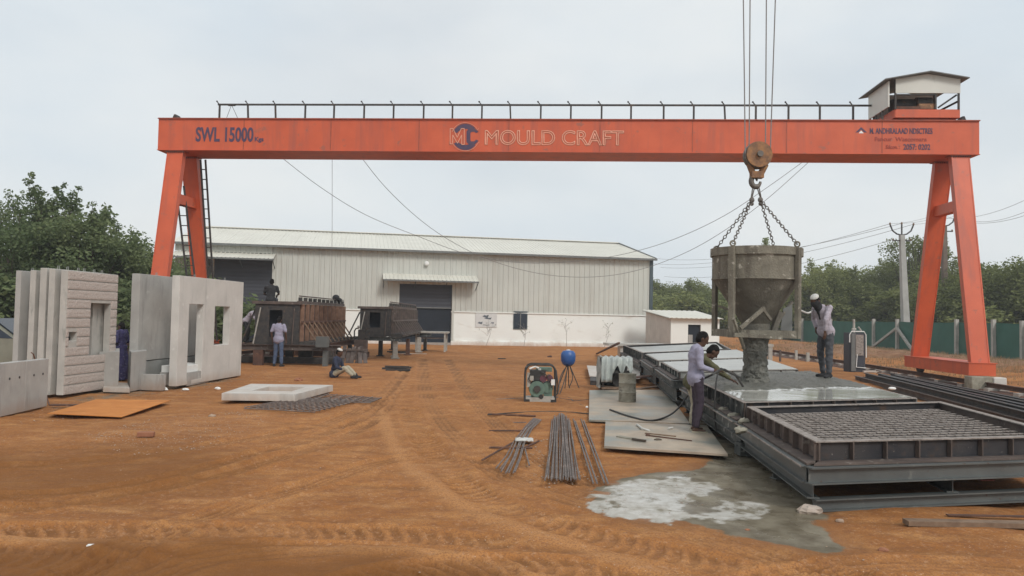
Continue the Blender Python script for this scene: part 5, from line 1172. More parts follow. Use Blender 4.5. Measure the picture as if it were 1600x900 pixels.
# flat concrete frame with a window opening, and rebar mats under it
Qf = [G(346, 627), G(461, 627.5), G(521, 611), G(392, 609)]
zf0, zf1 = .05, .19
Qf = [Z(G(346, 627, .03), 0), Z(G(461, 627, .05), 0), Z(G(520, 611, .05), 0), Z(G(392, 610.5, .03), 0)]
fr_ = root('cast_opening_slab', tuple(sum(Qf, Vector())/4), 'flat pale concrete frame with a rectangular opening lying on the ground', 'frame')
hq = [bil(Qf, .27, .28), bil(Qf, .80, .28), bil(Qf, .78, .72), bil(Qf, .32, .72)]
for i in range(4):
    k = (i+1) % 4; zz = lambda q: zf0+.0
    part('frame_side', MB().hexa([Z(Qf[i], zf0), Z(Qf[k], zf0), Z(hq[k], zf0), Z(hq[i], zf0), Z(Qf[i], zf1), Z(Qf[k], zf1), Z(hq[k], zf1), Z(hq[i], zf1)]), 'conc', fr_)
for q in (.1, .9): part('packing_block', MB().box(bil(Qf, q, .2)+Vector((0, 0, .025)), (.2, .12, .05)), 'wood', fr_); part('packing_block', MB().box(bil(Qf, q, .8)+Vector((0, 0, .025)), (.2, .12, .05)), 'wood', fr_)
def mat_(q4, n1_, n2_, label):
    Q = [G(*p_) for p_ in q4]; r = root('rebar_mat', tuple(sum(Q, Vector())/4), label, 'rebar mesh')
    for k in range(n1_): t = k/(n1_-1); part('bar', MB().tube([Z(bil(Q, 0, t), .035), Z(bil(Q, .5, t), .04), Z(bil(Q, 1, t), .035)], .011, 5), 'rebar', r)
    for k in range(n2_): t = k/(n2_-1); part('bar', MB().tube([Z(bil(Q, t, 0), .055), Z(bil(Q, t, .5), .055), Z(bil(Q, t, 1), .055)], .011, 5), 'rebar', r)
mat_(((382, 641), (492, 647), (566, 628), (470, 625)), 11, 13, 'flat rebar mat lying in front of the pale concrete frame')
mat_(((470, 630), (580, 632), (596, 625), (500, 618)), 6, 8, 'smaller rebar mat at the right corner of the pale concrete frame')
# parked car cut by the left edge
car = root('parked_car', (-13.6, 19.5, 0), 'dusty car parked at the left edge behind the stacked panels', 'car')
cx0, cy0 = -13.15, 19.6
prof_c = [(-2.2, .35), (-2.2, .75), (-2.0, .95), (-1.05, 1.06), (-.35, 1.52), (.75, 1.55), (1.55, 1.12), (2.1, 1.05), (2.2, .8), (2.2, .35)]
def carsec(w0, pr, m, name, inset_=0.0, dy=0):
    mb = MB(); n = len(pr)
    L_ = [Vector((cx0-x*1.0, cy0-w0/2+max(0, (z-1.0))*.28, z)) for x, z in pr]; R_ = [Vector((cx0-x, cy0+w0/2-max(0, (z-1.0))*.28, z)) for x, z in pr]
    mb.v = [tuple(v_) for v_ in L_+R_]; mb.f = [tuple(range(n)), tuple(range(2*n-1, n-1, -1))]+[(i, n+i, n+(i+1) % n, (i+1) % n) for i in range(n)]; return part(name, mb, m, car)
carsec(1.68, prof_c, 'car_paint', 'body'); carsec(1.705, [(-1.0, 1.08), (-.36, 1.46), (.70, 1.48), (1.40, 1.10)], 'glass', 'side_windows')
mb = MB(); mb.hexa([(cx0+1.06, cy0-.70, 1.08), (cx0+1.06, cy0+.70, 1.08), (cx0+.34, cy0+.60, 1.54), (cx0+.34, cy0-.60, 1.54), (cx0+1.08, cy0-.70, 1.10), (cx0+1.08, cy0+.70, 1.10), (cx0+.36, cy0+.60, 1.56), (cx0+.36, cy0-.60, 1.56)]); part('windscreen', mb, 'glass', car)
for sx in (-1.35, 1.35):
    for sy in (-.72, .72):
        wh = part('wheel', MB().tube([(cx0+sx, cy0+sy-.1, .32), (cx0+sx, cy0+sy+.1, .32)], .32, 20), 'black', car, True); part('rim', MB().tube([(cx0+sx, cy0+sy-.11, .32), (cx0+sx, cy0+sy+.11, .32)], .18, 14), 'alu', wh, True)
for sy in (-.6, .6): part('headlight', MB().ball((cx0+2.17, cy0+sy, .75), .11, 10, 6, (.4, 1, .7)), 'white', car, True)
# earth bank behind the car
mb = MB(); 
for i in range(26):
    for k in range(8):
        x = -26+i*.62; y = 26+k*.7; mb.v.append((x, y, max(-.05, 1.5*math.exp(-((k-4)/2.2)**2)*(.8+.6*mnoise.noise(Vector((x*.6, y*.6, 3))))*(1 if x < -12.5 else .25)-.1)))
for i in range(25):
    for k in range(7): q = i*8+k; mb.f.append((q, q+8, q+9, q+1))
struct('terrain', mb, 'rust', True)

# ================================================================== WALL MOULDS IN THE MIDDLE
def mould(C0, wfront, ln, z0, z1, door, label, nrib, rust, dshift, splay):
    """C0 near right corner; front face runs left (-x), right face runs back (+y)"""
    r = root('wall_mould', (C0[0]-wfront/2, C0[1]+ln/2, z0), label, 'mould', 'wall moulds')
    x0, y0 = C0; mm = 'dark_steel'
    dx0_, dx1_, dz0, dz1 = door
    F = lambda xa, xb_, za, zb, n='front_plate': part(n, MB().box(((xa+xb_)/2, y0+.03, (za+zb)/2), (abs(xb_-xa), .06, zb-za)), mm, r)
    F(x0-wfront, x0-wfront+dx0_, z0, z1); F(x0-wfront+dx1_, x0, z0, z1); F(x0-wfront+dx0_, x0-wfront+dx1_, dz1, z1); F(x0-wfront+dx0_, x0-wfront+dx1_, z0, dz0)
    part('hole_shade_sheet', MB().box((x0-wfront/2, y0+.5, (z0+z1)/2), (wfront-.1, .05, z1-z0-.02)), 'dark_int', r); part('light_block_cover', MB().box((x0-wfront/2, y0+.28, z1-.02), (wfront-.02, .5, .02)), mm, r)  # near-black sheet paints the hole's gloom; top cover added to block light
    part('side_plate', MB().box((x0-.03, y0+ln/2+.03, (z0+z1)/2), (.04, ln-.06, z1-z0-.02)), 'dark_steel', r)
    part('side_plate', MB().box((x0-wfront+.03, y0+ln/2+.03, (z0+z1)/2), (.04, ln-.06, z1-z0-.02)), mm, r)
    for i in range(nrib):
        y = y0+.15+(ln-.3)*i/(nrib-1)
        o = part('rib', MB().box((x0+.065, y, (z0+z1)/2+.02), (.14 if rust == 'rust' else .10, .045, z1-z0-.06)), 'rust_rib' if rust == 'rust' else 'form_side', r)
        if i < nrib-1:
            part('strut', MB().bar((x0+.09, y+.03, z0+(z1-z0)*.58), (x0+splay, y+dshift, z0+.04), .045, .045), 'wood' if rust == 'rust' else 'form_side', r)
            part('strut', MB().bar((x0-wfront-.04, y, z0+(z1-z0)*.85), (x0-wfront-splay*.9, y, z0+.03), .05, .05), mm, r) if i % 3 == 0 else None
    part('side_waler', MB().box((x0+.10, y0+ln/2, z0+(z1-z0)*.56), (.06, ln, .07)), rust, r)
    part('side_waler', MB().box((x0+.06+splay*.4, y0+ln/2, z0+.06), (splay*.9, ln+.1, .12)), mm, r)
    tr_ = part('top_rail', MB().box((x0-.02, y0+ln/2, z1+.05), (.14, ln, .10)).box((x0-wfront/2, y0+.0, z1+.02), (wfront+.2, .14, .10)), 'form_side', r)
    for i in range(nrib):
        y = y0+.15+(ln-.3)*i/(nrib-1); part('clamp', MB().box((x0-.02, y, z1+.16), (.12, .10, .13)), mm, tr_)
    part('upper_pipe', MB().tube([(x0-.02, y0, z1+.27), (x0-.02, y0+ln, z1+.27)], .025, 6), 'form_side', r)
    for xx in (x0-wfront+.12, x0-.25): part('front_prop', MB().bar((xx+.08, y0-.04, z1-.16), (xx-(.06 if xx < x0-wfront/2 else -.04), y0-(.3 if xx < x0-wfront/2 else .1), z0+.02), .032, .032), 'alu' if xx < x0-wfront/2 else 'form_side', r)
    return r
C1 = (-7.42, 26.9)
mould(C1, 1.55, 7.0, .72, 2.16, (.50, .96, .98, 1.92), 'larger wall mould with rusty brown ribbed side and a door shaped hole', 11, 'rust', .35, .55)
C2 = (-5.10, 32.4)
mould(C2, 1.28, 8.6, .92, 2.10, (.40, .86, 1.28, 1.92), 'smaller dark wall mould with flared ribs right of the rusty one', 13, 'form_side', -.1, .55)
# supports under the moulds
tb = root('steel_trestle', (-8.2, 30, 0), 'long low steel trestle that carries the rusty wall mould', 'trestle')
part('front_beam', MB().ibeam((-11.2, 26.75, .62), (-5.9, 26.75, .64), .19, .2), 'form_side', tb); part('rear_beam', MB().ibeam((-11.2, 33.3, .62), (-6.6, 33.3, .62), .19, .2), 'form_side', tb)
for x in (-9.6, -8.2, -6.9): part('cross_beam', MB().ibeam((x, 26.85, .63), (x, 33.2, .63), .18, .15), 'rust', tb)
for (x, y, wdt, m) in ((-8.75, 26.75, .33, 'rust'), (-8.1, 28.2, .25, 'dark_steel'), (-6.38, 26.55, .16, 'grey_steel'), (-7.5, 28.2, .5, 'dark_steel'), (-6.7, 28.4, .3, 'dark_steel'), (-6.9, 33.0, .16, 'dark_steel'), (-10.6, 26.8, .2, 'rust'), (-9.8, 33.0, .2, 'dark_steel'), (-8.5, 33.0, .2, 'dark_steel')):
    part('leg', MB().box((x, y, .27), (wdt, .2, .54)), m, tb)
part('ground_beam', MB().box((-8.2, 27.6, .14), (4.4, .22, .22)), 'dark_steel', tb)
part('ground_beam', MB().box((-8.2, 32.6, .14), (4.4, .22, .22)), 'rust', tb)
def sheets_mb():
    mb = MB()
    for i in range(8): x = -6.55+i*.17; mb.bar((x, 28.4+.1*(i % 2), 0), (x+random.uniform(-.12, .12), 28.75, random.uniform(.45, .66)), .15, .025)
    mb.box((-5.95, 28.62, .5), (1.3, .05, .06)); return mb
thing('steel_crate', MB().box((-7.0+.55, 26.35, .86), (.40, .3, .36)), 'grey_steel', 'small grey steel box standing on the beam at the end of the rusty mould', 'box')
thing('rusty_sheet_stack', sheets_mb(), 'form_side', 'brown rusty boards standing under the gap between the two moulds', 'sheets')
t2 = root('steel_trestle', (-5.4, 36, 0), 'grey legged steel trestle that carries the smaller dark mould', 'trestle')
part('front_beam', MB().ibeam((-6.6, 32.3, .82), (-4.6, 32.3, .82), .17, .18), 'splashed_steel', t2); part('rear_beam', MB().ibeam((-6.6, 40.6, .82), (-4.2, 40.6, .82), .17, .18), 'splashed_steel', t2)
for x in (-6.2, -5.1): part('side_beam', MB().ibeam((x, 32.4, .83), (x, 40.5, .83), .16, .15), 'dark_steel', t2)
for (x, y, m) in ((-6.15, 32.2, 'grey_steel'), (-5.75, 34.0, 'dark_steel'), (-5.1, 33.8, 'alu'), (-4.85, 32.4, 'alu'), (-4.75, 35.5, 'rust'), (-4.55, 38.2, 'alu'), (-6.2, 40.4, 'dark_steel'), (-4.5, 40.4, 'grey_steel')): part('leg', MB().box((x, y, .37), (.17, .17, .74)).box((x, y, .02), (.32, .3, .04)), m, t2)
t3 = root('work_table', (-4.0, 39, 0), 'bare pale steel table with thin legs at the warehouse door', 'table')
part('table_top', MB().box((-4.05, 39.5, .98), (1.7, 1.2, .08)), 'alu', t3)
for (x, y) in ((-4.8, 39), (-3.35, 39), (-4.8, 40), (-3.35, 40)): part('leg', MB().bar((x, y, 0), (x, y, .94), .09, .09), 'alu', t3)
part('shelf_rail', MB().box((-4.05, 39.5, .68), (1.4, .9, .05)), 'form_side', t3)
def debris(px, py, ln, rz, h, m, label, name='scrap_piece', n=1, r_=.03):
    p_ = G(px, py); mb = MB()
    for i in range(n): a_ = rz+random.uniform(-.25, .25)*(n > 1); c = p_+Vector((random.uniform(-.1, .1)*(n > 1), random.uniform(-.12, .12)*(n > 1), h/2+.03*i)); d = Vector((math.cos(a_), math.sin(a_), 0))*ln/2; mb.bar(c-d, c+d, r_*2, h if n == 1 else r_*2)
    return thing(name, mb, m, label, 'scrap')
debris(619, 580, .8, .1, .06, 'dark_steel', 'small dark heap of scrap bars on the earth before the smaller mould', n=5)
debris(585, 583, .7, .05, .02, 'brick', 'reddish stick lying left of the dark scrap heap')
debris(620, 551, .9, .0, .03, 'dark_steel', 'dark strip on the ground behind the scrap heap', n=2)
debris(645, 553, 1.3, .1, .03, 'conc', 'pale strip on the ground under the smaller mould')
debris(1560, 596, .3, .1, .1, 'stone', 'pale stone at the right block', n=1) if False else None
debris(784, 561, .35, .0, .04, 'dark_steel', 'thin dark stick far out on the bare earth', n=1)
debris(957, 547, .6, .3, .06, 'dark_steel', 'low dark strip at the foot of the white wall', n=2) if False else None

# ================================================================== TOOLS AND GOODS IN THE MIDDLE FOREGROUND
# generator in its tube cage
gp0 = G(844, 631); gx, gy = gp0.x, gp0.y+.25
gn = root('generator', (gx, gy, 0), 'green engine generator in a round tube cage', 'generator')
for yy in (-.22, .22):
    P = [(-.33, 0.03), (-.33, .60), (-.32, .72), (-.27, .80), (-.2, .83), (.2, .83), (.27, .80), (.32, .72), (.33, .60), (.33, .03)]
    part('cage_tube', MB().tube([(gx+a_, gy+yy, z_) for a_, z_ in P], .019, 8), 'dark_steel', gn, True)
for (a_, z_) in ((-.33, .06), (.33, .06), (-.31, .76), (.31, .76), (-.33, .4), (.33, .4)): part('cross_tube', MB().tube([(gx+a_, gy-.22, z_), (gx+a_, gy+.22, z_)], .015, 6), 'dark_steel', gn)
part('base_tray', MB().box((gx, gy, .10), (.62, .42, .05)).box((gx, gy-.21, .08), (.62, .03, .10)), 'alu', gn)
part('engine_block', MB().tube([(gx-.07, gy-.19, .31), (gx-.07, gy+.12, .31)], .165, 18).box((gx-.07, gy, .18), (.24, .26, .12)), 'green_eng', gn, True)
part('alternator', MB().tube([(gx+.16, gy-.15, .34), (gx+.16, gy+.15, .34)], .12, 16).box((gx+.17, gy, .22), (.18, .26, .14)), 'green_eng', gn, True)
part('air_filter', MB().box((gx-.06, gy-.02, .60), (.34, .3, .22)), 'black', gn); part('fuel_cap', MB().tube([(gx-.02, gy-.1, .71), (gx-.02, gy-.1, .745)], .035, 10), 'white', gn)
part('muffler', MB().tube([(gx+.06, gy-.18, .53), (gx+.06, gy+.12, .53)], .075, 12), 'maroon', gn, True); part('muffler', MB().tube([(gx+.20, gy-.18, .54), (gx+.20, gy+.12, .54)], .07, 12), 'maroon', gn, True)
part('fuel_tank', MB().box((gx+.08, gy+.05, .72), (.34, .24, .09)), 'green_eng', gn); part('handle_pad', MB().tube([(gx-.24, gy-.2, .74), (gx-.12, gy-.2, .79), (gx-.04, gy-.2, .76)], .02, 8), 'white', gn, True)
part('side_box', MB().box((gx-.25, gy-.14, .50), (.07, .1, .30)), 'alu', gn); part('fan_shroud', MB().tube([(gx+.02, gy-.235, .15), (gx+.02, gy-.20, .15)], .05, 10), 'black', gn)
for sx in (-.27, .27): part('foot', MB().box((gx+sx, gy-.18, .045), (.09, .10, .09)), 'black', gn)
for k in range(7): part('cooling_fin', MB().tube([(gx-.07, gy-.20+.004*k, .31), (gx-.07, gy-.192+.004*k, .31)], .172-.0015*k, 18) if k == 0 else MB().tube([(gx-.07, gy-.14+.04*k, .31), (gx-.07, gy-.132+.04*k, .31)], .178, 18), 'black' if k else 'green_eng', gn)
part('fuel_hose', MB().tube([(gx-.2, gy-.2, .68), (gx-.26, gy-.22, .52), (gx-.18, gy-.22, .44)], .012, 6), 'black', gn, True); part('spark_lead', MB().tube([(gx+.0, gy-.2, .70), (gx+.12, gy-.24, .62), (gx+.2, gy-.2, .48), (gx+.24, gy-.21, .34)], .010, 6), 'black', gn, True)
part('starter_cup', MB().tube([(gx-.07, gy-.24, .31), (gx-.07, gy-.19, .31)], .075, 14), 'dark_steel', gn, True); part('switch_box', MB().box((gx+.27, gy-.18, .46), (.08, .08, .12)), 'white', gn); part('carburettor', MB().box((gx-.19, gy-.16, .54), (.08, .1, .1)), 'alu', gn)
part('front_panel', MB().box((gx+.15, gy-.21, .11), (.22, .04, .10)), 'alu', gn)
# blue drum on a tripod
bp0 = G(887, 607); bx, by = bp0.x, bp0.y
dm = root('blue_drum', (bx, by, 0), 'blue round drum on a thin tripod stand with hanging cables', 'drum')
zc_ = D(886, 559, by).z
part('drum', MB().lathe((bx, by, zc_), [(.03, -.215), (.10, -.205), (.155, -.155), (.19, -.07), (.195, .04), (.185, .12), (.14, .18), (.03, .20)], 24), 'blue', dm, True)
part('cap', MB().lathe((bx, by, zc_+.195), [(.05, 0), (.05, .02), (.02, .022)], 16), 'white', dm, True)
for (ax_, ay_) in ((-.28, -.2), (.05, .28), (.30, -.12), (-.1, -.3)): part('tripod_leg', MB().tube([(bx+ax_, by+ay_, 0), (bx+ax_*.15, by+ay_*.15, zc_-.20)], .012, 6), 'dark_steel', dm)
def cable(pts, label, r=.013, m='black', name='cable', cat='cable', group=None):
    P = [Vector(p_) for p_ in pts]; P = [P[0]*2-P[1]]+P+[P[-1]*2-P[-2]]; out_ = []
    for i in range(1, len(P)-2):
        for j in range(6):
            t = j/6; a, b, c, d = P[i-1], P[i], P[i+1], P[i+2]; out_.append(.5*((2*b)+(c-a)*t+(2*a-5*b+4*c-d)*t*t+(3*b-a-3*c+d)*t**3))
    out_.append(P[-2]); return thing(name, MB().tube(out_, r, 7), m, label, cat, group, smooth=True)
cable([(bx-.03, by-.03, zc_-.2), (bx-.22, by-.5, .35), G(872, 612, .1), G(868, 618, .03), G(866, 625, .02)], 'black cable looping from the blue drum down to the generator cage', .014)
cable([(bx+.0, by-.05, zc_-.2), (bx-.12, by-.6, .3), G(876, 612, .04), G(870, 622, .02)], 'second black cable from the blue drum to the generator', .012)
cable([(bx+.04, by, zc_-.2), (bx+.12, by-.1, .3), (bx+.02, by-.25, .05), G(893, 606, .02)], 'short black loop hanging under the blue drum', .012)
cable([G(864, 572, .75) if False else (gx+.34, gy-.1, .72), (gx+.38, gy-.15, .4), G(872, 615, .02), G(890, 622, .02), G(897, 628, .02), G(916, 636, .02)], 'black cable from the generator cage to a white plug on the ground', .012)
cable([G(871, 622, .02), G(905, 626, .02), G(950, 620, .05), G(990, 617, .05), G(1018, 618, .05)], 'long dark cable running from the generator over the plate behind the barrel', .013)
cable([G(762, 648, .02), G(800, 645, .02), G(860, 643, .02), G(915, 646, .02), G(957, 652, .04)], 'thin dark cable across the earth below the generator', .010)
mb = MB().ball(G(917, 636.5, .03), .03, 8, 6); thing('plug', mb, 'white', 'white plug at the end of the generator cable', 'plug')
# steel plates on the ground
def plate(q4, label, z=.03, th=.012, m='plate', lift=(0, 0, 0, 0)):
    Q = [G(*p_) for p_ in q4]; return thing('steel_plate', MB().hexa([Z(Q[i], z+lift[i]) for i in range(4)]+[Z(Q[i], z+th+lift[i]) for i in range(4)]), m, label, 'plate')
plate(((920, 662), (1078, 668), (1040, 613), (921, 614)), 'cement smeared steel plate under the grey barrel', .04, .03)
plate(((944, 706), (1137, 719), (1104, 672), (946, 665.5)), 'front cement stained plate with tools lying on it', .05, .03)
plate(((921, 596), (1000, 600), (1000, 582), (917, 578)), 'pale grey plate lying behind the tarp covered crate', .14, .02, 'conc')
thing('packing_beam', MB().hexa([G(922, 602), G(950, 603), G(950, 592), G(922, 591)]+[Z(G(922, 602), .13), Z(G(950, 603), .13), Z(G(950, 592), .13), Z(G(922, 591), .13)]), 'dark_steel', 'dark beam under the pale grey plate', 'beam')
thing('board_scrap', MB().bar(G(958, 612, .03), G(1062, 600, .1), .2, .03), 'wood', 'brown board between the barrel and the casting beds', 'board')
thing('board_scrap', MB().bar(G(985, 590, .2), G(1045, 585, .3), .35, .03), 'rust', 'rusty sheet scrap leaning below the far casting beds', 'sheet')
b_ = G(982, 634); br_ = root('barrel', (b_.x, b_.y+.19, .07), 'cement caked steel barrel standing on the plate', 'barrel')
pr = [(.175, .0), (.19, .01), (.185, .19), (.198, .205), (.185, .22), (.185, .39), (.198, .405), (.185, .42), (.188, .585), (.195, .60), (.178, .60), (.172, .565)]
part('shell', MB().lathe((b_.x, b_.y+.19, .07), pr, 28, .03), 'barrel', br_, True); part('rubble_fill', MB().lathe((b_.x, b_.y+.19, .60), [(.17, 0), (.1, .03), (.03, .035)], 16, .2), 'conc', br_)
# tarp covered crate
c0 = G(963, 612); ct = root('tarp_crate', (c0.x, c0.y+.3, 0), 'crate half covered by pale crumpled tarp with a dark open side', 'crate')
cw, cd, chh = .74, .62, .84; cx_, cy_ = c0.x, c0.y+.33
for (sx, sy) in ((-1, -1), (1, -1), (1, 1), (-1, 1)): part('corner_post', MB().box((cx_+sx*(cw/2-.03), cy_+sy*(cd/2-.03), chh/2), (.05, .05, chh)), 'dark_steel', ct)
part('back_board', MB().box((cx_, cy_+cd/2, chh/2), (cw, .03, chh)), 'dark_int', ct); part('floor_board', MB().box((cx_, cy_, .08), (cw, cd, .05)), 'wood', ct)
part('inner_drum', MB().tube([(cx_+.12, cy_-.1, .28), (cx_+.12, cy_+.2, .28)], .2, 18), 'black', ct, True)
part('mid_rail', MB().box((cx_+.1, cy_-cd/2, .50), (.55, .04, .07)), 'black', ct)
mb = MB(); n1_, n2_ = 40, 14
for i in range(n1_+1):
    for k in range(n2_+1):
        t = i/n1_; s_ = k/n2_
        # runs over the top, then down the left and front sides
        x = cx_-cw/2-.02+t*(cw+.06); dz = 0
        if s_ < .45: y = cy_+cd/2-s_/.45*(cd+.02); z = chh+.03
        else:
            dr_ = (s_-.45)/.55; y = cy_-cd/2-.03-.05*dr_; z = chh+.02-dr_*(.62 if t < .33 else (.30+.1*math.sin(t*22)))
        fold = .028*math.sin(t*34+s_*3)+.02*mnoise.noise(Vector((t*9, s_*5, 1))); y -= fold if s_ >= .45 else 0; z += fold*.6 if s_ < .45 else 0
        if t < .02: z -= .0
        mb.v.append((x, y, z))
for i in range(n1_):
    for k in range(n2_): q = i*(n2_+1)+k; mb.f.append((q+1, q+n2_+2, q+n2_+1, q))
tp_ = part('tarp', mb, 'tarp', ct, True); sdm = tp_.modifiers.new('s', 'SOLIDIFY'); sdm.thickness = .008
mb = MB()
for i in range(13):
    for k in range(13):
        y = cy_+cd/2-i/12*cd; z = chh+.02-k/12*.78; mb.v.append((cx_-cw/2-.04-.03*math.sin(i*2.3+k*.4)-.02*k/12, y, z))
for i in range(12):
    for k in range(12): q = i*13+k; mb.f.append((q, q+1, q+14, q+13))
part('tarp_side', mb, 'tarp', ct, True)
thing('timber_pole', MB().bar(G(932, 553, .05), D(967, 536, 27.5), .08, .06), 'rust', 'rusty beam leaning up to the far end of the casting beds', 'beam')
thing('pale_planks', MB().hexa([G(960, 541), G(1020, 540), G(1015, 533), G(968, 536)]+[Z(G(960, 541), .35) , Z(G(1020, 540), .35), Z(G(1015, 533), .35), Z(G(968, 536), .35)]) if False else MB().box(Vector((6.1, 37.5, .62)), (3.0, 1.2, .12), .1).box(Vector((5.4, 37.4, .28)), (.3, .9, .56)).box(Vector((7.0, 37.4, .28)), (.3, .9, .56)), 'dry_slab', 'pale slab on low blocks beyond the casting beds', 'slab')
# tools on the front plate
def onplate(px, py, z=.085): return G(px, py, z)
t_ = root('float_trowel', tuple(onplate(985, 684)), 'dirty wooden float with a handle lying on the front plate', 'tool')
part('blade', MB().bar(onplate(966, 682), onplate(990, 686), .10, .025), 'barrel', t_); part('handle', MB().bar(onplate(988, 686, .1), onplate(1009, 689, .1), .035, .03), 'bark', t_)
thing('wrench', MB().bar(onplate(1010, 680, .09), onplate(1081, 689, .085), .02, .02).ball(onplate(1012, 680, .09), .035, 8, 6), 'rust', 'long dark bar tool lying right on the front plate', 'tool')
thing('wood_stick', MB().bar(onplate(1008, 677), onplate(1056, 682), .035, .02), 'wood', 'short brown stick beside the long bar tool on the front plate', 'stick')
thing('dark_clod', MB().ball(onplate(1028, 687), .05, 8, 6, (1.2, .8, .4)), 'bark', 'small dark clod beside the tools on the plate', 'lump')
thing('white_strip', MB().tube([onplate(995, 663, .1), onplate(1003, 669, .11), onplate(1015, 673, .09)], .016, 6), 'white_cl', 'white cloth strip at the back edge of the front plate', 'strip')
thing('white_scrap', MB().tube([onplate(1044, 669.5, .1), onplate(1051, 668, .1)], .014, 6), 'white_cl', 'small white scrap between the two plates', 'scrap')
# straight steel bars: main bundle, fanned pair, bent bundle
GR = 'loose steel bars by the plates'
for i in range(24):
    t = i/23; lay = i % 3 == 1; x0 = 862+t*30+random.uniform(-3, 3); x1 = 853+t*53+random.uniform(-1.6, 1.6); y0 = 646+((t-.5)*2)**2*12+random.uniform(-1.5, 3); y1 = 749+random.uniform(-5, 2)
    a_, b_ = G(x0, y0, .022+lay*.026), G(x1, y1, .014+lay*.014)
    thing('steel_bar', MB().tube([a_, lerp(a_, b_, .5)+Vector((random.uniform(-.02, .02), 0, .003)), b_], .0088, 7), 'rebar', 'long steel bar in the fanned bundle on the earth beside the plates', 'steel bar', 'bars of the main bundle', True)
for (x0, y0, x1, y1, lb) in ((896, 655, 927, 755, 'first loose bar right of the main bundle'), (899, 658, 933, 755, 'second loose bar right of the main bundle'), (908, 655, 944, 754, 'third loose bar right of the main bundle'), (912, 657, 950, 755, 'outermost loose bar right of the main bundle')):
    a_, b_ = G(x0, y0, .015), G(x1, y1, .015); thing('steel_bar', MB().tube([a_, lerp(a_, b_, .5), b_], .011, 7), 'rebar', lb, 'steel bar', GR, True)
for i in range(8):
    t = i/7; w_ = random.uniform(-2, 2); P = [G(834+t*12, 653+t*3, .02+.018*(i % 3)), G(820+t*11+w_*.3, 668+t*2, .02+.014*(i % 3)), G(804+t*15+w_*.6, 690+t*2, .015+.012*(i % 2)), G(793+t*20+w_, 712+t*3, .015), G(777+t*27+w_, 733+t*7+random.uniform(-4, 3), .012)]
    thing('bent_bar', MB().tube(P, .0085, 7), 'rebar', 'bent steel bar in the curved bundle left of the main one', 'steel bar', 'bars of the curved bundle', True)
for (x0, y0, x1, y1, r_, lb) in ((763, 647, 837, 650, .018, 'thicker brown pipe lying crosswise below the generator'), (764, 673, 818, 673, .014, 'upper short pipe left of the curved bundle'), (764, 699, 832, 700, .014, 'lower short pipe left of the curved bundle'), (753, 719, 800, 692, .013, 'slanting rod at the left of the curved bundle'), (818, 700, 842, 689, .013, 'short rod under the white rag'), (820, 700, 827, 727, .010, 'thin wire hook standing down from the white rag'), (800, 660, 822, 660, .008, 'tiny rod between the two short pipes'), (775, 624, 822, 622, .012, 'thin rod sticking out left of the generator')):
    thing('loose_rod', MB().tube([G(x0, y0, r_+.004), G((x0+x1)/2, (y0+y1)/2, r_+.004), G(x1, y1, r_+.004)], r_, 7), 'rust' if r_ > .012 else 'rebar', lb, 'rod', None, True)
p_ = G(819, 692); mb = MB()
for i in range(9):
    for k in range(9): mb.v.append((p_.x-.13+i*.033, p_.y-.10+k*.03, .05+.03*abs(mnoise.noise(Vector((i*.5, k*.5, 2))))))
for i in range(8):
    for k in range(8): q = i*9+k; mb.f.append((q, q+9, q+10, q+1))
o = thing('white_rag', mb, 'white_cl', 'white rag lying on the curved bundle', 'rag', None, True); sdm = o.modifiers.new('s', 'SOLIDIFY'); sdm.thickness = .02
thing('wood_chip', MB().box(G(147, 853, .02), (.10, .04, .02), .1), 'white', 'small white chip on the earth in the left foreground', 'chip')

# ================================================================== RIGHT SIDE: CHANNEL STACK, TANK, FENCE, POLES
k = 0
stack = [(1345, 592, 1760, 735, .10, .0), (1356, 591, 1790, 715, .10, .0), (1366, 590, 1800, 695, .10, .0), (1376, 591.5, 1800, 678, .10, .0), (1392, 592, 1830, 672, .10, .0), (1396, 591, 1840, 660, .10, .0), (1404, 590.5, 1850, 650, .10, .0), (1412, 590, 1860, 642, .10, .0),
         (1360, 590.5, 1775, 722, .10, .105), (1372, 590, 1795, 702, .10, .105), (1386, 590, 1815, 678, .10, .105), (1400, 589.5, 1850, 652, .10, .105)]
names = ['nearest', 'second', 'third', 'fourth', 'fifth', 'sixth', 'seventh', 'farthest']
def steel_len(x0, y0, L_, off, z):
    a_ = G(x0, y0); d = Vector((-.055+off, -1, 0)).normalized(); return Z(a_, z), Z(a_+d*L_, z)
xs_ = [1336, 1346, 1356, 1366, 1376, 1388, 1400, 1412]
for i, x in enumerate(xs_):
    L_ = 13.2-.5*(i % 3)
    q = Vector((11.2+.135*i, 25.0-.35*(i % 3), 0)); e = Vector((9.0+.27*i, 25.0-L_, 0))
    thing('steel_channel', MB().ibeam(Z(q, .09), Z(e, .09), .15, .12), 'dark_steel' if i % 3 else 'form_side', names[i]+' long dark steel channel in the bottom layer of the pile beside the beds', 'channel', 'pile of long steel channels')
for i in range(5):
    q = Vector((11.25+.20*i, 24.4-.7*(i % 2), 0)); e = Vector((9.15+.40*i, 12.2+.3*i, 0))
    thing('steel_channel', MB().ibeam(Z(q, .232), Z(e, .232), .13, .12), 'dark_steel' if i != 2 else 'form_steel', ['nearest', 'second', 'middle', 'fourth', 'farthest'][i]+' long dark steel channel in the top layer of the pile', 'channel', 'pile of long steel channels')
thing('long_timber', MB().bar(Z(G(1410, 610), .03), Z(G(1480, 622), .03), .12, .05), 'form_top', 'pale thin strip lying along the near side of the channel pile', 'strip')
thing('white_stone', MB().ball(G(1394, 607, .45), .06, 8, 6, (1.5, 1, .6)), 'white', 'white lump beside the near end of the channel pile', 'stone')
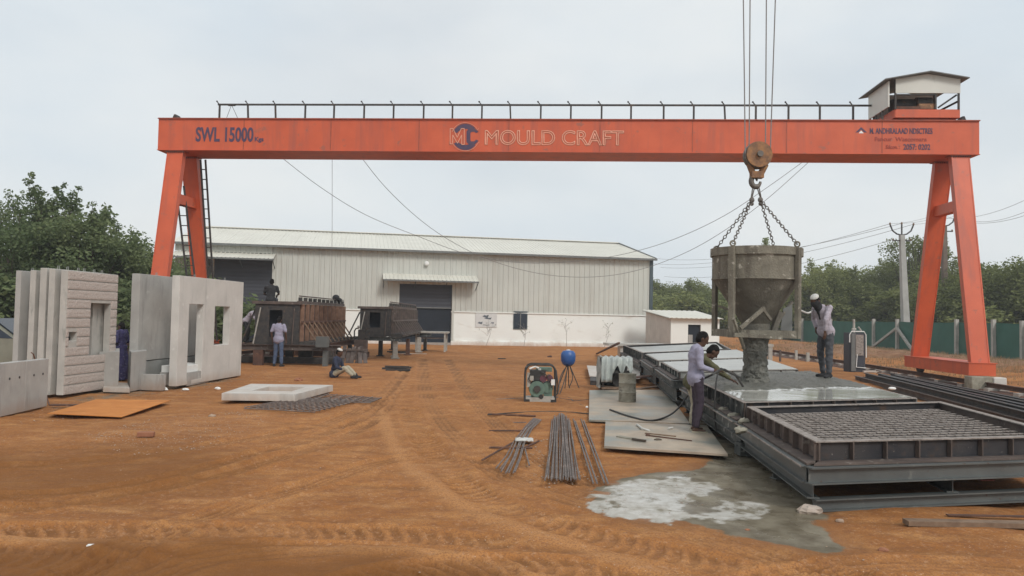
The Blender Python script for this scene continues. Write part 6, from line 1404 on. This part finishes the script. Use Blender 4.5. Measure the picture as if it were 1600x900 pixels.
# tank with its white pipe frame
q = G(1335, 583); tx, ty = q.x, q.y
tk = root('tank', (tx, ty, 0), 'grey upright tank with a beige plate and a white pipe frame behind the workman', 'tank')
pxm = ty/1200
part('tank_body', MB().prism([(tx-12.5*pxm, ty-.22), (tx-9*pxm, ty-.3), (tx+9*pxm, ty-.3), (tx+12.5*pxm, ty-.22), (tx+12.5*pxm, ty+.25), (tx-12.5*pxm, ty+.25)], .02, 63*pxm), 'shutter', tk)
part('side_face', MB().box((tx-7*pxm, ty-.305, 33*pxm), (7*pxm, .02, 58*pxm)), 'trim_grey', tk); part('beige_plate', MB().box((tx+2*pxm, ty-.32, 44*pxm), (12*pxm, .02, 32*pxm)), 'form_top', tk)
part('pipe_frame', MB().tube([(tx-13*pxm, ty-.3, 48*pxm), (tx-13*pxm, ty-.3, 60*pxm), (tx-10*pxm, ty-.3, 65*pxm), (tx+9*pxm, ty-.3, 65*pxm), (tx+12*pxm, ty-.3, 60*pxm), (tx+12.5*pxm, ty-.3, 25*pxm)], .02, 8), 'white', tk, True)
part('drain_pipe', MB().tube([(tx-2*pxm, ty-.34, 30*pxm), (tx-3.5*pxm, ty-.34, 10*pxm), (tx+11*pxm, ty-.34, 9*pxm)], .017, 6), 'white', tk, True)
part('top_valve', MB().tube([(tx-1*pxm, ty, 63*pxm), (tx-1*pxm, ty, 84*pxm)], .045, 8).tube([(tx-4*pxm, ty, 68*pxm), (tx+2*pxm, ty, 68*pxm)], .05, 8).tube([(tx+6*pxm, ty, 72*pxm), (tx+10*pxm, ty, 66*pxm)], .035, 8), 'alu', tk, True)
for sx in (-9, 9): part('foot', MB().box((tx+sx*pxm, ty-.1, .08), (.12, .3, .18)), 'dark_steel', tk)
debris(1360, 585, .6, .2, .05, 'conc', 'pale rubble scraps at the right foot of the grey tank', n=4)
# pale pegs / short posts in the red earth behind the beds
for (px, py0, py1, wd_, lb) in ((1203, 571, 541, .16, 'stout pale capped post behind the falling concrete'), (1244, 563, 547, .11, 'small pale peg post right of the stout capped one'), (1262, 566, 551, .13, 'pale peg post left of the standing workman'), (1219, 566, 547, .08, 'slim reddish peg beside the stout capped post')):
    a_ = G(px, py1, 0); p_ = G(px, py0); h = D(px, py1, p_.y).z; mb = MB().box((p_.x, p_.y, h/2), (wd_, wd_, h)); 
    if px == 1203: mb.box((p_.x, p_.y, h+.03), (wd_*1.4, wd_*1.4, .12))
    thing('peg_post', mb, 'post_conc' if px != 1219 else 'form_side', lb, 'post')
# far fence: green net between concrete posts
FX = lambda y: 28.55+.012*(y-46)
pxs = [1700, 1640, 1555, 1497, 1404, 1367, 1300, 1255, 1215, 1180, 1150, 1128, 1110]
def fY(px):
    d = ray(px, 505); k_ = d.x/d.y; return (28.55-.552)/(k_-.012)
fence = root('net_fence', (FX(60), 60, 0), 'long green shade net fence on pale concrete posts along the right boundary', 'fence')
FY = [34.0]+[fY(x) for x in pxs if fY(x) > 35]
for i in range(len(FY)-1):
    y0_, y1_ = FY[i], FY[i+1]; n = 14; mb = MB()
    for j in range(n+1):
        t = j/n; y = y0_+(y1_-y0_)*t; sag = .05*math.sin(t*math.pi)+.02*mnoise.noise(Vector((y, 0, 0)))
        for h_ in (0, .7, 1.4, 2.0): mb.v.append((FX(y)+.05*mnoise.noise(Vector((y*1.2, h_*2, 5))), y, h_-.05+(2.12-sag-2.0 if h_ == 2.0 else 0)))
    for j in range(n):
        for h_ in range(3): q = j*4+h_; mb.f.append((q, q+1, q+5, q+4))
    part('net_panel', mb, 'net', fence, True)
for i, y in enumerate(FY): part('post', MB().box((FX(y)-.10, y, 1.12), (.20, .20, 2.28)), 'post_conc', fence)
yb = fY(1404)
for s_ in (-1, 1): part('brace_post', MB().bar((FX(yb)-.12, yb+.0, 1.6), (FX(yb)-.55, yb-s_*3.1, 0), .16, .16), 'post_conc', fence)
part('post', MB().box((FX(fY(1600))-.1, fY(1600), 1.1), (.19, .19, 2.2)), 'post_conc', fence)
# grass tufts and rubble on the bank in front of the fence
mb = MB()
for i in range(9000):
    x = random.uniform(14.6, 28.3); y = random.uniform(18, 62)
    if random.random() > .4+1.2*max(0, mnoise.noise(Vector((x*.25, y*.25, 0)))): continue
    z = gz(x, y) if i % 3 == 0 else float('nan')
    if z != z: continue
    for _ in range(6):
        a_ = random.random()*6.28; h_ = random.uniform(.06, .24); dx, dy = math.cos(a_)*.06, math.sin(a_)*.06; bx_, by_ = x+random.uniform(-.2, .2), y+random.uniform(-.2, .2)
        mb.add([(bx_-.012, by_, z-.02), (bx_+.012, by_, z-.02), (bx_+dx, by_+dy, z+h_)], [(0, 1, 2)])
o = part('dry_grass', mb, 'grass', None); o['kind'] = 'stuff'; o['label'] = 'thin dry grass on the rubbly bank before the green net'
# poles and wires
def pole(px, ytop, Y, w0, w1, m, label, lean=0.0):
    top = D(px, ytop, Y); b = Vector((top.x+lean, Y, 0)); r = root('utility_pole', tuple(b), label, 'pole')
    part('shaft', MB().bar(b, top-Vector((0, 0, .9)), w0, w0, w2=w1, h2=w1), m, r)
    t = top-Vector((0, 0, .9)); ar = MB()
    P = [t+Vector((-.95, 0, .85)), t+Vector((-.75, 0, .35)), t+Vector((-.4, 0, .08)), t+Vector((0, 0, 0)), t+Vector((.4, 0, .08)), t+Vector((.75, 0, .35)), t+Vector((.95, 0, .85))]
    ar.tube(P, .06, 6); part('crossarm', ar, 'dark_steel', r); part('crossarm', MB().bar(t+Vector((-.75, 0, -.45)), t+Vector((.75, 0, -.45)), .1, .09), 'dark_steel', r)
    part('top_spike', MB().bar(t, t+Vector((0, 0, .9)), .09, .09), 'dark_steel', r)
    ins = []
    for d in (Vector((-.95, 0, .9)), Vector((.95, 0, .9)), Vector((0, 0, .95)), Vector((-.7, 0, -.38)), Vector((.7, 0, -.38))):
        part('insulator', MB().ball(t+d, .08, 8, 6, (1, 1, 1.4)), 'wood', r); ins.append(t+d)
    return ins
i1 = pole(1409, 350, 62, .56, .34, 'pole', 'pale concrete utility pole with a curved crossarm beyond the net fence', .38)
i2 = pole(1475, 337, 66, .42, .34, 'pole_dark', 'dark brown utility pole seen between the right orange legs', .1)
def wire(a, b, sag, label, r=.012, grp='power lines', n=22, m='rope', name='power_line'):
    a = Vector(a); b = Vector(b); P = [lerp(a, b, i/n)+Vector((0, 0, -4*sag*(i/n)*(1-i/n))) for i in range(n+1)]
    return thing(name, MB().tube(P, r, 4), m, label, 'wire', grp)
for i, k_ in enumerate((0, 2, 1)): wire(i1[k_], i2[k_], .15, ['left', 'middle', 'right'][i]+' short power line between the pale pole and the dark pole', grp='power lines between the two poles')
for i, (k_, py) in enumerate(((0, 412), (2, 404), (1, 418), (3, 432))): wire(i1[k_], D(1020+i*6, py, 120), 1.2, ['topmost', 'second', 'third', 'lowest'][i]+' faint power line running left from the pale pole', .018, grp='power lines to the left')
for i, (k_, py) in enumerate(((0, 293), (1, 312), (2, 322))): wire(i2[k_], D(1640, py, 40), .8, ['upper', 'middle', 'lower'][i]+' power line running right out of the picture from the dark pole', .012, grp='power lines to the right')
# sagging supply cables slung behind the girder
def festoon(pts, Y, label, r=.009):
    P = [D(x, y, Y) for x, y in pts]; P = [P[0]*2-P[1]]+P+[P[-1]*2-P[-2]]; out_ = []
    for i in range(1, len(P)-2):
        for j in range(6):
            t = j/6; a, b, c, d = P[i-1], P[i], P[i+1], P[i+2]; out_.append(.5*((2*b)+(c-a)*t+(2*a-5*b+4*c-d)*t*t+(3*b-a-3*c+d)*t**3))
    out_.append(P[-2]); return thing('supply_cable', MB().tube(out_, r, 5), 'rope', label, 'cable', 'supply cables slung under the girder')
festoon([(432, 240), (500, 292), (570, 335), (650, 368), (730, 397), (810, 410), (890, 409), (970, 398), (1050, 375), (1130, 338), (1200, 292), (1268, 243)], 26.1, 'supply cable sagging under the girder, the higher one in the middle')
festoon([(560, 240), (600, 290), (650, 338), (700, 374), (760, 404), (830, 425), (900, 433), (970, 428), (1040, 408), (1110, 374), (1190, 318), (1275, 243)], 26.3, 'supply cable sagging under the girder, the lower one in the middle')
thing('cord', MB().tube([D(519, 240, 26), D(519, 350, 26), D(518, 470, 26)], .007, 4), 'rope', 'thin vertical cord hanging from the girder before the warehouse', 'cord')

# ================================================================== TREES
def canopy(seed, R, Hc, n_cl, leaves, leaf, base, sprigs=0, gap=.0):
    rr = random.Random(seed); cl = []
    for i in range(n_cl):
        u_ = rr.random()*6.283; ph = rr.uniform(-.75, 1); rad = rr.uniform(.25, 1.0)**.6
        c = Vector((math.cos(u_)*R*rad*math.sqrt(1-ph*ph*.8), math.sin(u_)*R*rad*math.sqrt(1-ph*ph*.8), base+Hc*.5*(1+ph*rad)))
        cl.append((c, rr.uniform(.16, .34)*R))
    for i in range(sprigs):
        u_ = rr.random()*6.283; rd = R*.7*rr.random()**.5; zz = base+Hc*rr.uniform(.82, 1.0)
        for q_ in range(4): cl.append((Vector((math.cos(u_)*rd+rr.gauss(0, .06)*R, math.sin(u_)*rd+rr.gauss(0, .06)*R, zz+q_*.055*Hc)), (.17-.03*q_)*R))
    v = []; f = []; tot = sum(r_**2 for _, r_ in cl)
    for c, r_ in cl:
        k_ = int(leaves*r_**2/tot)
        for _ in range(k_):
            d = Vector((rr.gauss(0, 1), rr.gauss(0, 1), rr.gauss(0, .8))).normalized()*r_*rr.random()**.45; p_ = c+d
            a_ = Vector((rr.gauss(0, 1), rr.gauss(0, 1), rr.gauss(0, .6))).normalized(); b = a_.cross(Vector((rr.gauss(0, 1), rr.gauss(0, 1), rr.gauss(0, 1)))).normalized(); s_ = leaf*rr.uniform(.6, 1.3); o = len(v)
            v += [tuple(p_-a_*s_), tuple(p_+b*s_*.55), tuple(p_+a_*s_), tuple(p_-b*s_*.55)]; f.append((o, o+1, o+2, o+3))
    m = MB(); m.v = v; m.f = f; return m, cl
def trunk_mb(seed, base, cl, r0=.16):
    rr = random.Random(seed+99); m = MB(); fork = Vector((rr.uniform(-.2, .2), rr.uniform(-.2, .2), base*.75)); m.tube([(0, 0, -.1), tuple(fork*.5), tuple(fork)], [r0*1.25, r0, r0*.85], 8)
    for c, r_ in cl:
        if rr.random() < .75:
            mid = lerp(fork, c, .5)+Vector((rr.uniform(-.3, .3), rr.uniform(-.3, .3), rr.uniform(0, .3))); m.tube([fork, mid, c+(c-mid).normalized()*r_*.3], [r0*.42, r0*.18, .008], 5)
    return m
VAR = []
for i, (R, Hc, ncl, lv, lf, bs, sg_) in enumerate(((2.9, 4.4, 42, 15000, .085, 1.1, 2), (2.5, 5.0, 38, 14000, .085, 1.3, 4), (3.2, 3.8, 46, 16000, .085, .8, 0), (2.0, 5.6, 30, 9000, .085, 1.6, 5), (2.8, 4.8, 34, 11000, .075, 1.2, 9), (2.3, 2.4, 26, 9000, .08, .0, 0))):
    mb, cl = canopy(i+5, R, Hc, ncl, lv, lf, bs, sg_); VAR.append((mb.mesh('crown', None), trunk_mb(i, max(.6, bs+.5), cl).mesh('trunk', mt['bark']), bs+Hc))
crowns = {}
def tree(v_, x, y, ht, leafm, label, name='tree', cat='tree', group=None, wide=1.0):
    cm, tm, H0 = VAR[v_]; key = (v_, leafm)
    if key not in crowns:
        c_ = cm.copy(); c_.name = 'crown'; c_.materials.clear(); c_.materials.append(mt[leafm]); crowns[key] = c_
    z = 0; s_ = ht/H0; r = root(name, (x, y, z), label, cat, group); r.rotation_euler = (0, 0, random.random()*6.28); r.scale = (s_*wide, s_*wide, s_)
    for nm, me in (('trunk', tm), ('crown', crowns[key])):
        o = bpy.data.objects.new(nm, me); C.objects.link(o); o.parent = r
    return r
def treeat(v_, px, ytop, Y, leafm, label, **k): p_ = D(px, ytop, Y); return tree(v_, p_.x, Y, p_.z, leafm, label, **k)
Lg = 'trees behind the left panels'; Rg = 'trees beyond the net fence'
for (v_, px, yt, Y, w_, lb) in ((4, -60, 330, 31, 1.1, 'tree half out of the picture at the far left'), (1, 20, 340, 30, 1.0, 'leafy tree above the parked car'), (4, 62, 322, 34, .95, 'tree with airy top left of the tallest one'), (3, 92, 308, 33, 1.0, 'tallest airy tree of the left group with thin sprigs on top'), (0, 128, 345, 31, 1.0, 'rounded tree right of the tallest one in the left group'), (3, 176, 352, 36, .9, 'slim tree with one thin sprig near the orange leg'), (1, 205, 372, 32, .95, 'lower tree just left of the near left orange leg'), (2, 232, 400, 38, .8, 'small tree directly behind the left orange legs')):
    treeat(v_, px, yt, Y, 'leaf_l', lb, group=Lg, wide=w_)
for i, (px, yt, Y) in enumerate(((-30, 440, 27.5), (25, 436, 28), (80, 430, 28.5), (135, 432, 28), (190, 436, 29), (225, 440, 30), (262, 436, 36), (55, 410, 33), (150, 408, 34))):
    treeat(5, px, yt, Y, 'leaf_l', 'dark green bush behind the left panels, '+['first', 'second', 'third', 'fourth', 'fifth', 'sixth', 'seventh', 'upper left one', 'upper right one'][i]+(' from the left' if i < 7 else ' of the back row'), name='bush', cat='bush', group='bushes behind the left panels', wide=1.35)
rt = [(2, 1010, 446, 105, 1.2), (0, 1032, 444, 98, 1.1), (2, 1060, 441, 104, 1.2), (0, 1090, 446, 96, 1.1), (1, 1118, 447, 100, 1.1), (2, 1150, 448, 92, 1.2), (0, 1185, 444, 88, 1.1), (1, 1218, 440, 86, 1.1), (2, 1246, 430, 82, 1.0), (0, 1276, 418, 78, 1.0), (1, 1300, 424, 84, 1.0), (2, 1322, 434, 80, 1.1), (0, 1350, 430, 76, 1.0), (2, 1376, 422, 82, 1.0), (1, 1404, 404, 78, 1.0), (4, 1432, 382, 74, .95), (3, 1448, 398, 78, 1.0), (0, 1476, 418, 70, 1.0), (2, 1506, 424, 66, 1.1), (0, 1532, 416, 70, 1.0), (1, 1560, 420, 64, 1.05), (2, 1588, 410, 62, 1.0), (0, 1622, 404, 60, 1.0), (1, 1670, 400, 58, 1.1), (2, 1720, 400, 56, 1.1)]
words_ = {1032: 'tree peeping out just right of the warehouse corner', 1060: 'tree behind the store hut roof', 1276: 'rounded pale tree right of the bucket', 1432: 'tallest pale tree rising behind the pale utility pole', 1404: 'leafy tree left of the tallest pale tree', 1588: 'dense tree at the right edge of the picture', 1476: 'tree seen between the right orange legs', 1560: 'dense tree right of the near right orange leg'}
ORD = ['first', 'second', 'third', 'fourth', 'fifth', 'sixth', 'seventh', 'eighth', 'ninth', 'tenth', 'eleventh', 'twelfth', 'thirteenth', 'fourteenth', 'fifteenth', 'sixteenth', 'seventeenth', 'eighteenth', 'nineteenth', 'twentieth', 'twenty-first', 'twenty-second', 'twenty-third', 'twenty-fourth', 'twenty-fifth', 'twenty-sixth']
for i_, (v_, px, yt, Y, w_) in enumerate(rt):
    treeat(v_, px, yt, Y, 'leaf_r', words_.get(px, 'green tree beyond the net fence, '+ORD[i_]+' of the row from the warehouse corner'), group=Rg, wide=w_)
for i in range(26):
    px = 1015+i*26+random.uniform(-6, 6); Y = 97-i*1.55+random.uniform(-1, 1); yt = 468-8*math.sin(i*.9)-(4 if px > 1380 else 0)
    Y = max(Y, 1.12*28.6/max(.05, (px-800)/1200) if px > 1230 else Y) if px < 1500 else max(Y, 50+(1700-px)*.03)
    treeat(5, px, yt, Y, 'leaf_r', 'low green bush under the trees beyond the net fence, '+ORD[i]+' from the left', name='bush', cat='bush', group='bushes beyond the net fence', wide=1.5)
mb = MB(); 
for i in range(60):
    a_ = i/59; x = -160+320*a_; y = 190+20*math.sin(i*.7); mb.v += [(x, y, 0), (x, y, 7+2.2*mnoise.noise(Vector((i*.35, 0, 0)))), (x, y+25, 7.5+2*mnoise.noise(Vector((i*.35, 5, 0)))), (x, y+30, 0)]
for i in range(59):
    for k_ in range(3): q = i*4+k_; mb.f.append((q, q+4, q+5, q+1))
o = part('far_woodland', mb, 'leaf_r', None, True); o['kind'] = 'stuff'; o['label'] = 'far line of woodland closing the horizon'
# small bare sprig rising behind the bucket rim
p_ = D(1196, 372, 60); r = root('sapling', (p_.x, 60, 0), 'thin tree top showing just above the bucket rim', 'tree'); mb = MB().tube([(p_.x, 60, 0), (p_.x, 60, p_.z)], .08, 6, r2=.02); lf = MB()
for i in range(260):
    z = p_.z-random.random()**1.3*3.0; a_ = random.random()*6.28; q = Vector((p_.x+math.cos(a_)*random.random()*.9*(1-(z-p_.z+3)/4), 60+math.sin(a_)*.6*random.random(), z)); e1 = Vector((random.uniform(-1, 1), 0, random.uniform(-1, 1))).normalized()*.09; e2 = Vector((-e1.z, .02, e1.x))*.5; lf.add([q-e1, q+e2, q+e1, q-e2], [(0, 1, 2, 3)])
part('stem', mb, 'bark', r); part('leaves', lf, 'leaf_l', r)

# ================================================================== PEOPLE
pA = Vector((2.99, 12.35, .072))
J_A = dict(pel=(-.02, 0, .90), che=(-.02, 0, 1.21), nec=(.02, 0, 1.38), hea=(.085, 0, 1.50), look=(.9, -.1, -.45), shl=(0, .175, 1.33), shr=(0, -.175, 1.33),
           ell=(.02, .22, 1.07), elr=(.0, -.225, 1.07), wrl=(.26, .12, 1.0), wrr=(.25, -.14, 1.0), hdl=(1, -.15, .05), hdr=(1, .1, .05),
           knl=(.03, .09, .48), knr=(.03, -.09, .48), anl=(-.01, .10, .085), anr=(-.03, -.11, .085))
person(pA, 0, 'workman in a lavender shirt and dark trousers holding the hose beside the poured bed', J_A, 'lav', 'purple_tr', shoes='beige_cl', barefoot=True, vox=.0105, seed=1, scale=.985)
pB = Vector((3.13, 13.05, 0))
J_B = dict(pel=(-.05, 0, .84), che=(.06, 0, 1.10), nec=(.17, 0, 1.24), hea=(.29, -.02, 1.325), look=(.7, 0, -.7), shl=(.13, .175, 1.20), shr=(.13, -.175, 1.20),
           ell=(.34, .2, 1.02), elr=(.36, -.18, 1.02), wrl=(.55, .1, .90), wrr=(.56, -.14, .88), hdl=(.8, 0, -.4), hdr=(.8, 0, -.35), hil=(-.05, .085, .80), hir=(-.05, -.085, .80),
           knl=(.02, .10, .45), knr=(.06, -.10, .45), anl=(-.02, .1, .085), anr=(.02, -.12, .085))
person(pB, -.05, 'workman in an olive shirt bending behind the lavender one and reaching over the bed', J_B, 'olive', 'beige_cl', vox=.0115, seed=2)
pCp = G(1290, 590, .76); pC = Vector((pCp.x, pCp.y, .755))
J_C = dict(pel=(0, 0, .92), che=(.08, 0, 1.22), nec=(.18, 0, 1.38), hea=(.28, .0, 1.48), look=(.75, .15, -.65), shl=(.10, .18, 1.36), shr=(.10, -.18, 1.36),
           ell=(.26, .24, 1.12), elr=(-.02, -.32, 1.14), wrl=(.26, .22, .90), wrr=(.02, -.22, .95), hdl=(.05, 0, -1), hdr=(.3, .3, -.7), knl=(.02, .10, .50), knr=(.0, -.13, .50), anl=(.05, .13, .085), anr=(-.10, -.15, .085))
person(pC, math.radians(205), 'workman in a pale striped shirt with covered face standing on the poured bed', J_C, 'lav2', 'grey_tr', cap_='white_cl', scarf='black_cl', vox=.0115, seed=3, scale=1.03)
pD = G(434, 573)
J_D = dict(hea=(.03, 0, 1.54), look=(1, .0, -.35), ell=(-.03, .25, 1.12), elr=(-.02, -.25, 1.12), wrl=(.06, .24, .88), wrr=(.06, -.24, .88), anl=(0, .13, .08), anr=(-.02, -.13, .08))
person(Vector((pD.x, pD.y, 0)), math.radians(82), 'man in lavender shirt and blue jeans, back to us, standing at the rusty mould', J_D, 'lav', 'jeans', sleeves='short', vox=.017, seed=4, scale=1.02)
SIT = dict(pel=(0, 0, .12), che=(.05, 0, .44), nec=(.09, 0, .60), hea=(.14, 0, .73), look=(.9, 0, -.45), shl=(.07, .18, .56), shr=(.07, -.18, .56), ell=(.16, .25, .32), elr=(.16, -.25, .32), wrl=(.34, .14, .25), wrr=(.34, -.14, .25), hdl=(1, 0, -.2), hdr=(1, 0, -.2),
           hil=(0, .09, .1), hir=(0, -.09, .1), knl=(.36, .14, .30), knr=(.36, -.14, .30), anl=(.62, .13, .08), anr=(.62, -.13, .08))
pE = Vector((D(421, 470, 27.2).x, 27.35, 2.16+.02)); 
SITE = dict(SIT); SITE.update(look=(1, .1, -.3), anl=(.36, .13, -.05), anr=(.36, -.13, -.05), knl=(.34, .14, .12), knr=(.34, -.14, .12))
person(pE, math.radians(100), 'workman in black sitting on top of the rusty wall mould', SITE, 'black_cl', 'grey_tr', sleeves='short', vox=.017, seed=5)
pFq = G(524, 591)
person(Vector((pFq.x-.08, pFq.y+.2, 0)), math.radians(-8), 'workman in navy shirt, pale trousers and white headcloth sitting on the ground', SIT, 'navy_cl', 'beige_cl', cap_='white_cl', vox=.016, seed=6, scale=.98)
# woman seen between the panels
pG = G(189, 588); pG = Vector((D(189, 560, 20.0).x, 20.0, 0))
person(pG, math.radians(170), 'woman in a dark patterned sari seen in the gap between the panels', dict(hea=(.03, 0, 1.5), wrl=(.2, .12, 1.0), wrr=(.2, -.12, 1.0), hdl=(1, 0, 0), hdr=(1, 0, 0)), 'sari', 'sari', skirt=True, vox=.017, seed=7, scale=.92, barefoot=True)
# man working left of the rusty mould, bent, in a light shirt
pHx = D(398, 495, 28.2)
J_H = dict(pel=(-.08, 0, .88), che=(.12, 0, 1.12), nec=(.26, 0, 1.22), hea=(.38, 0, 1.27), look=(.8, 0, -.6), shl=(.2, .18, 1.2), shr=(.2, -.18, 1.2), ell=(.3, .24, .98), elr=(.34, -.22, .98), wrl=(.5, .1, .86), wrr=(.5, -.12, .86), hdl=(1, 0, -.4), hdr=(1, 0, -.4), hil=(-.08, .09, .84), hir=(-.08, -.09, .84))
person(Vector((pHx.x-.25, 28.2, .72)), math.radians(0), 'bent workman in a pale checked shirt at the left side of the rusty mould', J_H, 'lav2', 'black_cl', vox=.018, seed=8, cap_='beige_cl', scale=.9)
thing('scaffold_board', MB().box((pHx.x-.2, 28.2, .68), (1.4, .7, .08)).box((pHx.x-.7, 28.2, .32), (.1, .5, .64)).box((pHx.x+.3, 28.2, .32), (.1, .5, .64)), 'wood', 'low board stand under the bent workman beside the mould', 'stand')
# man seen through the window hole of the smaller mould
pI = Vector((-5.75, 35.0, .92)); person(pI, math.radians(-95), 'workman in a pale shirt seen through the window hole of the smaller mould', dict(hea=(.05, 0, 1.5)), 'lav', 'navy_cl', sleeves='short', vox=.014, seed=9, scale=.60*1.0, cap_='beige_cl') if False else None
# small machine between the moulds
q = Vector((D(563, 522, 31).x, 31.2, 0)); mc = root('hand_pump', (q.x, q.y, .0), 'small dark pump machine with a bent pipe standing between the two moulds', 'pump')
part('stand', MB().box((q.x, q.y, .4), (.5, .3, .8)), 'form_side', mc); part('pump_body', MB().box((q.x+.02, q.y, 1.0), (.26, .25, .42)).bar((q.x+.1, q.y, 1.1), (q.x+.32, q.y, 1.35), .09, .09).bar((q.x+.1, q.y, 1.0), (q.x+.32, q.y, .85), .09, .09), 'dark_steel', mc)
part('pipe', MB().tube([(q.x-.28, q.y, .8), (q.x-.28, q.y, 1.15), (q.x-.22, q.y, 1.25), (q.x-.1, q.y, 1.27)], .028, 8), 'dark_steel', mc, True); part('valve', MB().ball((q.x-.11, q.y, 1.32), .06, 8, 6), 'alu', mc, True)
thing('tool_pile', MB().ball((C1[0]-.02, C1[1]+5.6, 2.50), .16, 8, 6, (1, 1.2, .9)).ball((C1[0]+.05, C1[1]+5.9, 2.42), .13, 8, 6, (1, 1.6, .7)), 'black_cl', 'dark bundle lying on the far top rail of the rusty mould', 'bundle')
# vibrator hose held by the first man, white rope at the bucket
cable([pA+Vector((.75, .12, .86)), pA+Vector((.55, .0, .94)), pA+Vector((.38, -.1, 1.01)), pA+Vector((.15, -.26, .92)), G(1085, 600, .75), G(1074, 619, .42), G(1052, 645, .14), G(1020, 657, .085), G(985, 651, .085), G(953, 640, .085)], 'thick dark hose from the workman\'s hands down over the plate', .017, name='vibrator_hose', cat='hose')
cable([pA+Vector((.30, -.17, 1.0)), pA+Vector((.24, -.24, .75)), pA+Vector((.22, -.26, .35)), pA+Vector((.26, -.24, .04))], 'dark hose hanging straight down from the workman\'s hands', .014, name='hanging_hose', cat='hose')
thing('vibrator_poker', MB().tube([pA+Vector((.36, -.08, 1.02)), pA+Vector((.62, .05, .93)), pA+Vector((.74, .15, .80)), pA+Vector((.80, .2, .72))], .018, 8), 'dark_steel', 'steel poker dipped into the fresh concrete by the workmen', 'tool', None, True)
e1 = BC+Vector((math.cos(LEGA[1])*.84, math.sin(LEGA[1])*.84, bp_(1250, 485).z))
cable([e1, D(1262, 489, 14.9), D(1270, 485, 15.6), D(1279, 477, 16.0)], 'white rope from the bucket leg to the masked workman', .018, 'white_cl', 'white_rope', 'rope')
mb = MB(); q = G(1118, 668); mb.box((q.x, q.y, .05), (.16, .1, .10)); mb.bar((q.x, q.y, .08), (q.x, q.y+.02, .38), .03, .03); thing('rubber_boot_scraper', mb, 'beige_cl', 'small beige block with a handle on the ground beside the workman\'s feet', 'tool')
hz_m = bpy.data.materials.new('pale_haze'); hz_m.use_nodes = True; hz_m.node_tree.nodes.clear()
ho = hz_m.node_tree.nodes.new('ShaderNodeOutputMaterial'); hv = hz_m.node_tree.nodes.new('ShaderNodeVolumePrincipled'); hv.inputs['Color'].default_value = (.95, .97, 1, 1); hv.inputs['Density'].default_value = .0010
hz_m.node_tree.links.new(hv.outputs[0], ho.inputs['Volume'])
hb_ = MB().prism([(-1000, -80), (1000, -80), (1000, 430), (-1000, 430)], -1.5, 19.0).mesh('haze', hz_m); ho_ = bpy.data.objects.new('haze', hb_); C.objects.link(ho_); ho_['kind'] = 'stuff'; ho_['label'] = 'thin pale haze in the air'
finish_figures()
print('unique tris', sum(len(m.polygons) for m in bpy.data.meshes)); print('objects', len(bpy.data.objects), 'tris ~', sum(len(o.data.loop_triangles) if o.type == 'MESH' and (o.data.calc_loop_triangles() or True) else 0 for o in bpy.data.objects))
